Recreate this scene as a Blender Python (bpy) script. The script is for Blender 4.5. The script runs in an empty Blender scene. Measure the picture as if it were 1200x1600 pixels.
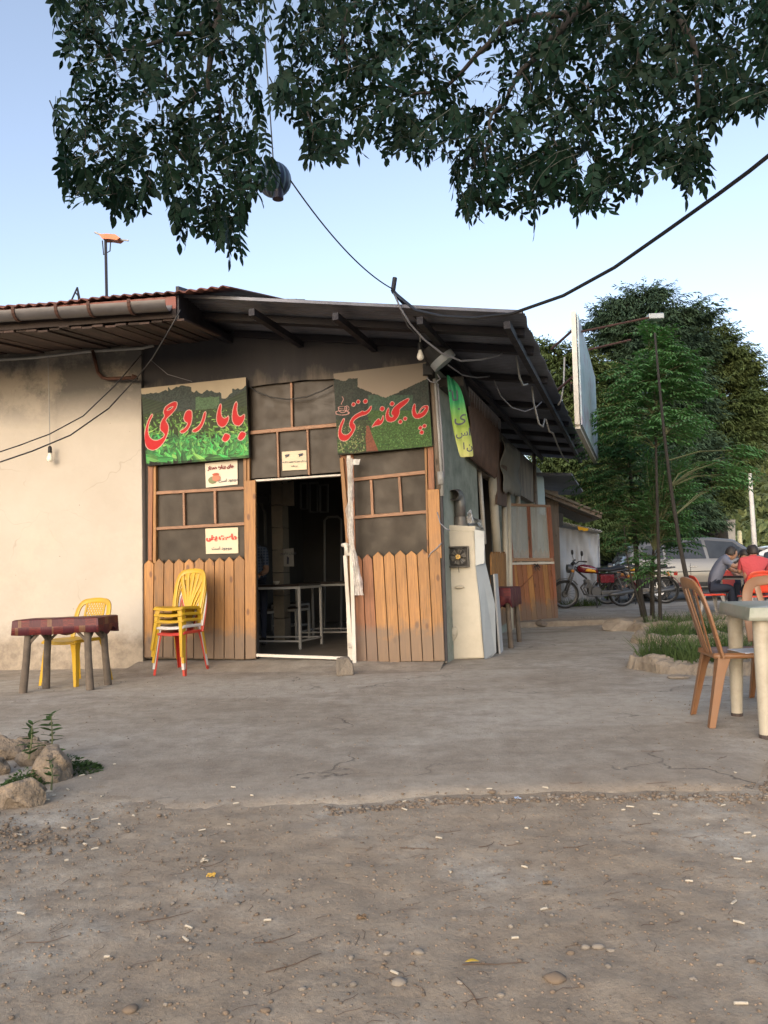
import bpy, bmesh, math, random
import numpy as np
from mathutils import Vector, Matrix, noise
random.seed(7); np.random.seed(7)
R = math.radians
scene = bpy.context.scene
COL = scene.collection

# ------------------------------------------------------------------ camera
H = 0.98; PITCH = R(4.5); ROLL = R(1.8); FPX = 1200.0
cf = Vector((0, math.cos(PITCH), math.sin(PITCH)))
u0 = Vector((0, -math.sin(PITCH), math.cos(PITCH))); r0 = Vector((1, 0, 0))
cr = r0*math.cos(ROLL) - u0*math.sin(ROLL)
cu = u0*math.cos(ROLL) + r0*math.sin(ROLL)
CAM = Vector((0, 0, H))
cam_d = bpy.data.cameras.new('camera'); cam = bpy.data.objects.new('camera', cam_d); COL.objects.link(cam)
cam_d.sensor_fit = 'VERTICAL'; cam_d.sensor_height = 36; cam_d.lens = 27
cam_d.clip_start = 0.05; cam_d.clip_end = 3000
m3 = Matrix((cr, cu, -cf)).transposed()
cam.matrix_world = Matrix.Translation(CAM) @ m3.to_4x4()
scene.camera = cam

# ------------------------------------------------------------------ sky, sun, exposure
SUN_EL = R(20); SUN_AZ = R(200)     # azimuth from +Y clockwise: low, behind the viewer, a little to the left
w = bpy.data.worlds.new('World'); scene.world = w; w.use_nodes = True
nt = w.node_tree; nt.nodes.clear()
sky = nt.nodes.new('ShaderNodeTexSky'); sky.sky_type = 'NISHITA'; sky.sun_disc = False
sky.sun_elevation = SUN_EL; sky.sun_rotation = SUN_AZ
sky.air_density = 1.0; sky.dust_density = 2.0; sky.ozone_density = 1.0
bg = nt.nodes.new('ShaderNodeBackground'); bg.inputs['Strength'].default_value = 0.15
wo = nt.nodes.new('ShaderNodeOutputWorld')
hs = nt.nodes.new('ShaderNodeHueSaturation'); hs.inputs['Saturation'].default_value = 0.82; hs.inputs['Value'].default_value = 1.0
tn = nt.nodes.new('ShaderNodeMix'); tn.data_type = 'RGBA'; tn.blend_type = 'MULTIPLY'; tn.inputs[0].default_value = 1; tn.inputs[7].default_value = (1.0, .972, .975, 1)
nt.links.new(sky.outputs[0], hs.inputs['Color']); nt.links.new(hs.outputs[0], tn.inputs[6]); nt.links.new(tn.outputs[2], bg.inputs[0]); nt.links.new(bg.outputs[0], wo.inputs[0])
sd = bpy.data.lights.new('sun', 'SUN'); sun = bpy.data.objects.new('sun', sd); COL.objects.link(sun)
sd.energy = 0.5; sd.angle = R(60); sd.color = (1.0, 0.86, 0.66)
sv = Vector((math.sin(SUN_AZ)*math.cos(SUN_EL), math.cos(SUN_AZ)*math.cos(SUN_EL), math.sin(SUN_EL)))
sun.rotation_euler = sv.to_track_quat('Z', 'Y').to_euler()
sun.location = sv*60
vs = scene.view_settings
vs.view_transform = 'Standard'; vs.look = 'None'; vs.gamma = 1; vs.use_curve_mapping = False
vs.exposure = 1.25
scene.cycles.max_bounces = 6; scene.cycles.diffuse_bounces = 3; scene.cycles.transparent_max_bounces = 12

# ------------------------------------------------------------------ pixel -> real point helpers (measurement of the photograph)
def ray(px, py):
    return (cf + cr*((px-600)/FPX) + cu*((800-py)/FPX))
def on_z(px, py, z=0.0):
    d = ray(px, py); return CAM + d*((z-H)/d.z)
def on_y(px, py, y):
    d = ray(px, py); return CAM + d*(y/d.y)
class Frame:
    """vertical wall frame: s runs right along the wall, d runs inward, z up"""
    def __init__(f, o, a):
        f.o = Vector((o[0], o[1], 0)); f.e = Vector((math.cos(a), -math.sin(a), 0)); f.n = Vector((math.sin(a), math.cos(a), 0))
    def w(f, s, d, z): return f.o + f.e*s + f.n*d + Vector((0, 0, z))
    def p(f, px, py, d=0.0):
        """point of the plane d=const that is seen at (px,py)"""
        r = ray(px, py); t = (f.n.dot(f.o + f.n*d - CAM))/f.n.dot(r); return CAM + r*t
    def sz(f, px, py, d=0.0):
        q = f.p(px, py, d) - f.o; return q.dot(f.e), q.z
KP = on_z(695, 1033, 0.03)
FA = Frame(KP, R(10))            # front facade
SA = Frame(KP, R(18)); # side wall: use SA with swapped roles: s-plane
class SideFrame(Frame):
    """the side wall: s runs back along the wall, d runs outward to the right (negative = into the building)"""
    def __init__(f, o, b):
        f.o = Vector((o[0], o[1], 0)); f.e = Vector((math.sin(b), math.cos(b), 0)); f.n = Vector((math.cos(b), -math.sin(b), 0))
SD = SideFrame(KP, R(18))

# ------------------------------------------------------------------ materials
MATS = {}
class NG:
    def __init__(g, name):
        g.m = bpy.data.materials.new(name); g.m.use_nodes = True; g.t = g.m.node_tree; g.t.nodes.clear()
        g.out = g.n('ShaderNodeOutputMaterial'); g.b = g.n('ShaderNodeBsdfPrincipled')
        g.l(g.b.outputs[0], g.out.inputs[0]); g.c = g.n('ShaderNodeTexCoord'); g._h = None
    def n(g, t, **k):
        x = g.t.nodes.new(t)
        for a, v in k.items(): setattr(x, a, v)
        return x
    def l(g, a, b): g.t.links.new(a, b)
    def noise(g, scale=5, detail=4, rough=.6, vec=None, coord='Object', stretch=None):
        x = g.n('ShaderNodeTexNoise'); x.inputs['Scale'].default_value = scale; x.inputs['Detail'].default_value = detail
        x.inputs['Roughness'].default_value = rough
        v = vec or g.c.outputs[coord]
        if stretch:
            mp = g.n('ShaderNodeMapping'); mp.inputs['Scale'].default_value = stretch; g.l(v, mp.inputs[0]); v = mp.outputs[0]
        g.l(v, x.inputs['Vector']); return x.outputs[0]
    def voro(g, scale=5, feature='F1', coord='Object', out=0, stretch=None, rnd=1):
        x = g.n('ShaderNodeTexVoronoi', feature=feature); x.inputs['Scale'].default_value = scale; x.inputs['Randomness'].default_value = rnd
        v = g.c.outputs[coord]
        if stretch:
            mp = g.n('ShaderNodeMapping'); mp.inputs['Scale'].default_value = stretch; g.l(v, mp.inputs[0]); v = mp.outputs[0]
        g.l(v, x.inputs['Vector']); return x.outputs[out]
    def ramp(g, fac, stops, interp='LINEAR'):
        x = g.n('ShaderNodeValToRGB'); x.color_ramp.interpolation = interp; el = x.color_ramp.elements
        while len(el) < len(stops): el.new(.5)
        for e, (p, c) in zip(el, stops):
            e.position = p; e.color = (c, c, c, 1) if isinstance(c, (int, float)) else (*c, 1)
        g.l(fac, x.inputs[0]); return x.outputs[0]
    def mix(g, fac, a, b, mode='MIX'):
        x = g.n('ShaderNodeMix', data_type='RGBA', blend_type=mode)
        for i, v in ((0, fac), (6, a), (7, b)):
            if isinstance(v, (int, float)): x.inputs[i].default_value = v
            elif isinstance(v, tuple): x.inputs[i].default_value = (*v, 1)
            else: g.l(v, x.inputs[i])
        return x.outputs[2]
    def math(g, op, a, b=0.5, clamp=False):
        x = g.n('ShaderNodeMath', operation=op, use_clamp=clamp)
        for i, v in ((0, a), (1, b)):
            if isinstance(v, (int, float)): x.inputs[i].default_value = v
            else: g.l(v, x.inputs[i])
        return x.outputs[0]
    def sep(g, coord='Object'):
        x = g.n('ShaderNodeSeparateXYZ'); g.l(g.c.outputs[coord], x.inputs[0]); return x.outputs
    def pos(g):
        x = g.n('ShaderNodeNewGeometry'); s = g.n('ShaderNodeSeparateXYZ'); g.l(x.outputs['Position'], s.inputs[0]); return x.outputs['Position'], s.outputs
    def rnd(g):
        return g.n('ShaderNodeObjectInfo').outputs['Random']
    def col(g, v):
        if isinstance(v, tuple): g.b.inputs['Base Color'].default_value = (*v, 1)
        else: g.l(v, g.b.inputs['Base Color'])
    def set(g, **k):
        for a, v in k.items():
            i = g.b.inputs[a.replace('_', ' ')]
            if isinstance(v, (int, float)): i.default_value = v
            elif isinstance(v, tuple): i.default_value = (*v, 1) if len(v) == 3 else v
            else: g.l(v, i)
    def bump(g, h, strength=.3, dist=.01):
        x = g.n('ShaderNodeBump'); x.inputs['Strength'].default_value = strength; x.inputs['Distance'].default_value = dist
        g.l(h, x.inputs['Height'])
        if g._h: g.l(g._h, x.inputs['Normal'])
        g._h = x.outputs[0]; g.l(g._h, g.b.inputs['Normal'])

def simple(name, c, rough=.6, metal=0, var=.15, scale=8, bump=.15, grime=None, grimeamt=.5, bscale=40, bdist=.003, emit=None):
    if name in MATS: return MATS[name]
    g = NG(name)
    n = g.noise(scale, 5, .65)
    lo = tuple(x*(1-var) for x in c); hi = tuple(min(1, x*(1+var)) for x in c)
    col = g.ramp(n, [(.3, lo), (.7, hi)])
    if grime:
        gn = g.noise(scale*.6, 8, .75)
        col = g.mix(g.math('MULTIPLY', g.ramp(gn, [(.45, 0.0), (.72, 1.0)]), grimeamt), col, grime)
    g.col(col)
    g.set(Roughness=g.ramp(g.noise(scale*2, 3), [(.3, max(0, rough-.08)), (.7, min(1, rough+.08))]), Metallic=metal)
    if bump: g.bump(g.noise(bscale, 4), bump, bdist)
    if emit: g.set(Emission_Color=emit[0], Emission_Strength=emit[1])
    MATS[name] = g.m; return g.m

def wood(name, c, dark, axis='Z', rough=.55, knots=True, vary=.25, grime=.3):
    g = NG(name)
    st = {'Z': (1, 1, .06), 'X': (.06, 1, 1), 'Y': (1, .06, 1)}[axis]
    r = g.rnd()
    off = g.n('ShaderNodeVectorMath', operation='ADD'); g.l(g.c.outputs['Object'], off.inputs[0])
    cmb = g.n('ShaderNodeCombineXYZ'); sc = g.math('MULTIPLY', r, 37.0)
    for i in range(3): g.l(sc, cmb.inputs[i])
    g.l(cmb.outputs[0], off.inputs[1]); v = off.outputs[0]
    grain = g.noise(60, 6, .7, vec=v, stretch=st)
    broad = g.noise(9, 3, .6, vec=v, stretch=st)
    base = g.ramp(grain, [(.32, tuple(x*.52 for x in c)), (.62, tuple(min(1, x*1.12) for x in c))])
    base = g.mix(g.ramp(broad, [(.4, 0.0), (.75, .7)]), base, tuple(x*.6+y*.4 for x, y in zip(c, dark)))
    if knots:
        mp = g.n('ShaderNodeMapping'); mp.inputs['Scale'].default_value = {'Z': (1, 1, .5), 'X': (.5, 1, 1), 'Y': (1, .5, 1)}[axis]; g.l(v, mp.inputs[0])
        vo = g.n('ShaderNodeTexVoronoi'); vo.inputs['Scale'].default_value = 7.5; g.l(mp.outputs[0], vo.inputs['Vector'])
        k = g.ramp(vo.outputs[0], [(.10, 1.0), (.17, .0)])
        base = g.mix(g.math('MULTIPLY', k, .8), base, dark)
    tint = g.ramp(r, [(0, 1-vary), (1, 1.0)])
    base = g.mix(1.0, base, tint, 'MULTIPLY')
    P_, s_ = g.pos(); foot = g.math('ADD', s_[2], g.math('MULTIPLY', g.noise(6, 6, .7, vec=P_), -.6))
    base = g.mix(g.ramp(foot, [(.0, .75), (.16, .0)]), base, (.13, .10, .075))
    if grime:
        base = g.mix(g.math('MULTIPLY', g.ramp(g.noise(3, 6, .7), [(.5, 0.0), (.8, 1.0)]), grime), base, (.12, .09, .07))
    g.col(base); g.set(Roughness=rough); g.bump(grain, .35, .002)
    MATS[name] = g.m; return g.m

# ------------------------------------------------------------------ mesh building
class MB:
    def __init__(b): b.v = []; b.f = []; b.mi = []; b.cur = 0
    def add(b, vs, fs):
        n = len(b.v); b.v += [tuple(v) for v in vs]
        for f in fs: b.f.append(tuple(i+n for i in f)); b.mi.append(b.cur)
        return b
    def hexa(b, bot, top):
        """two matching quads -> closed box"""
        return b.add(list(bot)+list(top), [(3, 2, 1, 0), (4, 5, 6, 7), (0, 1, 5, 4), (1, 2, 6, 5), (2, 3, 7, 6), (3, 0, 4, 7)])
    def box(b, x0, x1, y0, y1, z0, z1):
        return b.hexa([(x0, y0, z0), (x1, y0, z0), (x1, y1, z0), (x0, y1, z0)], [(x0, y0, z1), (x1, y0, z1), (x1, y1, z1), (x0, y1, z1)])
    def fbox(b, F, s0, s1, d0, d1, z0, z1):
        return b.hexa([F.w(s0, d0, z0), F.w(s1, d0, z0), F.w(s1, d1, z0), F.w(s0, d1, z0)],
                      [F.w(s0, d0, z1), F.w(s1, d0, z1), F.w(s1, d1, z1), F.w(s0, d1, z1)])
    def prism(b, pts, vec):
        n = len(pts); pts = [Vector(p) for p in pts]; q = [p+vec for p in pts]
        return b.add(pts+q, [tuple(range(n))[::-1], tuple(range(n, 2*n))]+[(i, (i+1) % n, (i+1) % n+n, i+n) for i in range(n)])
    def fpoly(b, F, px, d0, d1):
        """outline given by where its corners are seen on plane d0, made solid to d1"""
        return b.prism([F.p(x, y, d0) for x, y in px], F.n*(d1-d0))
    def tube(b, pts, r, n=8, cap=True, closed=False):
        pts = [Vector(p) for p in pts]; m = len(pts); rs = r if isinstance(r, (list, tuple)) else [r]*m
        t0 = (pts[1]-pts[0]).normalized(); a = Vector((0, 0, 1)) if abs(t0.z) < .9 else Vector((1, 0, 0))
        nrm = t0.cross(a).normalized(); rings = []; vs = []
        for i, p in enumerate(pts):
            if closed: t = (pts[(i+1) % m]-pts[i-1]).normalized()
            else: t = (pts[min(i+1, m-1)]-pts[max(i-1, 0)]).normalized()
            nrm = (nrm-t*nrm.dot(t)); nrm = nrm.normalized() if nrm.length > 1e-6 else t.orthogonal().normalized()
            bi = t.cross(nrm)
            for k in range(n):
                an = 2*math.pi*k/n; vs.append(p+(nrm*math.cos(an)+bi*math.sin(an))*rs[i])
        fs = []
        for i in range(m if closed else m-1):
            j = (i+1) % m
            for k in range(n): fs.append((i*n+k, i*n+(k+1) % n, j*n+(k+1) % n, j*n+k))
        if cap and not closed: fs += [tuple(range(n))[::-1], tuple(range((m-1)*n, m*n))]
        return b.add(vs, fs)
    def bar(b, p, q, w, h=None, up=(0, 0, 1)):
        """rectangular bar from p to q"""
        p = Vector(p); q = Vector(q); h = h or w; t = (q-p).normalized(); u = Vector(up)
        if abs(t.dot(u)) > .95: u = Vector((1, 0, 0))
        s = t.cross(u).normalized()*(w/2); u = s.cross(t).normalized()*(h/2)
        return b.hexa([p-s-u, p+s-u, p+s+u, p-s+u], [q-s-u, q+s-u, q+s+u, q-s+u])
    def lathe(b, prof, c=(0, 0, 0), n=16, axis='Z', cap=True):
        c = Vector(c); vs = []
        for (r, h) in prof:
            for k in range(n):
                an = 2*math.pi*k/n; x, y = r*math.cos(an), r*math.sin(an)
                vs.append(c+Vector({'Z': (x, y, h), 'X': (h, x, y), 'Y': (x, h, y)}[axis]))
        m = len(prof); fs = [(i*n+k, i*n+(k+1) % n, (i+1)*n+(k+1) % n, (i+1)*n+k) for i in range(m-1) for k in range(n)]
        if cap: fs += [tuple(range(n))[::-1], tuple(range((m-1)*n, m*n))]
        return b.add(vs, fs)
    def grid(b, fn, nu, nv):
        vs = [fn(i/nu, j/nv) for j in range(nv+1) for i in range(nu+1)]
        return b.add(vs, [(j*(nu+1)+i, j*(nu+1)+i+1, (j+1)*(nu+1)+i+1, (j+1)*(nu+1)+i) for j in range(nv) for i in range(nu)])

ORG = {}
def mk(name, mb, mat, parent=None, smooth=False, bevel=0, label=None, kind=None, solid=0, auto=None):
    me = bpy.data.meshes.new(name)
    org = Vector((0, 0, 0))
    if parent is not None: org = ORG[parent.name]
    v = mb.v
    if org.length: v = [(x-org.x, y-org.y, z-org.z) for x, y, z in v]
    me.from_pydata(v, [], mb.f)
    ms = mat if isinstance(mat, (list, tuple)) else [mat]
    for m in ms: me.materials.append(m)
    if len(ms) > 1: me.polygons.foreach_set('material_index', mb.mi)
    bm = bmesh.new(); bm.from_mesh(me); bmesh.ops.recalc_face_normals(bm, faces=bm.faces); bm.to_mesh(me); bm.free()
    if smooth:
        me.polygons.foreach_set('use_smooth', [True]*len(me.polygons))
        if auto is not None:
            me.set_sharp_from_angle(angle=R(auto))
    me.update()
    o = bpy.data.objects.new(name, me); COL.objects.link(o)
    if parent is not None:
        o.parent = parent; ORG[o.name] = org
    else: ORG[o.name] = Vector((0, 0, 0))
    if solid:
        s = o.modifiers.new('solid', 'SOLIDIFY'); s.thickness = solid; s.offset = 0
    if bevel:
        bv = o.modifiers.new('bevel', 'BEVEL'); bv.width = bevel; bv.segments = 2 if bevel > .008 else 1; bv.limit_method = 'ANGLE'; bv.angle_limit = R(40)
    if label: o['label'] = label
    if kind: o['kind'] = kind
    return o
def mkraw(name, v, f, mat, parent=None, kind=None, smooth=False):
    """fast path for many faces"""
    me = bpy.data.meshes.new(name); org = ORG[parent.name] if parent is not None else Vector((0, 0, 0))
    v = np.asarray(v, dtype=np.float32)-np.array(org, dtype=np.float32); f = np.asarray(f, dtype=np.int32); k = f.shape[1]
    me.vertices.add(len(v)); me.vertices.foreach_set('co', v.ravel()); me.loops.add(f.size); me.loops.foreach_set('vertex_index', f.ravel())
    me.polygons.add(len(f)); me.polygons.foreach_set('loop_start', np.arange(0, f.size, k, dtype=np.int32)); me.polygons.foreach_set('loop_total', np.full(len(f), k, dtype=np.int32))
    for m in (mat if isinstance(mat, (list, tuple)) else [mat]): me.materials.append(m)
    me.update(calc_edges=True); me.validate()
    if smooth: me.polygons.foreach_set('use_smooth', [True]*len(me.polygons))
    o = bpy.data.objects.new(name, me); COL.objects.link(o)
    if parent is not None: o.parent = parent
    ORG[o.name] = org
    if kind: o['kind'] = kind
    return o
def thing(name, label, cat, loc=(0, 0, 0), group=None):
    o = bpy.data.objects.new(name, None); COL.objects.link(o); o.location = loc; o.empty_display_size = .2
    o['label'] = label; o['category'] = cat
    if group: o['group'] = group
    ORG[o.name] = Vector(loc); return o
def tag(o, label, cat, group=None):
    o['label'] = label; o['category'] = cat
    if group: o['group'] = group
    return o
def recenter(o):
    """put a single-mesh thing's origin at its base"""
    me = o.data; n = len(me.vertices); co = np.empty(n*3, dtype=np.float32); me.vertices.foreach_get('co', co); co = co.reshape(-1, 3)
    c = np.array([co[:, 0].mean(), co[:, 1].mean(), co[:, 2].min()], dtype=np.float32); me.vertices.foreach_set('co', (co-c).ravel()); o.location = Vector(c.tolist()); me.update(); return o
def dup(root, loc, rotz, label=None, group=None, scale=None):
    r = root.copy(); COL.objects.link(r); r.location = loc; r.rotation_euler = (0, 0, rotz)
    if scale: r.scale = scale
    if label: r['label'] = label
    if group: r['group'] = group
    for ch in list(root.children):
        c = ch.copy(); COL.objects.link(c); c.parent = r
        for g in list(ch.children):
            d = g.copy(); COL.objects.link(d); d.parent = c
    ORG[r.name] = Vector(loc); return r
def struct(o): o['kind'] = 'structure'; return o
# ------------------------------------------------------------------ named materials
WOODO = wood('orange_pine', (.43, .205, .06), (.13, .05, .02), grime=.35, vary=.38)
WOODR = wood('red_brown_pine', (.30, .115, .045), (.09, .035, .015))
WOODM = wood('mullion_wood', (.35, .18, .095), (.15, .07, .03), axis='X', knots=False, grime=.2)
WOODMZ = wood('mullion_wood_upright', (.35, .18, .095), (.15, .07, .03), knots=False, grime=.2)
WOODG = wood('grey_weathered_wood', (.20, .155, .115), (.07, .05, .035), rough=.8)
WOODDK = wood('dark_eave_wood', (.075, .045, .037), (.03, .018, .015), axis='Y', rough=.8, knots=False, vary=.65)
def plaster_mat():
    g = NG('cream_plaster'); P, s = g.pos()
    n = g.noise(1.3, 5, .6); c = g.ramp(n, [(.3, (.41, .365, .305)), (.7, (.465, .42, .36))])
    # splash-back dirt along the foot of the wall
    h = g.math('ADD', s[2], g.math('MULTIPLY', g.noise(3.2, 7, .7), -.55))
    d = g.ramp(h, [(.0, .85), (.22, .0)])
    c = g.mix(d, c, g.ramp(g.noise(9, 6, .7), [(.35, (.16, .125, .09)), (.65, (.32, .26, .19))]))
    spots = g.ramp(g.voro(5), [(.02, 1.0), (.045, 0.0)]); c = g.mix(g.math('MULTIPLY', spots, .5), c, (.12, .10, .09))
    # blends to dark grey towards the top of the wall
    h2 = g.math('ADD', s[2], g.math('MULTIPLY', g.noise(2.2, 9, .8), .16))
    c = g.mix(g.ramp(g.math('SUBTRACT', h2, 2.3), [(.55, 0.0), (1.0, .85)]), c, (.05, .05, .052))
    c = g.mix(g.math('MULTIPLY', g.ramp(g.noise(.8, 8, .75), [(.52, 0.0), (.62, 1.0)]), .35), c, (.53, .46, .37))
    dn = g.n('ShaderNodeTexNoise'); dn.inputs['Scale'].default_value = 3; g.l(P, dn.inputs['Vector']); vm = g.n('ShaderNodeVectorMath', operation='MULTIPLY_ADD'); g.l(dn.outputs[1], vm.inputs[0]); vm.inputs[1].default_value = (.5, .5, .5); g.l(P, vm.inputs[2]); vo = g.n('ShaderNodeTexVoronoi', feature='DISTANCE_TO_EDGE'); vo.inputs['Scale'].default_value = .8; g.l(vm.outputs[0], vo.inputs['Vector'])
    ck = g.math('MULTIPLY', g.ramp(vo.outputs[0], [(0, 1.0), (.006, 0.0)]), g.ramp(g.noise(1.1, 3), [(.5, 0.0), (.6, .3)])); c = g.mix(ck, c, (.2, .16, .12))
    g.col(c); g.set(Roughness=.85); g.bump(g.noise(14, 6, .7), .45, .008); g.bump(g.noise(2.5, 3), .8, .03); MATS['cream_plaster'] = g.m; return g.m
PLASTER = plaster_mat()
def fascia_mat():
    g = NG('dark_topped_board'); P, s = g.pos()
    st = g.noise(7, 6, .7, stretch=(1, 1, .12))
    c = g.ramp(st, [(.35, (.10, .085, .068)), (.6, (.24, .20, .155)), (.72, (.36, .30, .24))])
    h = g.math('ADD', s[2], g.math('MULTIPLY', g.noise(5, 5, .7, stretch=(1, 1, .3)), .5))
    c = g.mix(g.ramp(g.math('SUBTRACT', h, 2.56), [(.62, 0.0), (.96, .96)]), c, (.028, .028, .034))  # streaked colour blends to near black towards the top
    g.col(c); g.set(Roughness=.9); g.bump(st, .3, .006); return g.m
DARKTOP = fascia_mat()
def glass_mat(name, c, rough=.22):
    g = NG(name)
    n = g.noise(2.3, 6, .7); r = g.rnd()
    col = g.ramp(n, [(.35, tuple(x*.75 for x in c)), (.7, tuple(x*1.35 for x in c))])
    if rough > .12: col = g.mix(g.ramp(g.noise(1.1, 7, .7), [(.52, 0.0), (.75, .35)]), col, (.13, .115, .10))  # pale blotches painted into the pane colour for vague reflections
    col = g.mix(1.0, col, g.ramp(r, [(0, .75), (1, 1.0)]), 'MULTIPLY')
    g.col(col); g.set(Specular_IOR_Level=.22 if rough > .12 else .5, Roughness=g.ramp(g.noise(6, 5), [(.3, rough), (.7, rough+.2)])); g.bump(g.noise(1.6, 2), .1, .02); return g.m
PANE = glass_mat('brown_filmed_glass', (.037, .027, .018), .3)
PANED = glass_mat('dark_glass', (.02, .018, .016), .1)
CANOPY = simple('dusty_zinc_sheet', (.17, .175, .205), .55, .35, .25, 3, .1, grime=(.04, .035, .035))
STEELD = simple('dark_painted_steel', (.018, .017, .024), .6, .2, .3, 6, .15, grime=(.03, .021, .018))
GUTTER = simple('grey_gutter_metal', (.125, .12, .125), .5, .4, .2, 3, .1, grime=(.07, .05, .04))
RUSTY = simple('rust_steel', (.075, .035, .025), .75, .3, .35, 9, .2)
REDROOF = simple('red_roof_sheet', (.17, .045, .032), .55, .1, .25, 4, .15, grime=(.10, .045, .035))
CREAMP = simple('cream_paint', (.46, .425, .345), .6, 0, .1, 3, .25, grime=(.20, .15, .09), grimeamt=.35, bscale=12, bdist=.008)
WHITEP = simple('white_chipped_paint', (.55, .52, .46), .5, 0, .08, 6, .1, grime=(.25, .17, .1), grimeamt=.35)
GREYSH = simple('grey_sheet_metal', (.32, .35, .37), .5, .3, .08, 2, .08, grime=(.18, .15, .12), grimeamt=.3)
GREENW = simple('green_grey_plaster', (.27, .285, .235), .85, 0, .2, 3, .3, grime=(.06, .085, .06), grimeamt=.8, bscale=14, bdist=.006)
PIPEG = simple('grey_plastic_pipe', (.30, .30, .29), .5, 0, .12, 5, .05, grime=(.12, .1, .08))
BROWNSH = simple('brown_corrugated_sheet', (.115, .072, .055), .7, .1, .3, 5, .1)
TARPG = simple('grey_tarp', (.34, .36, .39), .6, 0, .1, 2, .4, bscale=5, bdist=.03)
BLACK = simple('black_rubber', (.015, .015, .016), .6, 0, .2, 8, .1)
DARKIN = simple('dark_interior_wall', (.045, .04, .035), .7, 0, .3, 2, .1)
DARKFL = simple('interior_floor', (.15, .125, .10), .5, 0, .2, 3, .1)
CHROME = simple('chrome', (.32, .32, .32), .3, .9, .05, 5, 0)
CONCB = simple('rough_concrete', (.20, .17, .135), .9, 0, .22, 9, .7, grime=(.13, .10, .075), grimeamt=.7, bscale=22, bdist=.02)
CABLE = simple('black_cable', (.02, .02, .022), .5, 0, .1, 8, 0)
CABLEG = simple('grey_cable', (.22, .22, .24), .5, 0, .1, 8, 0)
BULB = simple('frosted_bulb', (.80, .76, .66), .3, 0, .04, 8, 0)

# ------------------------------------------------------------------ ground
def edge_y(x):
    """front edge of the concrete yard"""
    return 3.40 + .05*math.sin(x*2.1+.5) + .035*noise.noise(Vector((x*3, 0, 0))) + .02*noise.noise(Vector((x*11, 3, 0))) + max(0, x-1.55)*1.6 + max(0, -x-1.0)*.35
def dirt_mat():
    g = NG('packed_dirt'); P, s = g.pos()
    big = g.noise(1.1, 6, .65, vec=P); mid = g.noise(7, 7, .75, vec=P); fine = g.noise(55, 6, .8, vec=P)
    c = g.ramp(big, [(.34, (.285, .22, .15)), (.52, (.35, .282, .205)), (.66, (.45, .40, .325))])
    c = g.mix(g.ramp(mid, [(.36, .5), (.58, 0.0)]), c, (.16, .12, .085))
    x = g.n('ShaderNodeTexVoronoi'); x.inputs['Scale'].default_value = 70; g.l(P, x.inputs['Vector'])
    c = g.mix(g.ramp(x.outputs[0], [(.10, .5), (.26, 0.0)]), c, (.33, .28, .225))
    c = g.mix(g.ramp(fine, [(.3, .5), (.5, 0.0)]), c, (.12, .092, .066))
    g.col(c); g.set(Roughness=.95); g.bump(mid, .5, .015); g.bump(fine, .8, .007); g.bump(x.outputs[0], .3, .003); return g.m
def concrete_mat():
    g = NG('dusty_concrete'); P, s = g.pos()
    big = g.noise(.55, 6, .65, vec=P); mid = g.noise(4, 7, .7, vec=P); fine = g.noise(70, 5, .8, vec=P)
    c = g.ramp(big, [(.32, (.265, .22, .168)), (.5, (.345, .30, .24)), (.7, (.43, .39, .335))])
    c = g.mix(g.ramp(mid, [(.33, .6), (.58, 0.0)]), c, (.17, .135, .10))
    c = g.mix(g.ramp(fine, [(.32, .45), (.5, 0.0)]), c, (.11, .095, .08))
    sp = g.n('ShaderNodeTexVoronoi'); sp.inputs['Scale'].default_value = 26; g.l(P, sp.inputs['Vector']); spm = g.math('MULTIPLY', g.ramp(sp.outputs[0], [(.07, 1.0), (.12, 0.0)]), g.ramp(g.noise(1.2, 4, vec=P), [(.45, 0.0), (.6, 1.0)])); c = g.mix(g.math('MULTIPLY', spm, .7), c, (.07, .058, .045))
    pat = g.ramp(g.noise(.35, 3, .5, vec=P, stretch=(.6, 1.5, 1)), [(.50, 0.0), (.53, 1.0)]); c = g.mix(g.math('MULTIPLY', pat, .4), c, (.43, .395, .335))
    # dust carried over its front edge
    yy = g.math('ADD', s[1], g.math('MULTIPLY', g.noise(1.7, 6, .7, vec=P), -1.7))
    c = g.mix(g.ramp(g.math('MULTIPLY', yy, .3), [(.70, .75), (1.15, 0.0)]), c, (.255, .205, .152))
    c = g.mix(g.ramp(g.noise(9, 7, .75, vec=P), [(.34, .45), (.55, 0.0)]), c, (.16, .125, .09))
    # cracks: distorted cell borders, only in some areas
    dn = g.n('ShaderNodeVectorMath', operation='MULTIPLY_ADD'); nz = g.n('ShaderNodeTexNoise'); nz.inputs['Scale'].default_value = 2.5; nz.inputs['Detail'].default_value = 6; g.l(P, nz.inputs['Vector'])
    g.l(nz.outputs[1], dn.inputs[0]); dn.inputs[1].default_value = (.8, .8, .8); g.l(P, dn.inputs[2])
    vo = g.n('ShaderNodeTexVoronoi', feature='DISTANCE_TO_EDGE'); vo.inputs['Scale'].default_value = .42; g.l(dn.outputs[0], vo.inputs['Vector'])
    crack = g.ramp(vo.outputs[0], [(.0, .9), (.0025, .5), (.006, 0.0)])
    area = g.ramp(g.noise(.9, 3, vec=P), [(.47, 0.0), (.58, 1.0)])
    ck = g.math('MULTIPLY', crack, area); c = g.mix(g.math('MULTIPLY', ck, .8), c, (.05, .04, .032))
    g.col(c); g.set(Roughness=.9); g.bump(mid, .7, .02); g.bump(fine, .8, .006); g.bump(g.math('MULTIPLY', ck, -1), .6, .01); return g.m
DIRT = dirt_mat(); CONC = concrete_mat()
def dirt_h(x, y):
    v = Vector((x, y, 0))
    h = -.014 + .008*noise.noise(v*1.3) + .007*noise.noise(v*6) + .0035*noise.noise(v*19) + .0022*noise.noise(v*47)
    return h
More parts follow.
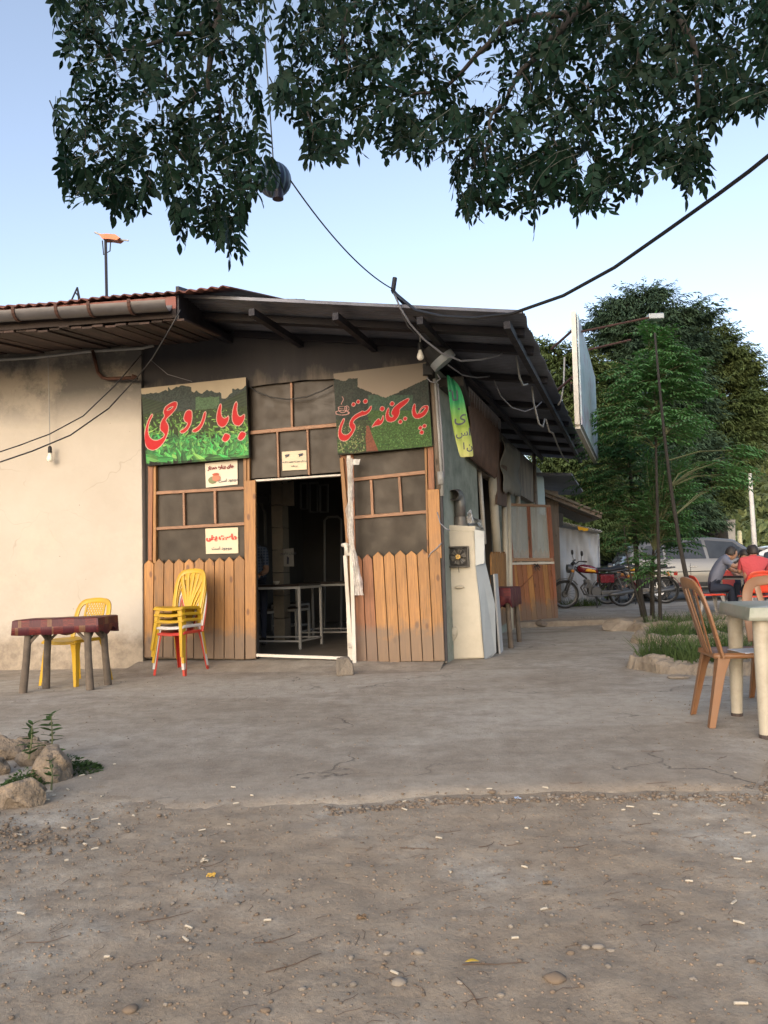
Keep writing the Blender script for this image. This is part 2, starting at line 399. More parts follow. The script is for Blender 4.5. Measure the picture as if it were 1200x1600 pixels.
def build_ground():
    b = MB(); b.grid(lambda u, v: (-400+800*u, -60+860*v, -.12), 8, 8)
    struct(mk('ground', b, simple('far_earth', (.12, .12, .075), .9, 0, .2, .2, .2)))
    # near dirt, fine mesh
    nx, ny = 340, 230; x0, x1, y0, y1 = -3.6, 3.6, .6, 4.4
    b.__init__(); X = np.linspace(x0, x1, nx); Y = y0+(y1-y0)*np.linspace(0, 1, ny)**1.15
    v = []
    for y in Y:
        for x in X:
            h = dirt_h(x, y)
            e = y-edge_y(x)
            if x < -.4: h += .012*min(1, (-x-.4))*max(0, 1-max(0, e)*1.6)
            v.append((x, y, h))
    idx = np.arange(nx*ny).reshape(ny, nx)
    f = np.stack([idx[:-1, :-1], idx[:-1, 1:], idx[1:, 1:], idx[1:, :-1]], -1).reshape(-1, 4)
    struct(mkraw('dirt_ground', v, f, DIRT, smooth=True))
    b = MB(); b.grid(lambda u, v: (-40+80*u, -12+16*v, -.06), 10, 4); struct(mk('outer_dirt_ground', b, DIRT))
    # concrete yard: slab with ragged front edge
    b = MB(); xs = np.linspace(-9, 14, 700); rows = []
    ys = [0, .05, .18, .6, 1.5, 3, 5, 9.2]
    vs = []
    for k, t in enumerate(ys):
        for x in xs:
            e = edge_y(x)
            y = e+t if k < 7 else 12.85
            y = min(y, 12.85); z = 0 if k > 0 else -.07
            if k == 1: z = -.004
            z += 0 if k == 0 else .004*noise.noise(Vector((x*.8, y*.8, 4))) - (.006+.006*noise.noise(Vector((x*9, y*9, 1))) if k == 1 else 0)
            vs.append((x, y, z))
    n = len(xs); fs = [(j*n+i, j*n+i+1, (j+1)*n+i+1, (j+1)*n+i) for j in range(len(ys)-1) for i in range(n-1)]
    struct(mkraw('concrete_yard', vs, fs, CONC, smooth=False))
    # raised pavement beyond, with a kerb step
    b = MB(); b.box(1.2, 30, 12.9, 17.6, -.1, .10); struct(mk('pavement', b, CONC, bevel=.02))
    b = MB(); N = 60
    pts = [(1.2+28.8*i/N, 12.80+.05*noise.noise(Vector((i*.7, 0, 0))), 0) for i in range(N+1)]
    for i in range(N):
        a, c = pts[i], pts[i+1]
        b.hexa([(a[0], a[1], -.05), (c[0], c[1], -.05), (c[0], 12.96, -.05), (a[0], 12.96, -.05)], [(a[0], a[1]+.03, .085), (c[0], c[1]+.03, .085), (c[0], 12.96, .108), (a[0], 12.96, .108)])
    struct(mk('kerb', b, CONCB))
    b = MB(); b.box(-30, 60, 17.6, 30, -.1, .045); struct(mk('road', b, simple('old_asphalt', (.085, .082, .078), .9, 0, .2, 3, .5, bscale=60)))
    b = MB(); b.box(-30, 60, 30, 34, -.1, .06); struct(mk('verge', b, simple('roadside_soil', (.16, .15, .09), .95, 0, .3, 1, .5)))
    # ramp of smeared cement along the foot of the facade
    b = MB(); N = 60; s0 = FA.sz(222, 1040)[0]
    def fn(u, v):
        s = s0+(0-s0)*u; prof = [(-.55, -.004), (-.34, .028), (-.16, .062), (.12, .075)]
        t = v*3; k = min(2, int(t)); t -= k; d = prof[k][0]*(1-t)+prof[k+1][0]*t; z = prof[k][1]*(1-t)+prof[k+1][1]*t
        fade = 1-.60*max(0, u-.45)/.55
        if v > 0: d += .05*noise.noise(Vector((s*2.2, v*2, 0)))*(1-v)
        return FA.w(s, d, z*fade+(.012*noise.noise(Vector((s*3, v*3, 5))) if 0 < v < 1 else 0))
    b.grid(fn, N, 9); struct(mk('cement_skirt', b, CONC, smooth=True))
build_ground()
# ------------------------------------------------------------------ the tea house
TH = thing('tea_house', 'long tea house with cream plaster wall, orange pickets and dark sheet canopy', 'building', tuple(KP))
def board(px, d0, d1, mat, name='board', parent=TH, bevel=.003, F=FA, **k):
    b = MB(); b.fpoly(F, px, d0, d1); return mk(name, b, mat, parent, bevel=bevel, **k)

# cream wall on the left, standing a little in front of the timber front
WLo = FA.p(222.5, 900, -.07); WL = Frame(WLo, R(7))
zt = WL.sz(222, 543)[1]
b = MB(); N, M = 60, 24
def wf(u, v):
    return WL.w(-5.2+5.2*u, .012*noise.noise(Vector((u*7, v*4, 2))), -.05+(zt+.35+.05)*v)
b.grid(wf, N, M); i0 = len(b.v)
b.fbox(WL, -5.2, 0, .015, .30, -.05, zt+.35)
mk('plaster_wall', b, PLASTER, TH, smooth=False)
# conduit along the top of the wall, bracket pipe
A = WL.p(-30, 564, -.04); B = WL.p(222, 544, -.04)
b = MB(); b.tube([A, A.lerp(B, .33)+Vector((0, 0, -.012)), A.lerp(B, .66)+Vector((0, 0, .01)), B, WL.p(240, 540, -.04)], .018); mk('conduit_pipe', b, PIPEG, TH, smooth=True)
b = MB(); b.tube([WL.p(145, 548, -.05), WL.p(150, 570, -.05), WL.p(153, 582, -.06), WL.p(160, 590, -.08), WL.p(168, 592, -.1), WL.p(214, 590, -.15)], .021); b.tube([WL.p(208, 592, -.15), WL.p(210, 586, -.15)], .03)
mk('bent_bracket_pipe', b, RUSTY, TH, smooth=True)

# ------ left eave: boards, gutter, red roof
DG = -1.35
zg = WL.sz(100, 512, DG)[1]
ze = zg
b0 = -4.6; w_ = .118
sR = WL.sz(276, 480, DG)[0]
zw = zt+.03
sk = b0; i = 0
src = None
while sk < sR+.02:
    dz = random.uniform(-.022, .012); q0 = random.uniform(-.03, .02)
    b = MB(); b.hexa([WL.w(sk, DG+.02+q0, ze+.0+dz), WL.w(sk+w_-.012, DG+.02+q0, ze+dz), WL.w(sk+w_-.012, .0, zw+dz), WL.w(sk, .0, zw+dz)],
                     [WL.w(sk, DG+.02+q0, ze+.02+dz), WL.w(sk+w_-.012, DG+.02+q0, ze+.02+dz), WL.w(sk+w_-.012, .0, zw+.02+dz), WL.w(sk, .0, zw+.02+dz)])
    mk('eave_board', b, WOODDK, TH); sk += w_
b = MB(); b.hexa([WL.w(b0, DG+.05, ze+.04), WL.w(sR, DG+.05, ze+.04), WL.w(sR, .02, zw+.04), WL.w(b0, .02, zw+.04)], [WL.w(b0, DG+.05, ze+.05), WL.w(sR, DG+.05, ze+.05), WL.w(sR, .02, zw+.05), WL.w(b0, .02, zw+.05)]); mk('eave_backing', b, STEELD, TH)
b = MB(); b.hexa([WL.w(sR-.02, DG+.03, ze), WL.w(sR+.01, DG+.03, ze), WL.w(sR+.01, .2, zw), WL.w(sR-.02, .2, zw)], [WL.w(sR-.02, DG+.03, ze+.34), WL.w(sR+.01, DG+.03, ze+.34), WL.w(sR+.01, .2, zw+.50), WL.w(sR-.02, .2, zw+.50)]); mk('eave_end_board', b, STEELD, TH)
# gutter: half-round in lengths, with rusty brackets
def half_pipe(p, q, r, nseg=10, t=.006):
    mb = MB(); ax = (q-p).normalized(); side = ax.cross(Vector((0, 0, 1))).normalized(); up = side.cross(ax)
    ring = []
    for k in range(nseg+1):
        an = math.pi+math.pi*k/nseg; ring.append((math.cos(an)*r, math.sin(an)*r))
    ring += [(x*(1-t/r), y*(1-t/r)) for x, y in ring[::-1]]
    n = len(ring); vs = [p+side*x+up*y for x, y in ring]+[q+side*x+up*y for x, y in ring]
    mb.add(vs, [(i, (i+1) % n, (i+1) % n+n, i+n) for i in range(n)]); return mb
G0 = WL.p(-60, 493, DG-.08); G1 = WL.p(264, 473, DG-.08)
cuts = [0, .28, .485, .64, .83, 1.0]
for a, c in zip(cuts[:-1], cuts[1:]):
    p = G0.lerp(G1, a+.002); q = G0.lerp(G1, c-.002); off = Vector((0, 0, .004*((int(a*100) % 3)-1)))
    mk('gutter', half_pipe(p+off, q+off, .085), GUTTER, TH, smooth=True, auto=50)
for c in (.28, .485, .64, .83):
    p = G0.lerp(G1, c); b = MB(); ax = (G1-G0).normalized(); side = ax.cross(Vector((0, 0, 1))).normalized()
    pts = [p+side*(math.cos(an)*.092)+Vector((0, 0, math.sin(an)*.092)) for an in [math.pi*(.9+1.2*k/10) for k in range(11)]]
    for x, y in zip(pts[:-1], pts[1:]): b.bar(x, y, .03, .008, up=ax.cross(y-x))
    mk('gutter_bracket', b, RUSTY, TH)
b = MB(); b.fbox(WL, b0, sR-.01, DG+.005, DG+.03, WL.sz(100, 495, DG)[1], WL.sz(100, 476, DG)[1]); mk('red_fascia', b, REDROOF, TH)
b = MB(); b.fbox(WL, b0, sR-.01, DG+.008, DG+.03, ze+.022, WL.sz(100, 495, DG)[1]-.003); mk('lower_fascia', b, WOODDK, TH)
# red corrugated roof behind the gutter
zr0 = WL.sz(0, 481, DG-.02)[1]-.018*2.4
def roofcor(u, v):
    s = b0+(sR+.55-b0)*u; x = s*2*math.pi/.11; d = DG-.04+2.5*v
    z = zr0+.013*math.sin(x)+(s-b0)*.011+(v*2.5)*.30+.012*noise.noise(Vector((s*1.5, v, 0)))
    return WL.w(s, d, z)
b = MB(); b.grid(roofcor, 340, 5); mk('red_roof_sheet', b, simple('rust_grey_roof', (.13, .05, .04), .7, .2, .4, 5, .2, grime=(.08, .07, .065)), TH, smooth=True, solid=.012)
b = MB(); p = WL.w(sR-.6, DG+2.45, zr0+.78); q = WL.w(sR+.62, DG+2.45, zr0+.76)
b.tube([p, q], .07, 10); b.tube([q+Vector((-.3, 0, -.01)), q+Vector((.1, .0, -.03))], .09, 10); mk('ridge_cap', b, GUTTER, TH, smooth=True, auto=50)

# ------ canopy: one big corrugated sheet falling to the right, on rafters and purlins
DC = -1.2
PA = FA.p(262, 462, DC); PB = FA.p(816, 488, DC); nb = SD.e; LC = 10.5
PA2 = PA
def sheet(u, L, off=0.0):
    """u 0..1 left to right, L metres back"""
    return PA.lerp(PB, u)+nb*L+Vector((0, 0, off))
NL = 136*5
def canf(i, j):
    L = LC*j
    x = L*2*math.pi/.0762
    jag = .015*math.sin(L*7)*0
    if i <= 0 and L > .2: i = -.16
    u = i if i < 1 else 1+.008*noise.noise(Vector((L*3, 0, 0)))
    p = sheet(u, L, .012+.009*math.sin(x)); return p
b = MB(); b.grid(canf, 4, NL); mk('canopy_sheet', b, CANOPY, TH, smooth=True, solid=.003)
b = MB(); b.bar(sheet(0, -.01, .0), sheet(1.0, -.01, .0), .02, .03); mk('canopy_front_trim', b, CANOPY, TH)
du = (PB-PA).length
def rafter(u, L0, L1, w=.06, h=.07, off=-.115): 
    b = MB(); b.bar(sheet(u, L0, off), sheet(u, L1, off), w, h); return mk('rafter', b, STEELD, TH)
for px in (268, 392, 523, 655, 792):
    # u of the rafter whose front end is seen at px
    best = min([k/400 for k in range(401)], key=lambda u: abs((lambda q: 600+1200*(q-CAM).dot(cr)/(q-CAM).dot(cf))(sheet(u, 0.02, -.05))-px))
    rafter(best, .03, 9.9 if px > 600 else 4.0)
for L in (.55, 1.22, 2.6, 4.3, 5.7, 7.0, 8.2, 9.4):
    b = MB(); b.bar(sheet(.02, L, -.04), sheet(.985, L, -.04), .10, .07); mk('purlin', b, STEELD, TH)
# dark-topped gable board above the windows, and the deeper soffit line
def zsheet(s, d):
    """height of the canopy underside above a facade-frame point"""
    q = FA.w(s, d, 0); n = (PB-PA).cross(nb); return (n.dot(PA)-n.x*q.x-n.y*q.y)/n.z
bot = [(218, 612), (260, 607), (300, 604), (384, 602), (387, 605), (420, 600), (453, 597), (470, 594), (500, 593), (522, 592), (600, 578), (669, 566)]
pts = [FA.p(x, y, -.012) for x, y in bot]
sL = FA.sz(214, 560)[0]; sRr = 0.02
top = [FA.w(s, -.012, zsheet(s, -.012)-.03) for s in (sRr, (sL+sRr)/2, sL)]
b = MB(); b.prism(pts+top, FA.n*.012); mk('gable_board', b, DARKTOP, TH)
b = MB(); pz = .02
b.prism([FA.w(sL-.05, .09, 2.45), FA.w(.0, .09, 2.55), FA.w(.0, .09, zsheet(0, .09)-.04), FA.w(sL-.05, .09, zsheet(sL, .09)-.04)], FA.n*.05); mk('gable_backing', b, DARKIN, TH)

# ------ timber front
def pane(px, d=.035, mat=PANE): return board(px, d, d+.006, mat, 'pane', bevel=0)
def mull(px, v=False, d0=-.005, d1=.035): return board(px, d0, d1, WOODMZ if v else WOODM, 'mullion', bevel=.002)
# left bay
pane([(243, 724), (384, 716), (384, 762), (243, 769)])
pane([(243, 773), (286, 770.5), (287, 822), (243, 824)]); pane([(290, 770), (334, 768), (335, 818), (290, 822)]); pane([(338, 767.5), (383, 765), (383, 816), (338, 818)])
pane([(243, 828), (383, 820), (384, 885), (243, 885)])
mull([(241, 768), (384, 760), (384, 764.5), (241, 773)]); mull([(241, 824), (384, 815.5), (384, 820.5), (241, 828.5)])
mull([(285, 770), (288, 770), (289, 822), (286, 822)], 1); mull([(333.5, 767), (337, 767), (338, 818), (334.5, 818)], 1)
board([(231, 724), (239, 724), (237, 880), (231, 880)], -.02, .03, WOODR, 'post'); board([(239.5, 724), (243.5, 724), (243.5, 880), (238.5, 880)], -.012, .035, WOODO, 'post')
board([(222, 600), (231, 600), (232, 880), (225, 880)], .02, .08, DARKIN, 'post')
board([(380, 716), (385, 716), (386, 880), (382, 880)], -.012, .035, WOODO, 'post')
board([(386, 713), (390, 713), (390, 752), (386, 752)], -.012, .035, WOODO, 'post')
board([(381.5, 751), (399, 750), (399.5, 1029), (383.5, 1030)], -.055, -.013, WOODO, 'door_post')
# bay above the door
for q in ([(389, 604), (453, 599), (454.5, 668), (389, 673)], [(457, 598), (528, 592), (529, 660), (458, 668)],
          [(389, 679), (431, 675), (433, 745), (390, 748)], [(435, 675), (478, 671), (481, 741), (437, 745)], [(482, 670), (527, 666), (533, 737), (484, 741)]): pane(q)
mull([(388, 673.5), (530, 660.5), (530, 666), (388, 679)]); mull([(453, 598), (456.5, 598), (457.5, 668), (454.5, 669)], 1)
mull([(431.5, 675), (434.5, 675), (436.5, 746), (433.5, 746)], 1); mull([(478.5, 671), (481.5, 671), (484, 742), (481, 742)], 1)
board([(398, 749.5), (532, 740.5), (532, 743.5), (398, 752.5)], -.03, .04, WHITEP, 'door_lintel')
# right bay
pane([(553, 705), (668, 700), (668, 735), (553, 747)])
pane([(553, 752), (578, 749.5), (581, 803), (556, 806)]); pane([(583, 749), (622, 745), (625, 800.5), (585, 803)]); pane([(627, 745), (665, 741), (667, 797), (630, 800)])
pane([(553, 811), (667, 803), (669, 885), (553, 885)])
mull([(551, 747), (667, 734.5), (667, 740), (551, 752)]); mull([(553, 806), (668, 797), (668, 802), (553, 811)])
mull([(577.5, 750), (581.5, 750), (584, 804), (580, 804)], 1); mull([(621.5, 745), (625.5, 745), (629, 800), (625, 800)], 1)
board([(663, 698), (667, 698), (670, 880), (667.5, 880)], -.012, .035, WOODO, 'post')
board([(668, 697), (677, 696), (679, 765), (669.5, 765)], -.02, .03, WOODR, 'post')
board([(668, 765), (686, 764), (690, 872), (671, 872)], -.04, -.008, WOODO, 'post')
board([(530.5, 716), (536, 715), (549, 868), (552, 1030), (547, 1030), (542, 872)], -.03, .04, WOODO, 'door_post')
board([(531, 702), (552, 701), (556, 880), (545, 880)], .02, .045, WOODR, 'post')
# pickets: each board on its own
def pickets(tops, xb0, xb1, ybot0, ybot1, mat, d0=-.045, d1=-.018, base='picket', dark=()):
    n = len(tops)-1
    for i in range(n):
        xt0, xt1 = tops[i][0], tops[i+1][0]; yt = tops[i][1]
        a = xb0+(xb1-xb0)*i/n; c = xb0+(xb1-xb0)*(i+1)/n
        g = .55; ys = 7.5; yb0 = ybot0+(ybot1-ybot0)*i/n+random.uniform(-.8, .8)
        dd = random.uniform(-.004, .004)
        px = [(a+g, yb0), (c-g, yb0), (xt1-g, yt+ys), ((xt0+xt1)/2, yt+random.uniform(-.6, .6)), (xt0+g, yt+ys)]
        board(px, d0+dd, d1+dd, WOODR if i in dark else mat, base, bevel=.0025)
pickets([(224.5, 874), (240.5, 873), (256, 873.5), (271.5, 873), (287.5, 872.5), (303, 871.5), (319, 871.5), (335, 870.5), (350.5, 870), (365.5, 868), (382.5, 869)], 222.5, 382, 1027.5, 1030, WOODO)
pickets([(553.5, 868), (566, 866), (582, 862.5), (599, 862), (616.5, 860), (634, 860), (651.5, 858.5), (669.5, 858), (688, 858)], 556, 695.5, 1035, 1033, WOODO, dark=(0, 1))
board([(223, 1024), (383, 1027), (383, 1031), (223, 1029)], -.015, .02, WOODG, 'sill_rail'); board([(556, 1029), (695, 1029), (695, 1034), (556, 1036)], -.015, .02, WOODG, 'sill_rail')
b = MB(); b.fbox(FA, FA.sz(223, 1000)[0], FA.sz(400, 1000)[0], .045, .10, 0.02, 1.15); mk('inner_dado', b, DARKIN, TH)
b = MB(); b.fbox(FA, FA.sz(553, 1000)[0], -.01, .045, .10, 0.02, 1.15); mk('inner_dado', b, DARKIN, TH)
# steel door frame and open door leaf
b = MB(); b.bar(FA.p(401, 1023.5, -.02), FA.p(545, 1028.5, -.02), .04, .03); mk('threshold', b, WHITEP, TH)
b = MB(); b.bar(FA.p(540, 852, -.05), FA.p(546, 1030, -.05), .035, .03); mk('door_frame', b, WHITEP, TH)
dr = mk('door_leaf', (lambda m: (m.bar(FA.p(545, 712, -.16), FA.p(554, 1037, -.16), .035, .04), m.bar(FA.p(539, 868, -.06), FA.p(549.5, 1032, -.10), .03, .04), m.bar(FA.p(541, 866, -.06), FA.p(546, 866, -.16), .03, .03), m.bar(FA.p(547, 1008, -.1), FA.p(553, 1008, -.17), .05, .05), m)[-1])(MB()), WHITEP, TH, bevel=.003)
b = MB(); b.tube([FA.p(535, 852, -.09), FA.p(540, 851, -.11), FA.p(545, 853, -.1)], .022, 8); b.tube([FA.p(540, 850, -.1), FA.p(543, 866, -.1)], .025, 8); mk('latch', b, WHITEP, dr, smooth=True)

# ------ room behind: floor, walls, pillar, ceiling
b = MB(); b.fbox(FA, FA.sz(223, 1000)[0], .02, -.0, 6.6, .01, .035); mk('room_floor', b, DARKFL, TH)
sl = FA.sz(223, 1000)[0]
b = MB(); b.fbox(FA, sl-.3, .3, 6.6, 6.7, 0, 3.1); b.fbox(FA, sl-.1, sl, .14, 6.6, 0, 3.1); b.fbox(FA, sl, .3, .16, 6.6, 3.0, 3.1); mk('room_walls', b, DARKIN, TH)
TILE = simple('beige_tile', (.20, .17, .13), .5, 0, .15, 6, .1)
b = MB()
ps, pz_ = FA.sz(424, 800, 2.6), FA.sz(441, 800, 2.6)
for k in range(9): b.fbox(FA, ps[0], pz_[0], 2.6, 2.9, .04+k*.33, .36+k*.33)
mk('tiled_pillar', b, TILE, TH, bevel=.004)
MOULD = simple('grey_panel_moulding', (.11, .11, .105), .6, 0, .1, 5, .1)
b = MB()
for (x0, x1, y0, y1) in ((507, 533, 808, 985), (470, 480, 755, 795), (484, 496, 755, 800), (500, 512, 758, 800)):
    c = 5 if x1-x0 > 20 else 0
    q = [FA.p(*t, 4.2) for t in ((x0, y1), (x0, y0+c), (x0+c, y0), (x1-c, y0-.5), (x1, y0+c-1), (x1, y1))]
    b.tube(q+[q[0]], .02, 5)
mk('wall_moulding', b, MOULD, TH)
b = MB(); q = [FA.p(*t, 2.8) for t in ((402, 850), (402, 785), (408, 788), (414, 800), (415, 852))]; b.tube(q, .025, 5); q = [FA.p(*t, 2.8) for t in ((400, 773), (421, 775), (422, 790))]; b.tube(q, .03, 5)
mk('wall_moulding', b, MOULD, TH)
b = MB(); b.fpoly(FA, [(441, 757), (458, 752), (459, 790), (441, 790)], 2.62, 2.66); mk('beige_wall_panel', b, TILE, TH)

# ------ right side wall
def spx(px, d0, d1, mat, name, parent=TH, bevel=0, **k):
    b = MB(); b.fpoly(SD, px, d0, d1); return mk(name, b, mat, parent, bevel=bevel, **k)
b = MB(); b.fbox(SD, .10, SD.sz(748, 800)[0], -.22, .0, -.03, 3.22); mk('corner_pillar', b, GREENW, TH, bevel=.02)
s1 = SD.sz(748, 800)[0]; s2 = SD.sz(797, 800)[0]; s3 = SD.sz(843, 800)[0]
b = MB(); b.fbox(SD, s1, 10.0, -.16, -.02, 2.35, 3.2); mk('side_wall_head', b, DARKTOP, TH)
b = MB(); b.fbox(SD, s3-.9, 10.0, -.16, 0, 0, 2.35); mk('side_wall', b, GREENW, TH)
b = MB(); b.fbox(SD, s1, s2+.4, -.16, -.02, 0, .75); mk('side_dado', b, GREENW, TH)
b = MB(); b.fbox(SD, 9.9, 10.05, -4, 0, 0, 3.2); mk('rear_wall', b, GREENW, TH)
# brown corrugated sheet nailed over the top of the opening
quad = [SD.p(x, y, .06) for x, y in ((724, 604), (776, 656), (773, 748), (733, 716))]
def brown(u, v):
    p = quad[0].lerp(quad[1], u).lerp(quad[3].lerp(quad[2], u), v); return p+SD.n*(.02*math.sin(u*2*math.pi*22)+.05*math.sin(v*3))
b = MB(); b.grid(brown, 176, 4); mk('brown_corrugated_panel', b, BROWNSH, TH, smooth=True, solid=.004)
b = MB()
for k in range(22):
    u = (k+.5)/22; p = quad[0].lerp(quad[1], u)+SD.n*.06; q = p-Vector((0, 0, .16+.05*random.random())); s = (quad[1]-quad[0])*.014
    b.add([p-s, p+s, q], [(0, 1, 2)])
mk('pale_fringe', b, simple('pale_fringe_cloth', (.30, .27, .27), .8), TH, solid=.004)
spx([(775, 688), (790, 700), (789, 792), (774, 788)], .02, .05, BROWNSH, 'plywood_panel')
def sag(q4, n, F, d, amp, name, mat, parent=TH, thick=.004, ragged=.0):
    c = [F.p(x, y, d) for x, y in q4]
    def fn(u, v):
        p = c[0].lerp(c[1], u).lerp(c[3].lerp(c[2], u), v)
        return p+F.n*amp*noise.noise(Vector((u*3, v*3, len(name)*1.0)))+Vector((0, 0, ragged*noise.noise(Vector((u*9, 3, 1)))*(v > .99)))
    b = MB(); b.grid(fn, n, n); return mk(name, b, mat, parent, smooth=True, solid=thick)
sag([(784, 684), (812, 706), (812, 776), (787, 768)], 14, SD, .10, .09, 'grey_cloth_panel', simple('grey_canvas', (.20, .19, .165), .85, 0, .15, 4, .3), ragged=.1)
# cream posts and thin uprights in the opening
b = MB(); b.tube([SD.p(769, 746, -.02), SD.p(777, 866, -.02)], .065, 12); mk('round_post', b, CREAMP, TH, smooth=True)
b = MB(); b.tube([SD.p(749, 733, -.05), SD.p(757, 850, -.05)], .03, 8); mk('thin_post', b, WHITEP, TH, smooth=True)
for (x0, x1, y0, y1) in ((794, 799, 770, 985), (788, 792, 788, 930), (809, 814, 770, 985), (834, 840, 700, 960)):
    b = MB(); b.tube([SD.p(x0, y0, -.0), SD.p(x0+(x1-x0)*.9, y1, -.0)], .045, 8); mk('upright', b, WOODG if x0 > 830 else CREAMP, TH, smooth=True)
for i in range(6):
    x = 765+3.9*i; spx([(x+2.5, 985-i*2), (x+6, 983-i*2), (x+3.6, 866), (x+1.9, 862), (x+.2, 866.5)], .03, .055, WOODO, 'picket', bevel=.002)
# interior light catcher behind the side opening: dark back
# corner conduits
for (x0, y0, x1, y1, r, m) in ((679, 592, 691, 775, .022, PIPEG), (684, 600, 694, 745, .011, CABLEG), (675.5, 598, 686, 764, .03, WOODG)):
    b = MB(); b.tube([FA.p(x0, y0, -.03), FA.p((x0+x1)/2+.6, (y0+y1)/2, -.035), FA.p(x1, y1, -.03)], r, 8); mk('corner_conduit', b, m, TH, smooth=True)
b = MB(); b.tube([FA.p(688, 737, -.05), FA.p(689, 757, -.05)], .036, 10); mk('junction_box', b, PIPEG, TH, smooth=True)
b = MB(); b.fpoly(FA, [(686, 765), (691, 765), (699, 1033), (694.5, 1033)], -.02, .05); mk('corner_strip', b, STEELD, TH)

# grouped fittings: pale blue sheet, second roof
BLUESH = simple('pale_blue_sheet', (.36, .47, .50), .5, .1, .1, 2, .2)
b = MB(); F2 = Frame(SD.w(9.2, .0, 0), R(-8)); 
b.fpoly(F2, [(829, 800), (829, 728), (834, 724), (843, 733), (850, 748), (853, 805)], 0, .05); mk('pale_blue_sheet', b, BLUESH, TH, bevel=.01)
b = MB(); b.hexa([SD.w(9.0, -.6, 3.05), SD.w(9.0, .75, 2.95), SD.w(13.5, .75, 2.9), SD.w(13.5, -.6, 3.0)], [SD.w(9.0, -.6, 3.11), SD.w(9.0, .75, 3.0), SD.w(13.5, .75, 2.95), SD.w(13.5, -.6, 3.06)]); mk('rear_roof_sheet', b, CANOPY, TH)
# ------------------------------------------------------------------ printed signs (flat print painted point by point)
def L(r, g=None, b=None):
    if g is None: r, g, b = r
    f = lambda c: (c/255/12.92) if c/255 <= .04045 else ((c/255+.055)/1.055)**2.4
    return (f(r), f(g), f(b))
def inpoly(X, Y, poly):
    ins = np.zeros(X.shape, bool); n = len(poly)
    for i in range(n):
        x0, y0 = poly[i]; x1, y1 = poly[(i+1) % n]
        if y0 == y1: continue
        c = ((y0 > Y) != (y1 > Y)) & (X < (x1-x0)*(Y-y0)/(y1-y0)+x0); ins ^= c
    return ins
def smoothpoly(p, it=2):
    for _ in range(it):
        q = []
        for i in range(len(p)):
            a, b = p[i], p[(i+1) % len(p)]
            q += [(a[0]*.75+b[0]*.25, a[1]*.75+b[1]*.25), (a[0]*.25+b[0]*.75, a[1]*.25+b[1]*.75)]
        p = q
    return p
def polydist(X, Y, poly):
    d = np.full(X.shape, 1e9); n = len(poly)
    for i in range(n):
        ax, ay = poly[i]; bx, by = poly[(i+1) % n]; dx, dy = bx-ax, by-ay; l = dx*dx+dy*dy+1e-9
        t = np.clip(((X-ax)*dx+(Y-ay)*dy)/l, 0, 1); d = np.minimum(d, (X-ax-t*dx)**2+(Y-ay-t*dy)**2)
    return np.sqrt(d)
def vnoise(X, Y, s, seed=0):
    rs = np.random.RandomState(seed); T = rs.rand(64, 64); x = X/s; y = Y/s
    xi = np.floor(x).astype(int); yi = np.floor(y).astype(int); fx = x-xi; fy = y-yi; fx = fx*fx*(3-2*fx); fy = fy*fy*(3-2*fy)
    g = lambda a, b: T[b % 64, a % 64]
    return (g(xi, yi)*(1-fx)+g(xi+1, yi)*fx)*(1-fy)+(g(xi, yi+1)*(1-fx)+g(xi+1, yi+1)*fx)*fy
def print_mat():
    g = NG('printed_vinyl'); a = g.n('ShaderNodeAttribute'); a.attribute_name = 'Col'
    c = g.mix(g.math('MULTIPLY', g.ramp(g.noise(9, 6, .7), [(.5, 0.0), (.8, 1.0)]), .12), a.outputs[0], (.18, .15, .12)); g.col(c); g.set(Roughness=.5, Specular_IOR_Level=.2); return g.m
PRINT = print_mat()
def printed(name, quad3d, quadpx, NX, NY, paintfn, parent, thick, nrm):
    """quad3d corners TL TR BR BL; paintfn(X,Y in artwork units)->rgb array"""
    U, V = np.meshgrid(np.linspace(0, 1, NX), np.linspace(0, 1, NY))
    q = np.array([tuple(p) for p in quad3d]); a = np.array(quadpx, float)
    def bl(c): return (c[0][None, None]*((1-U)*(1-V))[..., None]+c[1][None, None]*(U*(1-V))[..., None]+c[2][None, None]*(U*V)[..., None]+c[3][None, None]*((1-U)*V)[..., None])
    P = bl(q).reshape(-1, 3); A = bl(a); rgb = paintfn(A[..., 0], A[..., 1]).reshape(-1, 3); rgb = rgb**1.12*.72; lum = rgb.mean(1, keepdims=True); red = (rgb[:, :1] > 3*rgb[:, 1:2]); rgb = np.where(red, rgb, lum+(rgb-lum)*.86)
    idx = np.arange(NX*NY).reshape(NY, NX); f = np.stack([idx[1:, :-1], idx[1:, 1:], idx[:-1, 1:], idx[:-1, :-1]], -1).reshape(-1, 4)
    o = mkraw(name, P, f, PRINT, parent)
    at = o.data.color_attributes.new('Col', 'FLOAT_COLOR', 'POINT'); at.data.foreach_set('color', np.concatenate([rgb, np.ones((len(rgb), 1))], 1).astype(np.float32).ravel())
    return o
def leafpaint(rgb, X, Y, x, y, ln, wd, an, col, vein):
    dx = X-x; dy = Y-y; u = (dx*math.cos(an)+dy*math.sin(an))/ln; v = (-dx*math.sin(an)+dy*math.cos(an))/wd
    m = (np.abs(u) < 1) & (np.abs(v) < (1-u*u)*(1-.25*u)); sh = np.clip(1+v*.45-.15*u, .5, 1.5)[..., None]
    rgb[m] = (np.array(col)[None, None]*sh)[m]
    mm = m & (np.abs(v) < .10); rgb[mm] = np.array(vein)
